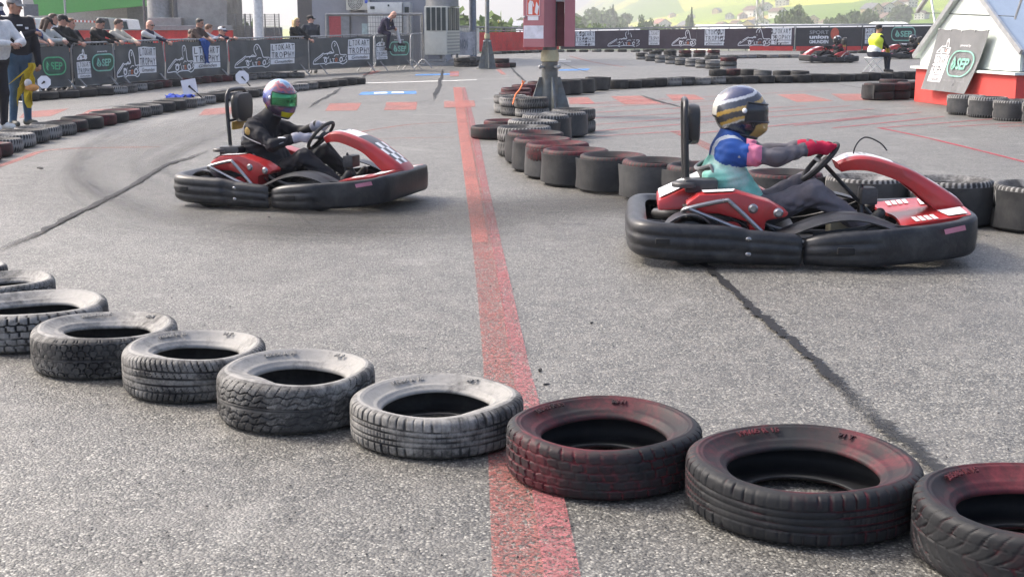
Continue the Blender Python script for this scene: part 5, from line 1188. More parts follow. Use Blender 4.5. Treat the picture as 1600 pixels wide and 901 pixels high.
def build_kart(label, plate=None, steer=0.0, loop=False, numb=''):
    K = empty('racing_kart', (0,0,0), 0, label, 'racing kart', 'racing karts on the track')
    rb = bumper(STN[::-1], 'rear_bumper', K); fb = bumper(STF, 'front_bumper', K, .020, .13)
    for s in (-1, 1):
        q = MB(); q.box((-.84,s*.716,.165),(.085,.03,.036)); q.build('bumper_slot_shade', mat('slot_shade_black', (.006,.006,.007), .8), rb, bevel=.008)  # dark raised block drawn for the shade inside each bumper slot
        q = MB(); q.box((.22,s*.728,.125),(.10,.03,.042)); q.build('bumper_slot_shade', MATS['slot_shade_black'], fb, bevel=.008)
        for x, z in ((-.34,.185),(-.34,.095)): q = MB(); q.ball((x,s*.713,z),(.018,.006,.013),10,6); q.build('bumper_bolt', M_TUBE, rb)
    q = MB()     # deck of the nose with stickers
    q.grid([[(.60+.42*i/10-.03*(abs(j-6)/6)**2, (-.52+.52*j/6)*(1-.16*i/10), .245+.062*(i/10)+.012*math.sin(j*.52)) for j in range(13)] for i in range(11)])
    nd = q.build('nose_deck', M_KRED, K, solid=.02)
    for s in (-1, 1):
        q = MB(); pp = lambda x, y: (x, s*y, .250+.062*((x-.60)/.42)+.012*math.sin((6-y/.0867)*.52 if s < 0 else (6+y/.0867)*.52)+.004)
        q.add([pp(.84,.22),pp(.98,.20),pp(.97,.42),pp(.86,.43)], [(0,1,2,3)]); q.build('white_sticker', M_KWH, nd, False)
        q = MB()
        for k in range(4): x = .66+.035*k; q.add([pp(x,.34),pp(x+.024,.34),pp(x+.03,.47),pp(x+.004,.47)], [(0,1,2,3)])
        q.build('sponsor_sticker', M_KWH, nd, False)
        q = MB(); A = lambda x, z: (x, s*(.60-(x-.84)*.42)+s*.013, z); q.add([A(.80,.215),A(.93,.235),A(.92,.265),A(.79,.245)], [(0,1,2,3)], 0); q.build('pink_sticker', mat('pink_sticker', (.42,.16,.22), .5), fb, False)
    # nassau panel: arched beak over the steering column
    C = [(.26,.570),(.34,.602),(.46,.598),(.66,.535),(.79,.465),(.91,.390),(.99,.335),(1.03,.285)]; Wd = [.115,.145,.155,.155,.15,.145,.135,.12]; Dp = [.05,.068,.072,.078,.095,.115,.11,.06]
    Cs = spline([Vector((a,b,0)) for a,b in C], 5); Ws = spline([Vector((w,d,0)) for w,d in zip(Wd,Dp)], 5); q = MB(); nb = len(Cs)
    rows = []
    for i, c in enumerate(Cs):
        a = Cs[max(0,i-1)]; b = Cs[min(nb-1,i+1)]; t = (b-a).normalized(); up = Vector((-t.y,0,t.x)); w, d, _ = Ws[i]
        row = []
        for yy, dz in ((1.02,-1.0),(1.04,-.55),(1.02,-.12),(.96,-.02),(.84,.035),(.70,.06),(.42,.10),(0,.12),(-.42,.10),(-.70,.06),(-.84,.035),(-.96,-.02),(-1.02,-.12),(-1.04,-.55),(-1.02,-1.0)):
            row.append((c.x+up.x*dz*d, yy*w, c.y+up.z*dz*d))
        rows.append(row)
    for i in range(nb-1):
        for j in range(14):
            y = rows[i][j][1]/Ws[i][0]; top = 5 <= j <= 8; f = i/(nb-1); mm = 0
            if top:
                if f < .36: mm = 1
                elif f < .46: mm = 2
                elif f < .82: mm = 1 if (int((f-.46)/.09)+(j % 2)) % 2 else 2
                else: mm = 0
            q.add([rows[i][j],rows[i+1][j],rows[i+1][j+1],rows[i][j+1]], [(0,1,2,3)], mm)
    q.add([rows[0][j] for j in range(15)], [tuple(range(15))], 0)
    na = q.build('steering_fairing', [M_KRED, M_KWH, M_KBK], K, solid=-.012, angle=45)
    q = MB(); c0, c1 = Cs[4], Cs[11]; t = (c1-c0).normalized(); up = Vector((-t.y,0,t.x))
    fz = lambda x, y: (c0.x+(c1.x-c0.x)*x+up.x*.0185, y, c0.y+(c1.y-c0.y)*x+.016*math.sin(x*math.pi)+up.z*.0185)
    put_ribbon(q, [(.42+.36*math.cos(a*.2618), .085*math.sin(a*.2618)) for a in range(24)], .012, fz, 0, True)
    if numb: put_text(q, numb, (.25,-.05,.6,.05), lambda x, y: fz(.85-x, (y)) , 0, .03)
    q.build('number_sticker', M_KBK, na, False, fix=False)
    # seat
    q = MB(); sp = spline([Vector(v) for v in ((.02,0,.15),(-.10,0,.085),(-.28,0,.075),(-.44,0,.16),(-.53,0,.33),(-.60,0,.48),(-.62,0,.525))], 4); rows = []
    for i, p in enumerate(sp):
        k = i/(len(sp)-1); w = .17+.035*math.sin(k*math.pi); sd = .15*math.sin(min(1,k*1.2)*math.pi*.85)+.02; row = []
        a = sp[max(0,i-1)]; b = sp[min(len(sp)-1,i+1)]; t = (b-a).normalized(); nn = Vector((t.z,0,-t.x)); nn = nn if nn.x+nn.z > 0 else -nn
        for j in range(13):
            u = j/6-1; row.append(p+Vector((0,u*w*(1.0+.12*abs(u)**3),0))+nn*(sd*abs(u)**3.2))
        rows.append(row)
    q.grid(rows); q.build('seat', M_SEAT, K, solid=.012)
    q = MB(); q.tube([r[0] for r in rows]+[p for p in rows[-1]]+[r[-1] for r in rows[::-1]], .011, 6); q.build('seat_edge', mat('seat_edge_grey', (.16,.16,.165), .4), K)
    # roll hoop with headrest
    hp = [(-.67,-.17,.30),(-.69,-.175,.60),(-.70,-.175,.86),(-.70,-.15,.925),(-.70,-.10,.95),(-.70,.10,.95),(-.70,.15,.925),(-.70,.175,.86),(-.69,.175,.60),(-.67,.17,.30)]
    q = MB(); q.tube(spline([Vector(p) for p in hp], 4), .018, 10); ho = q.build('roll_hoop', M_TBK, K)
    for s in (-1, 1): q = MB(); q.tube([(-.685,s*.175,.47),(-.61,s*.175,.40)], .010, 6); q.tube([(-.69,s*.175,.69),(-.66,s*.10,.70)], .012, 6); q.build('hoop_stay', M_TBK, ho)
    q = MB(); po = []
    for k in range(32):
        a = k/32*2*math.pi; ca, sa = math.cos(a), math.sin(a); e = .55; po.append((.145*math.copysign(abs(ca)**e,ca)*(1-.12*(sa < 0)*abs(sa)), .80+.125*math.copysign(abs(sa)**e,sa)))
    q.prism([(y,z) for y,z in po], -.687, -.605, 0); q.build('headrest_pad', M_PAD, K, bevel=.03)
    q = MB(); q.box((-.685,0,.645),(.012,.25,.07)); np_ = q.build('number_plate', M_YEL, K, bevel=.004)
    if plate: q = MB(); put_text(q, plate, (-.06,.615,.06,.675), lambda y, z: (-.695, -y, z), 0, .03); q.build('plate_number', M_KBK, np_, False, fix=False)
    # engine side with red cover and guard tubes on the right, red tail fairing
    def cover(y0, y1, sgn):
        q = MB(); ol = [(-.70,.355),(-.62,.415),(-.40,.43),(-.20,.375),(-.085,.312),(-.10,.285),(-.22,.262),(-.235,.14),(-.31,.14),(-.32,.25),(-.50,.30),(-.66,.30)]
        q.prism(ol if sgn > 0 else ol[::-1], y0, y1, 1); return q.build('side_cover', M_KRED, K, bevel=.018)
    cv = cover(-.50, -.30, 1); cover(.30, .48, 1)
    q = MB(); q.add([(-.60,-.48,.428),(-.42,-.48,.438),(-.40,-.36,.438),(-.60,-.36,.428)], [(0,1,2,3)]); q.build('white_sticker', M_KWH, cv, False)
    for x, z in ((-.30,.335),(-.15,.312)): q = MB(); q.lathe([(0,.012),(.018,.012),(.022,.004),(.030,0)], 14, 0, Matrix.Translation((x,-.50,z)) @ Matrix.Rotation(R_(90),4,'X')); q.build('cover_fastener', M_TUBE, cv)
    q = MB(); q.hexa([(-.86,-.26,.28),(-.56,-.26,.30),(-.56,.26,.30),(-.86,.26,.28),(-.86,-.24,.345),(-.58,-.22,.475),(-.58,.22,.475),(-.86,.24,.345)]); tf = q.build('tail_fairing', M_KRED, K, bevel=.02)
    q = MB(); q.add([(-.85,-.22,.361),(-.60,-.20,.479),(-.60,.20,.479),(-.85,.22,.361)], [(0,1,2,3)]); q.build('white_sticker', M_KWH, tf, False)
    for s in (-1, 1):
        q = MB(); q.tube(spline([Vector(v) for v in ((-.70,s*.42,.20),(-.72,s*.50,.31),(-.66,s*.54,.345),(-.48,s*.54,.385),(-.43,s*.55,.37),(-.25,s*.565,.205))], 4), .014, 8); q.tube([(-.68,s*.545,.335),(-.42,s*.57,.235),(-.22,s*.57,.175)], .013, 8); q.build('guard_tube', M_TUBE, K)
    q = MB(); q.box((-.55,-.33,.22),(.28,.20,.22))
    for k in range(7): q.box((-.55,-.33,.14+.03*k),(.32,.235,.009))
    en = q.build('engine', M_ENG, K, bevel=.006); q = MB(); q.lathe([(0,0),(.062,0),(.068,.01),(.068,.05),(0,.05)], 18, 0, Matrix.Translation((-.42,-.44,.185)) @ Matrix.Rotation(R_(90),4,'X')); q.build('recoil_cover', M_KRED, en)
    q = MB(); q.box((-.60,-.27,.445),(.20,.15,.085)); q.build('air_filter', M_KBK, K, bevel=.02); q = MB(); q.lathe([(0,.03),(.07,.03),(.08,.02),(.08,0)], 18, 0, Matrix.Translation((-.70,-.30,.44))); q.build('fuel_cap', M_ENG, K)
    q = MB(); q.tube(spline([Vector(v) for v in ((-.48,-.25,.30),(-.66,-.1,.26),(-.80,.05,.22),(-.86,.2,.2))], 4), .035, 10); q.build('exhaust', M_ENG, K)
    # frame, floor, axle
    q = MB()
    for s in (-1, 1): q.tube(spline([Vector(v) for v in ((-.93,s*.32,.13),(-.3,s*.30,.085),(.3,s*.27,.08),(.72,s*.22,.085),(.98,s*.24,.12))], 4), .016, 8); q.tube([(-.60,s*.32,.10),(-.52,s*.62,.13),(.0,s*.62,.12),(.08,s*.28,.09)], .013, 8)
    q.tube([(-.93,-.32,.13),(-.93,.32,.13)], .016, 8); q.tube([(.40,-.28,.09),(.40,.28,.09)], .016, 8); q.tube([(.98,-.24,.12),(.98,.24,.12)], .014, 8); q.build('frame', M_TBK, K)
    q = MB(); q.box((.36,0,.062),(.95,.54,.006)); q.build('floor_tray', M_FLOOR, K, False)
    for s in (-1, 1):
        q = MB(); q.prism([(.03,.075),(.86,.085),(.84,.20),(.60,.255),(.40,.26),(.05,.205)], s*.575-.006, s*.575+.006, 1); q.build('side_liner', M_SEAT, K, False)
    q = MB(); q.tube([(-.68,-.60,.135),(-.68,.60,.135)], .02, 10); q.lathe([(.02,-.006),(.10,-.006),(.10,.006),(.02,.006)], 24, 0, Matrix.Translation((-.68,.16,.135)) @ Matrix.Rotation(R_(90),4,'X')); q.build('rear_axle', M_TUBE, K)
    for x, y, r, w, st in ((-.68,-.545,.138,.18,0),(-.68,.545,.138,.18,0),(.42,-.54,.128,.13,steer),(.42,.54,.128,.13,steer)):
        q = MB(); q.lathe([(.065,-w*.42),(r*.82,-w*.5),(r*.96,-w*.44),(r,-w*.3),(r,w*.3),(r*.96,w*.44),(r*.82,w*.5),(.065,w*.42)], 28, 0, Matrix.Rotation(R_(90),4,'X')); wh = q.build('wheel', M_SLICK, K); wh.location = (x,y,r+.002); wh.rotation_euler = (0,0,st)
        q = MB(); q.lathe([(0,-w*.2),(.03,-w*.3),(.05,-w*.2),(.064,-w*.41),(.068,-w*.41),(.068,w*.41),(.064,w*.41),(.05,w*.2),(0,w*.2)], 20, 0, Matrix.Rotation(R_(90),4,'X')); q.build('rim', M_RIM, wh)
    # mudguards over the wheels
    for s in (-1, 1):
        q = MB(); rows = []
        for k in range(17):
            u = k/16; x = -.20+.80*u; zt = .195+.135*math.sin(min(1, max(0, (u-.02)/.94))*math.pi*.86)**1.15; row = []
            for j in range(7):
                v = j/6; row.append((x, s*(.43+.215*v), zt-.035*max(0, v-.6)/.4-.012*(1-v)))
            rows.append(row)
        q.grid(rows); q.build('front_mudguard', M_BUMP, K, solid=.008)
        q = MB(); rows = [[(-.68-.175*math.cos(R_(a)), s*(.45+.2*j/4), .14+.175*math.sin(R_(a))) for j in range(5)] for a in range(20, 161, 14)]; q.grid(rows); q.build('rear_mudguard', M_BUMP, K, solid=.008)
    q = MB()
    for pts in (((-.60,-.40,.33),(-.50,-.46,.30),(-.36,-.47,.24),(-.25,-.44,.16)),((-.44,-.28,.40),(-.30,-.36,.30),(-.10,-.40,.16),(.2,-.30,.12)),((.46,.05,.34),(.30,.22,.24),(0,.34,.16),(-.4,.36,.2)),((.68,-.15,.12),(.5,-.28,.14),(.2,-.33,.10),(-.3,-.34,.12))): q.tube(spline([Vector(v) for v in pts], 6), .006, 6)
    q.build('cable', M_TBK, K)
    q = MB(); q.lathe([(0,-.05),(.045,-.05),(.05,-.04),(.05,.05),(0,.05)], 16, 0, Matrix.Translation((-.34,-.38,.31)) @ Matrix.Rotation(R_(90),4,'X')); q.build('ignition_housing', M_ENG, en)
    q = MB(); q.prism([(-.69,.20),(-.62,.25),(-.46,.22),(-.44,.16),(-.50,.12),(-.66,.11)], -.235, -.215, 1); q.build('chain_guard', M_KBK, en, False)
    # controls
    sw = empty('steering_wheel', (.25,0,.575)); sw.parent = K; sw.rotation_euler = (0, R_(-46), 0)
    def wheel_part(qm, nm, mt): o = qm.build(nm, mt, K); return o
    Rw = Matrix.Translation((.16,0,.575)) @ Matrix.Rotation(R_(-48),4,'Y') @ Matrix.Rotation(steer,4,'Z')
    bpy.data.objects.remove(sw)
    q = MB(); ring = []
    for k in range(36):
        a = k/36*2*math.pi; rr = .155*(1-.10*max(0, math.cos(a))**6); ring.append(Rw @ Vector((rr*math.cos(a), rr*math.sin(a), 0)))
    q.tube(ring, .0155, 8, closed=True)
    swo = q.build('steering_wheel', M_GRIP, K)
    q = MB()
    for a in (90, 270, 180): q.tube([Rw @ Vector((0,0,-.02)), Rw @ Vector((.148*math.cos(R_(a)), .148*math.sin(R_(a)), 0))], .013, 6, sx=1.7)
    q.lathe([(0,-.03),(.045,-.03),(.05,-.005),(0,-.002)], 14, 0, Rw); q.build('spoke', M_TBK, swo)
    q = MB(); q.tube([Rw @ Vector((0,0,-.03)), (.58,0,.14)], .013, 8); q.tube([(.42,-.10,.08),(.42,0,.42),(.42,.10,.08)], .012, 8); q.build('steering_column', M_TBK, K)
    q = MB(); q.box((.46,0,.36),(.10,.16,.10)); q.build('column_box', M_ENG, K, bevel=.012); q = MB(); q.box((.30,0,.14),(.16,.20,.15)); q.build('fuel_tank', M_TANK, K, bevel=.025)
    for s in (-1, 1):
        q = MB(); q.tube([(.66,s*.18,.09),(.72,s*.17,.21),(.70,s*.10,.23)], .010, 6); q.build('pedal', M_TUBE, K)
        q = MB(); q.tube([(.60,s*.30,.10),(.64,s*.40,.13),(.64,s*.40,.20)], .018, 6); q.ball((.66,s*.42,.2),(.05,.035,.05),10,6); q.build('stub_axle', M_TUBE, K)
    if loop:
        q = MB(); q.tube(spline([Vector(v) for v in ((.35,-.02,.53),(.36,-.03,.66),(.42,-.02,.725),(.52,.02,.69),(.57,.03,.64))], 6), .005, 6); q.build('cable_loop', M_TBK, K)
    return K
KART2 = build_kart('red and black racing kart on the right, driven by the rider in mint', None, R_(2), True, '17')
KART1 = build_kart('red and black racing kart on the left, driven by the rider in black', None, R_(-8), False, '8')
def put_kart(K, px, py, yaw, sc=1.0, half=.66):
    a = G(px, py); n = Vector((-math.sin(yaw), math.cos(yaw), 0)); p = a+n*half*sc; K.location = (p.x, p.y, 0); K.rotation_euler = (0, 0, yaw); K.scale = (sc,)*3; return p, yaw
K2 = put_kart(KART2, 1258, 421, R_(-5), .985); K1 = put_kart(KART1, 425, 330, R_(-17), .93); KART1.scale = (.86,.92,.93)
KART3 = copy_tree(KART1); KART4 = copy_tree(KART1)
for K in (KART3, KART4):
    for c in list(K.children):
        if c.name.startswith('number_plate') :
            if K is KART3: q = MB(); put_text(q, '20', (-.075,.60,.075,.69), lambda y, z: (-.697, -y, z), 0, .05); q.build('plate_number', M_KBK, c, False, fix=False)
a = G(1302, 99); KART3.location = (a.x, a.y+.9, 0); KART3.rotation_euler = (0, 0, R_(180+14)); KART3.scale = (1,1,1); tag(KART3, 'far racing kart with ochre number plate heading left past the marshal', 'racing kart')
a = G(1412, 92); KART4.location = (a.x, a.y, 0); KART4.rotation_euler = (0, 0, R_(180+8)); KART4.scale = (1,1,1); tag(KART4, 'far racing kart half hidden behind the marshal and red shed', 'racing kart')
# ------------------------------------------------------------------ people: one continuous skin grown from a distance field
def vv(*a): return np.array(a, dtype=np.float64)
class Body:
    def __init__(s): s.p = []
    def cone(s, a, b, ra, rb, lab, k=.03): s.p.append(('c', np.array(a, float), np.array(b, float), ra, rb, lab, k)); return s
    def ell(s, c, r, lab, k=.02, F=None): s.p.append(('e', np.array(c, float), np.array(r, float), F, 0, lab, k)); return s
def prim_d(pr, P):
    t, a, b, c, d, lab, k = pr
    if t == 'c':
        ba = b-a; L2 = max(ba @ ba, 1e-9); h = np.clip(((P-a) @ ba)/L2, 0, 1); return np.linalg.norm(P-a-h[..., None]*ba, axis=-1)-(c+(d-c)*h)
    q = P-a
    if c is not None: q = q @ c           # columns of c are the axes
    n = np.linalg.norm(q/b, axis=-1); n2 = np.linalg.norm(q/(b*b), axis=-1)
    return n*(n-1)/np.maximum(n2, 1e-6)
def prim_box(pr):
    t, a, b, c, d, lab, k = pr
    if t == 'c': r = max(c, d); return np.minimum(a, b)-r, np.maximum(a, b)+r
    r = b.max(); return a-r, a+r
def surface(body, vox):
    B = [prim_box(p) for p in body.p]; lo = np.min([b[0] for b in B], 0)-3*vox; hi = np.max([b[1] for b in B], 0)+3*vox
    n = np.ceil((hi-lo)/vox).astype(int)+1; D = np.full(n, 9.0); ax = [lo[i]+vox*np.arange(n[i]) for i in range(3)]
    for p, (bl, bh) in zip(body.p, B):
        k = p[6]; m = k+3*vox; i0 = np.maximum(0, np.floor((bl-m-lo)/vox).astype(int)); i1 = np.minimum(n, np.ceil((bh+m-lo)/vox).astype(int)+1)
        sl = tuple(slice(x, y) for x, y in zip(i0, i1))
        P = np.stack(np.meshgrid(ax[0][sl[0]], ax[1][sl[1]], ax[2][sl[2]], indexing='ij'), -1); d = prim_d(p, P); o = D[sl]
        h = np.maximum(k-np.abs(d-o), 0)/k; D[sl] = np.minimum(d, o)-h*h*k*.25
    S = D < 0; c = [S[i:n[0]-1+i, j:n[1]-1+j, l:n[2]-1+l] for i in (0, 1) for j in (0, 1) for l in (0, 1)]
    cnt_ = sum(x.astype(np.int8) for x in c); act = np.argwhere((cnt_ > 0) & (cnt_ < 8)); idx = np.full(np.array(n)-1, -1, int); idx[tuple(act.T)] = np.arange(len(act))
    cor = np.array([(i, j, l) for i in (0, 1) for j in (0, 1) for l in (0, 1)]); E = [(a, b) for a in range(8) for b in range(a+1, 8) if np.abs(cor[a]-cor[b]).sum() == 1]
    acc = np.zeros((len(act), 3)); w = np.zeros(len(act)); val_ = [D[tuple((act+cor[a]).T)] for a in range(8)]
    for a, b in E:
        m = (val_[a] < 0) != (val_[b] < 0); t = val_[a]/np.where(np.abs(val_[a]-val_[b]) < 1e-9, 1, val_[a]-val_[b]); q = cor[a]+(cor[b]-cor[a])*np.clip(t, 0, 1)[:, None]
        acc[m] += q[m]; w[m] += 1
    V = lo+vox*(act+acc/np.maximum(w, 1)[:, None]); F = []
    for a in range(3):
        s0 = [slice(None)]*3; s1 = [slice(None)]*3; s0[a] = slice(0, -1); s1[a] = slice(1, None)
        ch = np.argwhere(S[tuple(s0)] != S[tuple(s1)]); b, c_ = (a+1) % 3, (a+2) % 3; ok = (ch[:, b] > 0) & (ch[:, c_] > 0); ch = ch[ok]
        inside = S[tuple(ch.T)]; q = []
        for db, dc in ((-1,-1),(0,-1),(0,0),(-1,0)): e = ch.copy(); e[:, b] += db; e[:, c_] += dc; e = np.minimum(e, np.array(n)-2); q.append(idx[tuple(e.T)])
        q = np.stack(q, -1); q[~inside] = q[~inside][:, ::-1]; F.append(q)
    F = np.concatenate(F); F = F[(F >= 0).all(1)]
    best = np.full(len(V), 9.0); lab = np.zeros(len(V), int); names = []
    for p in body.p:
        if p[5] not in names: names.append(p[5])
    for p in body.p:
        d = prim_d(p, V); bias = -.003 if p[5] in ('eye','lip','brow') else 0; m = d+bias < best; best[m] = d[m]+bias; lab[m] = names.index(p[5])
    Lf = lab[F]; fl = np.where((Lf[:, 0] == Lf[:, 1]) | (Lf[:, 0] == Lf[:, 2]), Lf[:, 0], np.where(Lf[:, 1] == Lf[:, 2], Lf[:, 1], Lf[:, 0]))
    return V, F, fl, names
def nrm_(a): a = np.array(a, float); return a/max(np.linalg.norm(a), 1e-9)
def ik(a, c, l1, l2, hint):
    a, c = np.array(a, float), np.array(c, float); d = c-a; L = np.linalg.norm(d); u = d/L
    if L > (l1+l2)*.995: l1 *= L/((l1+l2)*.995); l2 *= L/((l1+l2)*.995) if False else 1; s = L/((l1+l2)*.995); l1, l2 = l1*s, l2*s
    x = (l1*l1-l2*l2+L*L)/(2*L); h = math.sqrt(max(l1*l1-x*x, 0)); n = np.array(hint, float)-u*(np.array(hint, float) @ u); return a+u*x+nrm_(n)*h
CLOTH = {}
def cloth(name, col, rough=.85): return mat(name, col, rough, var=.14, scale=18, spec=.25, bmp=.25, bscale=45)
SKIN = [mat('skin_light', (.48,.26,.19), .55, var=.08, scale=20), mat('skin_tan', (.36,.19,.13), .55, var=.08, scale=20)]
M_EYE = mat('eye_dark', (.025,.02,.018), .3); M_LIP = mat('lip_tone', (.30,.11,.10), .5)
HAIR = {'black': mat('hair_black', (.014,.012,.011), .5, var=.3, scale=60), 'brown': mat('hair_brown', (.055,.03,.018), .5, var=.3, scale=60), 'grey': mat('hair_grey', (.33,.32,.30), .6, var=.3, scale=60), 'blond': mat('hair_blond', (.52,.37,.18), .5, var=.3, scale=60), 'ginger': mat('hair_light_brown', (.16,.08,.04), .5, var=.3, scale=60)}
def add_head(B, c, f, up=(0, 0, 1), hair=True, long=False, beard=False):
    f = nrm_(f); r = nrm_(np.cross(f, up)); u = np.cross(r, f); F = np.stack([r, f, u], 1); c = np.array(c, float)
    B.ell(c+u*.015, (.074,.093,.108), 'skin', .02, F).ell(c+f*.022-u*.058, (.054,.062,.060), 'skin', .03, F)
    B.cone(c+f*.088+u*.015, c+f*.108-u*.022, .010, .015, 'skin', .012)
    for s in (-1, 1):
        B.ell(c+r*s*.076-u*.005-f*.005, (.012,.022,.032), 'skin', .008, F)
        B.ell(c+r*s*.031+f*.084+u*.012, (.011,.010,.0055), 'eye', .003, F); B.ell(c+r*s*.032+f*.083+u*.033, (.017,.009,.0045), 'brow', .003, F)
    B.ell(c+f*.083-u*.058, (.024,.012,.008), 'lip', .004, F)
    if beard: B.ell(c+f*.03-u*.075, (.056,.062,.045), 'hair', .01, F)
    if hair:
        B.ell(c-f*.022+u*.042, (.082,.090,.092), 'hair', .012, F)
        for s in (-1, 0, 1): B.ell(c+f*.03+u*.10+r*s*.035, (.035,.045,.026), 'hair', .02, F)
        if long:
            for s in (-1, 1): B.cone(c+r*s*.068-f*.02+u*.04, c+r*s*.085-f*.03-u*.17, .040, .030, 'hair', .03)
            B.cone(c-f*.075+u*.03, c-f*.085-u*.20, .062, .045, 'hair', .03)
    return c, f, u, r
def add_hand(B, w, d, palm_n, lab, curl=.35, size=1.0, thumb_side=1):
    """wrist w, pointing d, palm facing palm_n; four unequal bent fingers and a thumb from the side of the palm"""
    d = nrm_(d); n = nrm_(np.array(palm_n)-d*(np.array(palm_n) @ d)); s = np.cross(d, n)*thumb_side; w = np.array(w, float); z = size
    for k in (-1, 0, 1): B.cone(w+s*k*.014*z, w+d*.085*z+s*k*.024*z, .017*z, .014*z, lab, .02)
    for i, (o, l) in enumerate(((.031,.066),(.011,.074),(-.010,.069),(-.030,.054))):
        a = w+d*.085*z+s*o*z; t = curl*1.2; d1 = d*math.cos(t)+n*math.sin(t); t2 = t+curl*1.6; d2 = d*math.cos(t2)+n*math.sin(t2); t3 = t2+curl*1.1; d3 = d*math.cos(t3)+n*math.sin(t3)
        b = a+d1*l*.45*z; c = b+d2*l*.32*z; e = c+d3*l*.25*z
        B.cone(a, b, .0098*z, .0092*z, lab, .006).cone(b, c, .0092*z, .0086*z, lab, .005).cone(c, e, .0086*z, .0076*z, lab, .005)
    a = w+d*.02*z+s*.026*z; b = a+(d*.6+s*.75+n*.25)*.042*z; c = b+(d*.85+s*.15+n*.45)*.034*z
    B.cone(a, b, .014*z, .0115*z, lab, .012).cone(b, c, .0112*z, .0095*z, lab, .005)
def cap_mesh(c, f, u, r, parent, crown_m, brim_m, white_front=None, scale=1.0):
    M = Matrix(((r[0],f[0],u[0],c[0]),(r[1],f[1],u[1],c[1]),(r[2],f[2],u[2],c[2]),(0,0,0,1))); q = MB(); rows = []; mi = []
    for j in range(8):
        e = j/7*math.pi/2; row = []
        for k in range(24): a = k/24*2*math.pi; row.append(M @ Vector((.092*scale*math.cos(e)*math.cos(a), -.008+.108*scale*math.cos(e)*math.sin(a), .045+.088*scale*math.sin(e))))
        rows.append(row)
    for j in range(7):
        for k in range(24): a = (k+.5)/24*2*math.pi; q.add([rows[j][k],rows[j][(k+1) % 24],rows[j+1][(k+1) % 24],rows[j+1][k]], [(0,1,2,3)], 1 if (white_front and abs((a-math.pi/2+math.pi) % (2*math.pi)-math.pi) < .75) else 0)
    o = q.build('cap', [crown_m, white_front or crown_m], parent, solid=.006)
    q = MB(); rows = []
    for j in range(5):
        v = j/4; row = []
        for k in range(11): a = R_(30+120*k/10); row.append(M @ Vector((math.cos(a)*(.092+.012*v), -.008+math.sin(a)*(.106+.075*v), .046-.022*v-.018*abs(math.cos(a))*v)))
        rows.append(row)
    q.grid(rows); q.build('cap_brim', brim_m, o, solid=.005); return o
def sunglasses(c, f, u, r, parent):
    q = MB(); c = np.array(c)
    for s in (-1, 1):
        F = Matrix((tuple(r), tuple(f), tuple(u))).transposed(); q.ball(tuple(c+r*s*.033+f*.094+u*.013), (.029,.010,.020), 12, 8, 0, None, F); q.tube([tuple(c+r*s*.060+f*.085+u*.02), tuple(c+r*s*.082-f*.01+u*.012)], .004, 5)
    q.tube([tuple(c-r*.012+f*.101+u*.018), tuple(c+r*.012+f*.101+u*.018)], .005, 5); q.build('sunglasses', MATS['black_metal'], parent)
def head_local(h, lean):
    k = h/1.75; pel = vv(-.02,0,.94*k); ch = pel+vv(math.sin(lean),0,math.cos(lean))*.36*k; ne = ch+vv(math.sin(lean*1.1),0,math.cos(lean*1.1))*.17*k
    return ne+vv(math.sin(lean*.5)+.15, 0, 1)*.145*k
def torso(B, pel, che, sl, sr, w=1.0, top='top', low='pants', belly=.0, fwd=(1, 0, 0)):
    pel, che, sl, sr = map(np.array, (pel, che, sl, sr)); ax = nrm_(np.array(sl)-np.array(sr)); f = np.array(fwd, float); mid = pel*.5+che*.5
    B.cone(pel+ax*.075*w, pel-ax*.075*w, .105*w, .105*w, low, .05)
    B.cone(pel+(che-pel)*.12+ax*.06*w, pel+(che-pel)*.12-ax*.06*w, .104*w, .104*w, top, .05)
    B.cone(mid+ax*.06*w+f*belly, mid-ax*.06*w+f*belly, .108*w, .108*w, top, .08)
    B.cone(che+ax*.085*w, che-ax*.085*w, .115*w, .115*w, top, .08)
    B.cone(sl-ax*.02, sr+ax*.02, .058*w, .058*w, top, .06)
def arm(B, s, e, h, sleeve='long', lab='top', skin='skin', w=1.0, fore='top'):
    B.cone(s, e, .056*w, .045*w, lab, .04); s, e, h = map(np.array, (s, e, h))
    if sleeve == 'short': B.cone(s+(e-s)*.62, e, .044*w, .040*w, skin, .015).cone(e, h, .040*w, .028*w, skin, .03)
    else: B.cone(e, h, .045*w, .035*w, fore, .03)
def leg(B, hip, kn, an, lab='pants', w=1.0, toe=(1, 0, 0), shoe='shoe'):
    hip, kn, an = map(np.array, (hip, kn, an)); B.cone(hip, kn, .085*w, .062*w, lab, .04).cone(kn, an, .060*w, .043*w, lab, .03)
    t = nrm_(toe); B.cone(an-np.array([0,0,.03])-t*.04, an-np.array([0,0,.045])+t*.13, .042, .036, shoe, .025); B.cone(an-np.array([0,0,.055])-t*.045, an-np.array([0,0,.055])+t*.15, .030, .028, shoe, .02)
def creases(o, fl, F, names, amp):
    """soft folds in the clothing only"""
    me = o.data; n = len(me.vertices); co = np.empty(n*3, np.float32); me.vertices.foreach_get('co', co); co = co.reshape(-1, 3).astype(float); no = np.empty(n*3, np.float32); me.vertex_normals.foreach_get('vector', no); no = no.reshape(-1, 3)
    soft = np.zeros(n); bad = [i for i, k in enumerate(names) if k in ('skin','hand','eye','lip','brow','hair','glove','shoe','neck','stripe')]
    soft[F.ravel()] = 1.0; hard = np.isin(fl, bad); soft[F[hard].ravel()] = 0
    x, y, z = co.T; w = np.sin(38*z+9*np.sin(11*x+3)+7*np.sin(13*y))*.5+np.sin(27*x+8*np.sin(17*z+1)+5*y)*.35+np.sin(61*z-23*x+11*np.sin(9*y+2))*.25
    w = np.sign(w)*np.abs(w)**.8
    co += no*(w*amp*soft)[:, None]; me.vertices.foreach_set('co', co.astype(np.float32).ravel()); me.update()
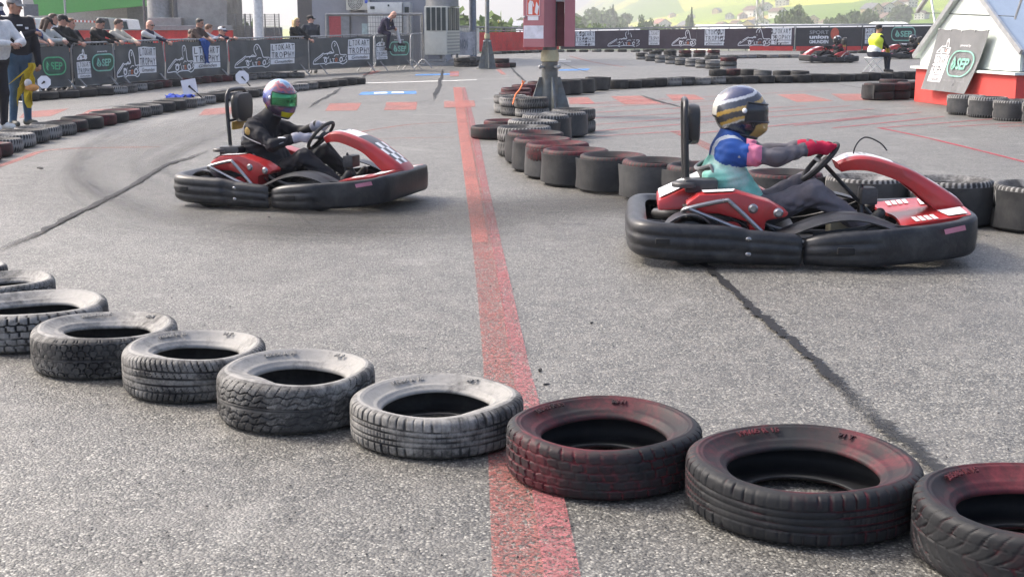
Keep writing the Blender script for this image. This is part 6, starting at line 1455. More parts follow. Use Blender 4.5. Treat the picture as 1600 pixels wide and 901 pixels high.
def person_obj(name, label, B, mats, vox, loc, rz, cat='person', group=None, parent=None):
    V, F, fl, names = surface(B, vox); o = np_mesh(name, V, F, [mats[k] for k in names], parent, True, 180, fl)
    o.location = loc; o.rotation_euler = (0, 0, rz)
    if label: tag(o, label, cat, group)
    return o
def standing(label, loc, rz, h=1.75, top=(.02,.02,.022), sleeve='long', pants=(.03,.035,.05), shoe=(.05,.05,.05), skin=0, hair='brown', lean=.0, hands=None, look=(1, 0, 0), up=(0, 0, 1), long=False, cap=None, glasses=False, beard=False, bald=False, vox=.0105, w=1.13, turn=0.0, belly=.02, curl=.5, female=False, gloves=None, stance=.10, armc=None, hand_pos=None, glass_up=False):
    """local x is where the body faces; hands = two targets relative to the feet, (forward, left, height)"""
    k = h/1.75; B = Body(); pel = vv(-.02,0,.94*k); ang = lean; ch = pel+vv(math.sin(ang),0,math.cos(ang))*.36*k; ne = ch+vv(math.sin(ang*1.1),0,math.cos(ang*1.1))*.17*k; sw = (.165 if female else .19)*w
    st, ct = math.sin(turn), math.cos(turn); ax = vv(-st, ct, 0); shc = ch+(ne-ch)*.62; sl, sr = shc+ax*sw, shc-ax*sw
    fw = vv(ct, st, 0)
    torso(B, pel, ch, sl, sr, w*k*(.92 if female else 1), belly=belly, fwd=fw)
    B.cone(ne-vv(0,0,.03), ne+nrm_(vv(math.sin(ang*.6),0,1))*.09, .058, .054, 'skin', .03); B.cone(shc+(ne-shc)*.4, ne+vv(0,0,.01), .085, .066, 'top', .04)
    hc = ne+vv(math.sin(ang*.5)+.15, 0, 1)*.145*k; c, f, u, r = add_head(B, hc, look, up, not bald, long, beard)
    hp = hand_pos or ((.36,.10,1.06),(.36,-.10,1.06))
    for s, S, Hd in ((1, sl, hp[0]), (-1, sr, hp[1])):
        Hd = np.array(Hd); E = ik(S, Hd, .29*k, .255*k, vv(-.25, s*1.0, -.35)); arm(B, S, E, Hd, sleeve, 'arm' if armc else 'top', w=w)
        d = nrm_(Hd-E); add_hand(B, Hd, nrm_(d+vv(.3,-.25*s,-.35)), vv(0,0,-1) if abs(d[2]) < .8 else vv(0,-s,0), 'hand', curl, 1.0, s)
    for s in (1, -1): leg(B, pel+vv(0,s*.085,-.04), vv(.015,s*(.09+.2*(stance-.1)),.50*k), vv(-.03,s*stance,.09), w=w*(.95), toe=(1, .18*s, 0))
    sk = SKIN[skin]; m = {'top': cloth('cloth_%02x%02x%02x' % tuple(int(min(1, x)*255) for x in top), top), 'pants': cloth('cloth_%02x%02x%02x' % tuple(int(x*255) for x in pants), pants), 'shoe': mat('shoe_%02x%02x%02x' % tuple(int(x*255) for x in shoe), shoe, .6), 'skin': sk, 'hand': gloves or sk, 'eye': M_EYE, 'lip': M_LIP, 'brow': HAIR[hair], 'hair': HAIR[hair]}
    if armc: m['arm'] = cloth('cloth_%02x%02x%02x' % tuple(int(min(1, x)*255) for x in armc), armc)
    o = person_obj('person', label, B, m, vox, loc, rz, group='spectators behind the barriers' if 'arrier' in label or 'rail' in label else None)
    if cap: cap_mesh(c, f, u, r, o, *cap)
    if glasses: sunglasses(c, f, u, r, o)
    return o, (c, f, u, r)
# ------------------------------------------------------------------ who stands where
def on_barrier(px, back=.34):
    for (xa, ya, _), (xb, yb, _) in zip(BL, BL[1:]):
        if xa <= px <= xb:
            a, b = G(xa, ya), G(xb, yb); lo, hi = 0.0, 1.0
            for _ in range(30):
                m = (lo+hi)/2
                if proj(a+(b-a)*m)[0] < px: lo = m
                else: hi = m
            p = a+(b-a)*lo; n = Vector((-(b-a).y, (b-a).x, 0)).normalized(); n = n if n.y > 0 else -n
            q = p+n*back; return q, math.atan2(-n.y, -n.x), n
def spectator(px, py, label, back=.36, **kw):
    """px, py: where the middle of the head shows; the feet are set so that the leaning body brings it there"""
    dy = kw.pop('dyaw', 0.0); h = kw.pop('h'); lean = kw.get('lean', 0); bx = px
    for _ in range(8):
        p, rz, n = on_barrier(bx, back); l = head_local(h, lean); w = Vector((p.x+l[0]*math.cos(rz+dy), p.y+l[0]*math.sin(rz+dy), l[2])); x, y = proj(w); bx += (px-x)*.8; h = min(1.92, max(1.2, h-(py-y)/ppm(w)*.7))
    o, hd = standing(label, (p.x, p.y, 0), rz+dy, h=h, **kw); return o
CAPB = (cloth('cap_black', (.018,.018,.02)), MATS['cap_black']); CAPW = (cloth('cap_navy', (.03,.035,.07)), MATS['cap_navy'], cloth('cap_white', (.62,.62,.62)))
Hn = ((.40,.10,1.10),(.40,-.10,1.10))
spectator(47, 35, 'grey haired man in blue t-shirt leaning on the barrier beside the marshals', h=1.70, top=(.02,.045,.16), sleeve='short', hair='grey', lean=.22, look=(.75,.5,-.15), hand_pos=((.42,.22,1.08),(.44,-.02,1.08)), w=1.08, belly=.05)
spectator(74, 37, 'woman in black cap and grey sweater with long dark hair at the barrier', h=1.62, top=(.42,.43,.41), hair='brown', long=True, lean=.25, look=(.7,.7,-.35), cap=CAPB, hand_pos=((.42,.16,1.10),(.42,.05,1.10)), female=True)
spectator(83, 31, 'tall man with dark hair standing behind the woman in black cap at the barrier', back=.95, h=1.80, top=(.55,.55,.56), hair='brown', lean=.05, look=(.8,.5,-.05), hand_pos=((.2,.2,.95),(.2,-.2,.95)))
spectator(98, 33, 'man in black jacket and black cap leaning on the barrier', h=1.70, top=(.016,.018,.020), hair='black', lean=.22, look=(.75,.5,-.25), cap=CAPB, hand_pos=((.44,.18,1.06),(.44,.02,1.08)))
spectator(110, 38, 'person with reddish brown hair half hidden behind the black jacket at the barrier', back=.85, h=1.66, top=(.03,.03,.035), hair='ginger', lean=.08, look=(.9,.3,-.1), hand_pos=((.2,.2,.95),(.2,-.2,.95)))
spectator(147, 52, 'person in dark top half hidden behind the boy in black at the barrier', back=.8, h=1.56, top=(.05,.015,.02), hair='brown', lean=.25, look=(.8,-.2,-.6), hand_pos=((.3,.2,1.05),(.3,-.1,1.05)))
spectator(156, 38, 'boy in black sweater with dark curly hair looking down over the barrier', h=1.66, top=(.014,.014,.016), hair='black', lean=.26, look=(.8,.35,-.62), hand_pos=((.42,.30,1.08),(.42,.06,1.06)), w=1.06)
spectator(185, 39, 'boy in cream sweater with brown hair leaning on the barrier', h=1.64, top=(.52,.47,.38), hair='brown', lean=.22, look=(.85,.4,-.28), hand_pos=((.44,.20,1.05),(.44,.02,1.05)))
spectator(234, 40, 'bald man in sunglasses with white and navy jacket leaning on the barrier', h=1.68, top=(.025,.025,.05), hair='grey', bald=True, glasses=True, armc=(.50,.49,.48), lean=.26, look=(.95,-.1,-.15), hand_pos=((.46,.26,1.04),(.46,.10,1.06)), w=1.06)
spectator(312, 37, 'man in brown t-shirt with short dark hair leaning over the hanging jacket barrier', h=1.74, top=(.065,.045,.04), sleeve='short', skin=1, hair='black', lean=.30, look=(.95,.05,-.25), hand_pos=((.46,.03,1.06),(.46,-.10,1.06)), w=1.1)
spectator(299, 54, 'person in brown sleeve behind the man in brown t-shirt at the barrier', back=.8, h=1.5, top=(.06,.05,.045), hair='brown', lean=.35, look=(.8,.3,-.5), hand_pos=((.4,.2,1.08),(.4,-.1,1.08)))
spectator(326, 46, 'child with light brown hair in white sweater leaning on the barrier', h=1.48, top=(.55,.55,.58), hair='ginger', lean=.25, look=(.6,.8,-.25), hand_pos=((.40,.12,1.10),(.40,-.06,1.10)), w=.85)
spectator(347, 49, 'child in white cap and navy jacket resting arms on the barrier', h=1.44, top=(.02,.02,.045), hair='brown', lean=.25, look=(.9,.15,-.15), cap=(cloth('cap_white2', (.62,.62,.61)), MATS['cap_navy']), hand_pos=((.40,.16,1.10),(.40,-.14,1.10)), w=.88)
spectator(463, 35, 'blond woman in sunglasses and black jacket leaning on the barrier', h=1.66, top=(.016,.018,.02), hair='blond', long=True, glasses=True, lean=.20, look=(.95,.1,-.1), hand_pos=((.44,.26,1.03),(.44,.08,1.05)), female=True)
spectator(485, 31, 'man in black cap and dark jacket turned away beside the blond woman', back=.75, h=1.76, top=(.04,.045,.055), hair='black', lean=.05, look=(-.6,-.8,0), dyaw=R_(150), cap=(MATS['cap_black'], MATS['cap_black']), hand_pos=((.3,.15,1.1),(.3,-.1,1.1)))
# white panels on the bald man's jacket are a second skin over the shoulders
# racer sitting on the barrier
p, rz, n = on_barrier(603, .03); B = Body(); zt = at(603, 53.9, p.y).z
pel = vv(-.06,.0,zt+.10); che = pel+vv(.13,0,.27); shc = che+vv(.09,0,.08); sl, sr = shc+vv(0,.19,0), shc-vv(0,.19,0)
torso(B, pel, che, sl, sr, 1.22); B.cone(shc, shc+vv(.07,0,.10), .075, .06, 'skin', .03); c, f, u, r = add_head(B, shc+vv(.15,.0,.15), (.75,.15,-.65), (0,0,1), False)
for s, S, Hd in ((1, sl, vv(.30,.10,zt+.22)), (-1, sr, vv(.34,-.02,zt+.20))):
    E = ik(S, Hd, .29, .25, vv(-.4,s*.9,-.4)); arm(B, S, E, Hd, 'long', w=1.15); add_hand(B, Hd, nrm_(vv(.4,-s*.7,-.3)), vv(0,0,-1), 'skin', .6, 1.0, s)
leg(B, pel+vv(0,.09,-.02), vv(.36,.14,zt+.13), vv(.42,.26,zt-.26), 'wpants', toe=(1,.3,-.2)); leg(B, pel+vv(0,-.09,-.02), vv(.22,-.16,zt+.02), vv(.14,-.14,zt-.42), 'pants', toe=(1,-.1,-.1))
SUIT = cloth('race_suit_navy', (.025,.022,.045)); so = person_obj('person', 'bald racer in navy suit sitting on top of the barrier', B, {'top': SUIT, 'pants': SUIT, 'wpants': cloth('race_suit_white', (.55,.55,.56)), 'shoe': mat('race_shoe_black', (.02,.02,.02), .6), 'skin': SKIN[0], 'eye': M_EYE, 'lip': M_LIP, 'brow': HAIR['brown'], 'hair': HAIR['brown']}, .0105, (p.x, p.y, 0), rz+R_(12))
for s in (1, -1): q = MB(); q.ball(tuple(shc+vv(.01,s*.15,.03)), (.075,.085,.05), 10, 7); q.build('shoulder_panel', MATS['race_suit_white'], so)
# ------------------------------------------------------------------ the two marshals at the left edge
a = G(35, 197); mo, _ = standing('marshal in dark jacket and jeans with grey cap holding a yellow flag', (a.x, a.y, 0), R_(-35), h=1.80, top=(.018,.018,.024), pants=(.045,.09,.15), shoe=(.05,.055,.05), skin=1, hair='brown', lean=.04, look=(.85,.45,-.12), cap=(cloth('cap_grey', (.22,.215,.21)), MATS['cap_grey']), hand_pos=((.20,.20,.86),(.25,.12,1.30)), vox=.009, w=1.22, curl=.9, stance=.12)
q = MB(); q.box((.142,-.02,1.40),(.004,.09,.02)); q.box((.142,.09,1.36),(.004,.05,.03)); q.build('jacket_print', PR['w'], mo, False)
b = G(1, 203); mw, _ = standing('marshal in white sweatshirt and dark trousers reading his phone', (b.x, b.y, 0), R_(-25), h=1.74, top=(.58,.58,.58), pants=(.016,.018,.026), shoe=(.62,.62,.60), skin=1, hair='black', lean=.10, look=(.85,.1,-.55), cap=CAPW, hand_pos=((.34,.08,1.16),(.34,-.06,1.16)), vox=.009, w=1.22, curl=.8, belly=.05)
c = at(33, 59, a.y-.35); q = MB(); q.box((0,0,0),(.10,.012,.17)); o = q.build('paper_card', PR['w'], None, False, bevel=.004); o.location = c; o.rotation_euler = (R_(-25), R_(-50), R_(-20)); tag(o, 'white card held up between the two marshals', 'card')
# yellow flag
c = at(47, 102, a.y-.15); q = MB(); rows = []
for j in range(14):
    v = j/13; w = .045+.085*v; row = []
    for k in range(12): t = k/11*2-1; row.append((c.x+.02-.12*v+w*t*.9+.02*math.sin(j), c.y+.045*math.sin(t*7+j*.3)*(.4+v)-.03*v, c.z+.03-(.50+.13*math.sin(t*4))*v))
    rows.append(row)
q.grid(rows); o = q.build('flag_cloth', cloth('flag_yellow', (.55,.40,.03)), None, solid=.005); tag(o, 'crumpled yellow flag hanging from the hand of the marshal in jeans', 'flag')
c = at(50, 137, a.y-.2); q = MB(); q.ball((0,0,0),(.10,.05,.05),14,8); q.ball((-.05,0,.06),(.055,.04,.06),12,8,1); o = q.build('orange_bundle', [cloth('bundle_orange', (.55,.27,.10)), MATS['white_cloth']]); o.location = c; tag(o, 'orange and white cloth bundle below the yellow flag', 'cloth')
# ------------------------------------------------------------------ marker boards on sticks
def marker(cx, cy, fx, fy, sides, rpx, label, rot, zfoot=.12, tone='board_white'):
    ft = G(fx, fy, zfoot); c = at(cx, cy, ft.y-.05); o = empty('marker_board', (0,0,0), 0, label, 'marker board', 'marker boards at the tyre rows'); r = rpx/ppm(c)
    d = Vector((math.cos(rot)*.25, -1, .18)).normalized(); ux = Vector((0,0,1)).cross(d).normalized(); uz = d.cross(ux)
    q = MB(); pl = []
    for e in (0, .006):
        for k in range(sides): t = rot+2*math.pi*(k+.5)/sides; pl.append(c+ux*r*math.cos(t)+uz*r*math.sin(t)+d*e)
    q.add(pl, [tuple(range(sides-1,-1,-1)), tuple(range(sides,2*sides))]+[(k,(k+1) % sides,sides+(k+1) % sides,sides+k) for k in range(sides)])
    q.build('board', mat(tone, (.66,.66,.70), .6, var=.04), o, False); q = MB(); q.tube([ft+d*.0, c+d*.02], .014, 6); q.ball(c+d*.02, .022, 8, 6); q.build('stick', MATS['black_metal'], o)
marker(69, 128.5, 40, 152, 8, 10.5, 'white octagonal marker board beside the marshal in jeans', 0)
marker(296, 135.5, 318, 155, 4, 16, 'white square marker board tilted over the left inner tyre row', .18)
marker(378.5, 121, 391, 135, 8, 11, 'cream octagonal marker board behind the left kart headrest', 0, tone='board_cream')
p = G(36, 161); q = MB(); q.tube([(p.x-.12,p.y+.1,.02),(p.x+.06,p.y-.06,.02)], .012, 6); tag(q.build('white_stick', M_WHITEM), 'short white stick lying on the ground beside the jeans', 'stick')
# blue cloth on the tyre row, blue jacket over the barrier
p = G(281, 166); q = MB(); q.grid([[(p.x+(k/14-.5)*.46+.02*math.sin(j*2), p.y-.12+.3*j/8, .175+.025*math.sin(k*1.3+j)+.02*math.sin(k*.7)-(.09*max(0,1-j/2))*(.6+.4*math.sin(k))) for k in range(15)] for j in range(9)]); tag(q.build('blue_cloth', cloth('cloth_bright_blue', (.02,.05,.30)), None, solid=.006), 'bright blue cloth lying on the left inner tyre row', 'cloth')
p, rz, n = on_barrier(318, -.05); zt = at(318, 61.5, p.y).z; tdir = Vector((-n.y, n.x, 0)); tdir = tdir if tdir.x > 0 else -tdir; q = MB(); rows = []
for j in range(15):
    v = j/14; row = []
    for k in range(11):
        t = k/10*2-1; wd = .19*(1-.55*v)+.03*math.sin(j*.9); x = (t*wd+.07*v); yy = -.03-.03*math.cos(t*5+j*.5) if j > 1 else .04-.06*j
        q_ = p+tdir*x+n*(yy-.02); row.append((q_.x, q_.y, zt+.03-.60*v*(1-.25*max(0,t)*(t > .3)*0)-.04*t*t))
    rows.append(row)
q.grid(rows); tag(q.build('blue_jacket', cloth('cloth_royal_blue', (.02,.07,.25)), None, solid=.012), 'blue jacket hanging over the barrier below the man in brown', 'jacket')
# ------------------------------------------------------------------ seated marshal with yellow vest on a folding chair
a = G(1368, 113); yw = R_(16); B = Body()
pel = vv(-.10,0,.58); che = pel+vv(.05,0,.38); shc = che+vv(.04,0,.13); sl, sr = shc+vv(0,.19,0), shc-vv(0,.19,0)
torso(B, pel, che, sl, sr, 1.42, 'vest', 'pants', .04); B.cone(shc, shc+vv(.02,0,.13), .065, .055, 'skin', .03); c, f, u, r = add_head(B, shc+vv(.05,0,.22), (.95,-.15,-.12))
for z in (.10,): B.cone(pel+vv(.012,.09,z), pel+vv(.012,-.09,z), .162, .162, 'stripe', .01)
for s, S, Hd in ((1, sl, vv(.34,.10,.72)), (-1, sr, vv(.36,-.06,.74))):
    E = ik(S, Hd, .29, .25, vv(-.3,s*.7,-.8)); arm(B, S, E, Hd, 'long', 'sleeve', fore='sleeve', w=1.2); add_hand(B, Hd, nrm_(vv(.8,-s*.3,-.2)), vv(0,0,-1), 'skin', .6, 1.0, s)
for s in (1, -1): leg(B, pel+vv(0,s*.09,-.02), vv(.38,s*.11,.53), vv(.40+.03*s,s*.11,.09), toe=(1,.15*s,0))
m_ = {'vest': mat('hi_vis_yellow', (.62,.72,.04), .6, var=.06), 'stripe': mat('reflective_band', (.60,.62,.60), .35), 'sleeve': cloth('sleeve_black', (.016,.017,.02)), 'pants': cloth('trousers_navy', (.02,.023,.035)), 'shoe': MATS['race_shoe_black'], 'skin': SKIN[1], 'eye': M_EYE, 'lip': M_LIP, 'brow': HAIR['black'], 'hair': HAIR['black']}
so = person_obj('person', 'marshal in yellow reflective vest sitting on a folding chair', B, m_, .011, (a.x, a.y, 0), yw); cap_mesh(c, f, u, r, so, MATS['cap_black'], MATS['cap_black'], MATS['cap_white'])
o = empty('folding_chair', (a.x-.09*math.cos(yw), a.y-.09*math.sin(yw), 0), yw, 'white folding chair under the seated marshal', 'chair')
q = MB(); q.box((0,0,.445),(.42,.42,.028)); q.build('seat', M_WHITEM, o, bevel=.01); 
for s in (-1, 1):
    q = MB(); q.tube([(.22,s*.21,.01),(-.21,s*.21,.44)], .012, 6); q.build('leg', M_WHITEM, o); q = MB(); q.tube([(-.24,s*.19,.01),(.20,s*.19,.44)], .012, 6); q.build('leg', M_WHITEM, o)
q = MB(); cs, sn = math.cos(yw), math.sin(yw)
def LW(x, y, z): return (a.x+cs*x-sn*y, a.y+sn*x+cs*y, z)
q.grid([[LW(.34+.10*j/8+.01*math.sin(k), -.14+.22*k/8, .72-.33*(j/8)+.02*math.sin(k*1.3)) for k in range(9)] for j in range(9)]); tag(q.build('yellow_cloth', cloth('cloth_amber', (.55,.36,.03)), None, solid=.01), 'amber yellow cloth lying over the seated marshal knees', 'cloth')
# ------------------------------------------------------------------ karting drivers
M_VISG = mat('visor_green_mirror', (.05,.20,.09), .10, .85, var=.7, scale=7); M_VISK = mat('visor_smoke', (.03,.03,.035), .12, .2)
def helmet(parent, c, f, up, paintf, visor, scale=1.0, peak=False):
    f = nrm_(f); r = nrm_(np.cross(f, up)); u = np.cross(r, f); c = np.array(c, float)
    def pos(az, el, k=1.0):
        ca = math.cos(az); x = math.cos(el)*math.cos(az); y = math.cos(el)*math.sin(az); z = math.sin(el)
        rx, ry, rz_ = .150, .122, .140
        p = np.array([x*rx, y*ry, z*rz_])
        chin = max(0, ca)**2*max(0, min(1, (-el-.05)/.45)); p[0] += .030*chin; p[1] *= 1-.10*chin; p[2] -= .012*chin
        if el < -.35: p[0] += .010*(ca < 0)
        p *= k*scale; return c+f*p[0]+r*(-p[1])+u*p[2]
    nu, nv = 96, 56; V = []; Cc = []
    e0, e1 = R_(-58), R_(90)
    for j in range(nv):
        el = e0+(e1-e0)*j/(nv-1)
        for i in range(nu):
            az = i/nu*2*math.pi-math.pi; lim = .0
            V.append(pos(az, max(el, R_(-58)+.25*(math.cos(az) < -.2)*0)))
            Cc.append((*paintf(az, el), 1))
    F = []; eye = lambda az, el: abs(az) < R_(68) and R_(-9) < el < R_(21)
    for j in range(nv-1):
        for i in range(nu):
            a = j*nu+i; b = j*nu+(i+1) % nu; F.append((a, b, b+nu, a+nu))
    V.append(c+u*(-.105)*scale); 
    sh = np_mesh('helmet', np.array(V[:-1]), F, attr_mat('helmet_paint', .22, .7), parent, True, 60, cols=np.array(Cc))
    q = MB(); rows = []
    for j in range(10):
        el = R_(-13)+R_(36)*j/9; rows.append([tuple(pos(R_(-76)+R_(152)*i/28, el-.06*(abs(i-14)/14)**2*(1 if j < 5 else -.6), 1.022)) for i in range(29)])
    q.grid(rows); q.build('visor', visor, sh, solid=.004, angle=80)
    q = MB(); rim = [rows[0][i] for i in range(29)]+[rows[j][28] for j in range(1,10)]+[rows[9][i] for i in range(27,-1,-1)]+[rows[j][0] for j in range(8,0,-1)]; q.tube(rim, .0055*scale, 6, closed=True); q.build('visor_seal', M_KBK, sh)
    q = MB(); q.tube([tuple(pos(2*math.pi*i/40-math.pi, R_(-58), .985)) for i in range(40)], .011*scale, 8, closed=True); q.build('helmet_trim', M_KBK, sh)
    for s in (-1, 1): pv = pos(s*R_(80), R_(6), 1.01); q = MB(); q.ball(tuple(pv), .016, 10, 7); q.build('visor_pivot', PR['w'], sh)
    return sh
def paint1(az, el):   # rainbow crown, yellow at chin and nape, white rear
    s = abs(az); w = el+.18*math.sin(s*3.2+1)+.08*math.sin(s*9)
    if el < R_(-30) and s < R_(42): return (.62,.55,.02)
    if el < R_(-22) and R_(112) < s < R_(150): return (.62,.55,.02)
    if el < R_(-50): return (.30,.04,.13)
    if s > R_(150) and el > -.1: return (.50,.38,.44)
    if w > 1.15: return (.10,.25,.42)
    if w > 1.0: return (.32,.32,.38)
    if w > .80: return (.28,.05,.08)
    if w > .70: return (.08,.05,.10)
    if w > .52: return (.34,.06,.08)
    if s > R_(78) and w > .05: return (.05,.08,.35) if math.sin(s*14+el*9) > -.2 else (.10,.13,.32)
    if w < -.45: return (.05,.035,.06)
    return (.16,.05,.11) if math.sin(s*7+el*12) > 0 else (.06,.05,.14)
def paint2(az, el):   # white, black and gold swept bands
    s = abs(az); w = el+(s-1.2)*.42
    if s > R_(146): return (.54,.53,.48) if -.25 < el < .55 else (.04,.04,.045)
    if el > 1.2: return (.16,.18,.25)
    if w > .82: return (.025,.035,.10)
    if w > .68: return (.44,.46,.50)
    if w > .40: return (.03,.035,.05)
    if w > .24: return (.44,.27,.05)
    if w > .0: return (.045,.045,.05)
    if w > -.13: return (.50,.31,.06)
    if w > -.20: return (.45,.44,.40)
    if w > -.52: return (.02,.02,.022)
    return (.42,.29,.09) if s < R_(50) else (.02,.02,.022)
def driver(K, label, mats, paintf, visor, look, leanx=0.0, hands=None, vox=.0075, headc=(-.38,0,.865), arms='bent', group=None, wheel_roll=0.0):
    B = Body(); pel = vv(-.31,0,.215); che = vv(-.45+leanx*.5,0,.48); shc = vv(-.435+leanx,0,.635); sl, sr = shc+vv(0,.19,0), shc-vv(0,.19,0)
    torso(B, pel, che, sl, sr, 1.22, 'top', 'pants', .03); hc = np.array(headc); B.cone(shc, hc-vv(.01,0,.06), .105, .078, 'neck', .05); B.cone(shc+vv(0,.10,.0), shc+vv(0,-.10,.0), .088, .088, 'top2', .06)
    B.ell(hc, (.085,.08,.10), 'neck', .02)
    Hs = hands or (vv(.11,.14,.615), vv(.11,-.14,.615))
    for s, S, Hd in ((1, sl, Hs[0]), (-1, sr, Hs[1])):
        rimc = Hd; wrist = Hd+vv(-.085,s*.012,.012); E = ik(S, wrist, .280, .250, vv(-.15,s*.75,-.75)); S, E = np.array(S), np.array(E)
        B.cone(S-vv(0,s*.015,0), S+(E-S)*.45, .078, .068, 'shoulder', .04)
        if 'band' in mats: B.cone(S+(E-S)*.45, S+(E-S)*.52, .0700, .0690, 'band', .004)
        B.cone(S+(E-S)*.5, E, .056, .050, 'sleeve', .02).cone(E, wrist, .051, .038, 'sleeve', .03)
        # gloved hand closed round the rim
        d = nrm_(rimc-wrist); B.cone(E+(wrist-E)*.86, wrist+d*.01, .046, .038, 'glove', .015)
        n = vv(0,-s,0); up_ = vv(-.66,0,.75); axis = nrm_(vv(.67,0,.74))   # along the rim at nine and three o'clock
        for k in (-1, 0, 1): B.cone(wrist+axis*k*.014, wrist+d*.075+axis*k*.022+vv(0,s*.012,0), .022, .018, 'glove', .018)
        for o_, l in ((.033,1.0),(.011,1.08),(-.011,1.03),(-.032,.88)):
            base = wrist+d*.075+axis*o_+vv(0,s*.016,0); p1 = base+(d*.030+n*.004)*l; p2 = p1+(d*.008+n*.030)*l; p3 = p2+(-d*.024+n*.012)*l
            B.cone(base, p1, .0115, .011, 'glove', .006).cone(p1, p2, .011, .0105, 'glove', .005).cone(p2, p3, .0105, .0095, 'glove', .005)
        t0 = wrist+d*.03+axis*.022; t1 = t0+d*.030+axis*.020+n*.018; t2 = t1+d*.022+n*.022; B.cone(t0, t1, .015, .0125, 'glove', .01).cone(t1, t2, .0125, .010, 'glove', .005)
    for s in (1, -1):
        hip = pel+vv(.03,s*.09,0); an = vv(.44,s*.17,.17); kn = ik(hip, an, .43, .42, vv(.1,s*.35,.95))
        B.cone(hip, kn, .098, .076, 'pants', .04).cone(kn, an, .072, .05, 'pants', .03); B.cone(an+vv(-.03,0,-.03), an+vv(.07,0,.10), .042, .034, 'shoe', .03)
    V, F, fl, names = surface(B, vox); o = np_mesh('person', V, F, [mats[k] for k in names], None, True, 180, fl); creases(o, fl, F, names, .0065)
    o.location = K.location; o.rotation_euler = K.rotation_euler; o.scale = K.scale; tag(o, label, 'person', group)
    helmet(o, np.array(headc)+vv(.01,0,.015), look, (0,0,1), paintf, visor, 1.16); return o, sl, sr
BLK = cloth('driver_suit_black', (.014,.014,.018), .7); GLG = cloth('glove_pale_grey', (.36,.35,.39)); GLR = cloth('glove_crimson', (.36,.012,.045)); GRY = cloth('undershirt_grey', (.105,.10,.115)); MINT = mat('jersey_mint', (.19,.50,.42), .75, var=.18, scale=12, dirt=(.52,.58,.56), dirt_amt=.95, dscale=4.5, spec=.25, bmp=.25, bscale=45); BLU = cloth('jersey_blue', (.02,.07,.27), .7)
SHB = MATS['race_shoe_black']
m1 = {'top': BLK, 'pants': BLK, 'neck': BLK, 'top2': BLK, 'shoulder': BLK, 'sleeve': BLK, 'glove': GLG, 'shoe': SHB}
D1, sl, sr = driver(KART1, 'rider in black suit with rainbow helmet in the left kart', m1, paint1, M_VISG, (.93,-.36,-.16), .0, (vv(.135,.13,.635), vv(.095,-.135,.555)), headc=(-.26,0,.868))
# piping and badge on the black suit
E = ik(sr, vv(.095,-.135,.555)+vv(-.085,-.012,.012), .280, .250, vv(-.15,-.75,-.75)); W_ = vv(.01,-.147,.567)
q = MB(); q.tube(spline([Vector(p) for p in (sr+vv(-.055,-.03,.045), sr+vv(-.062,-.055,-.06), E+vv(-.042,-.025,-.005), E+vv(.0,-.045,-.012), (E+W_)/2+vv(0,-.041,-.006), W_+vv(-.02,-.036,0))], 6), .0055, 6); q.tube(spline([Vector(p) for p in (sr+vv(-.04,.02,.058), sr+vv(.02,-.01,.062), sr+vv(.05,-.03,.045))], 5), .006, 6); q.build('suit_piping', PR['gr'], D1)
q = MB(); q.ball(tuple(sr+vv(-.012,-.061,-.02)), (.036,.010,.036), 14, 8); q.build('shoulder_badge', mat('badge_gold', (.33,.22,.06), .6, var=.5, scale=60), D1)
q = MB(); q.ball(tuple((E+W_)/2+vv(-.02,-.030,.030)), (.042,.012,.008), 12, 6); q.build('sleeve_lettering', PR['w'], D1)
m2 = {'top': MINT, 'pants': GRY, 'neck': BLU, 'top2': cloth('jersey_white_lilac', (.50,.54,.58), .7), 'shoulder': BLU, 'band': cloth('band_pink', (.55,.17,.27)), 'sleeve': GRY, 'glove': GLR, 'shoe': SHB}
D2, sl2, sr2 = driver(KART2, 'rider in mint and blue jersey with gold striped helmet in the right kart', m2, paint2, M_VISK, (.99,-.10,-.12), .015, (vv(.18,.13,.645), vv(.18,-.135,.66)), headc=(-.365,0,.865))
q = MB(); q.ball(tuple(sr2+vv(.05,-.052,-.01)), (.03,.014,.02), 12, 6); q.build('sleeve_lettering', PR['gr'], D2)
m3 = {'top': BLK, 'pants': BLK, 'neck': BLK, 'top2': BLK, 'shoulder': cloth('jersey_maroon', (.12,.02,.03)), 'sleeve': BLK, 'glove': BLK, 'shoe': SHB}
paint3 = lambda az, el: (.02,.02,.022) if (el < .75 or abs(az) < 1.2) else (.55,.55,.54)
driver(KART3, 'rider in black with black helmet in the far kart', m3, paint3, M_VISK, (.98,.1,-.15), vox=.012)
driver(KART4, 'rider in dark suit in the kart half hidden behind the marshal', dict(m1), lambda az, el: (.02,.02,.022), M_VISK, (.98,.1,-.15), vox=.012)
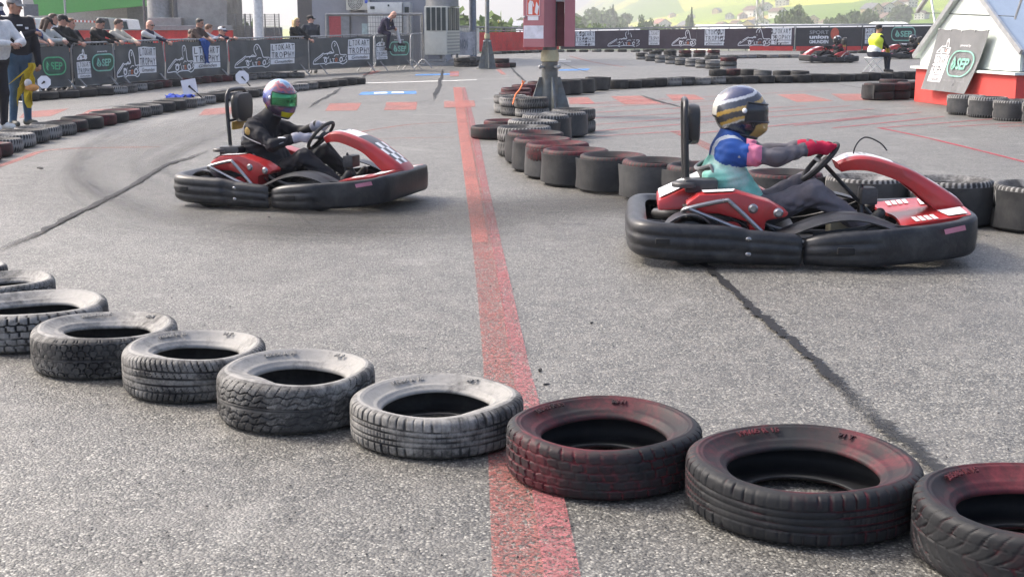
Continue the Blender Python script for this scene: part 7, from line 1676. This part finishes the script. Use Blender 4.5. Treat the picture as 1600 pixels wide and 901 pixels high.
# ------------------------------------------------------------------ bits of rubber on the asphalt
M_CRUMB = mat('rubber_crumb', (.018,.018,.019), .6)
def crumb(px, py, s, label, shape):
    p = G(px, py); q = MB(); rnd = random.Random(int(px)); q.ball((0,0,0), shape, 9, 6); q.v = [v*rnd.uniform(.75, 1.2) for v in q.v]; o = q.build('rubber_chunk', M_CRUMB); zmin = min(v.z for v in q.v); o.location = (p.x, p.y, -zmin*s); o.scale = (s,)*3; o.rotation_euler = (0,0,rnd.uniform(0,6)); tag(o, label, 'rubber chunk', 'rubber chunks on the asphalt')
crumb(844, 581, .0095, 'round black rubber chunk right of the red line above the black and red tyre', (1,1,.8)); crumb(853, 601, .010, 'flat black rubber scrap just below the round rubber chunk', (1.6,.6,.35))
crumb(924, 505, .010, 'small black rubber scrap between red line and tar seam', (1.3,.6,.4)); crumb(420, 340, .014, 'black rubber scrap on asphalt under the left kart nose', (1.3,.7,.4)); crumb(63, 264, .03, 'black rubber scrap left of the rubbered curve', (1.5,.6,.3))
q = MB(); rnd = random.Random(3)
for i in range(520):
    px, py = rnd.uniform(-40, 1640), rnd.uniform(300, 900)**1.0; p = G(px, py); s = rnd.uniform(.0015, .0048); a = rnd.uniform(0, 6.28); c, n = math.cos(a)*s, math.sin(a)*s
    q.add([(p.x-c*1.7,p.y-n*1.7,.005),(p.x+n,p.y-c,.005+s*.3),(p.x+c*1.7,p.y+n*1.7,.005),(p.x-n,p.y+c,.005+s*.3),(p.x,p.y,.006+s)], [(0,1,4),(1,2,4),(2,3,4),(3,0,4)])
tag(q.build('rubber_debris', M_CRUMB, None, False), 'fine black rubber debris scattered over the asphalt', 'rubber debris', None, 'stuff')
# ------------------------------------------------------------------ air
hz = bpy.data.materials.new('haze_air'); hz.use_nodes = True; nt = hz.node_tree; nt.nodes.clear(); out = nt.nodes.new('ShaderNodeOutputMaterial'); pv = nt.nodes.new('ShaderNodeVolumePrincipled')
pv.inputs['Color'].default_value = (.97,.99,1,1); pv.inputs['Density'].default_value = .00065; pv.inputs['Anisotropy'].default_value = .35; nt.links.new(pv.outputs[0], out.inputs['Volume'])
q = MB(); q.box((300,2210,165),(7000,4800,390)); hb = q.build('haze', hz, None, False); tag(hb, kind='stuff'); hb.display_type = 'WIRE'
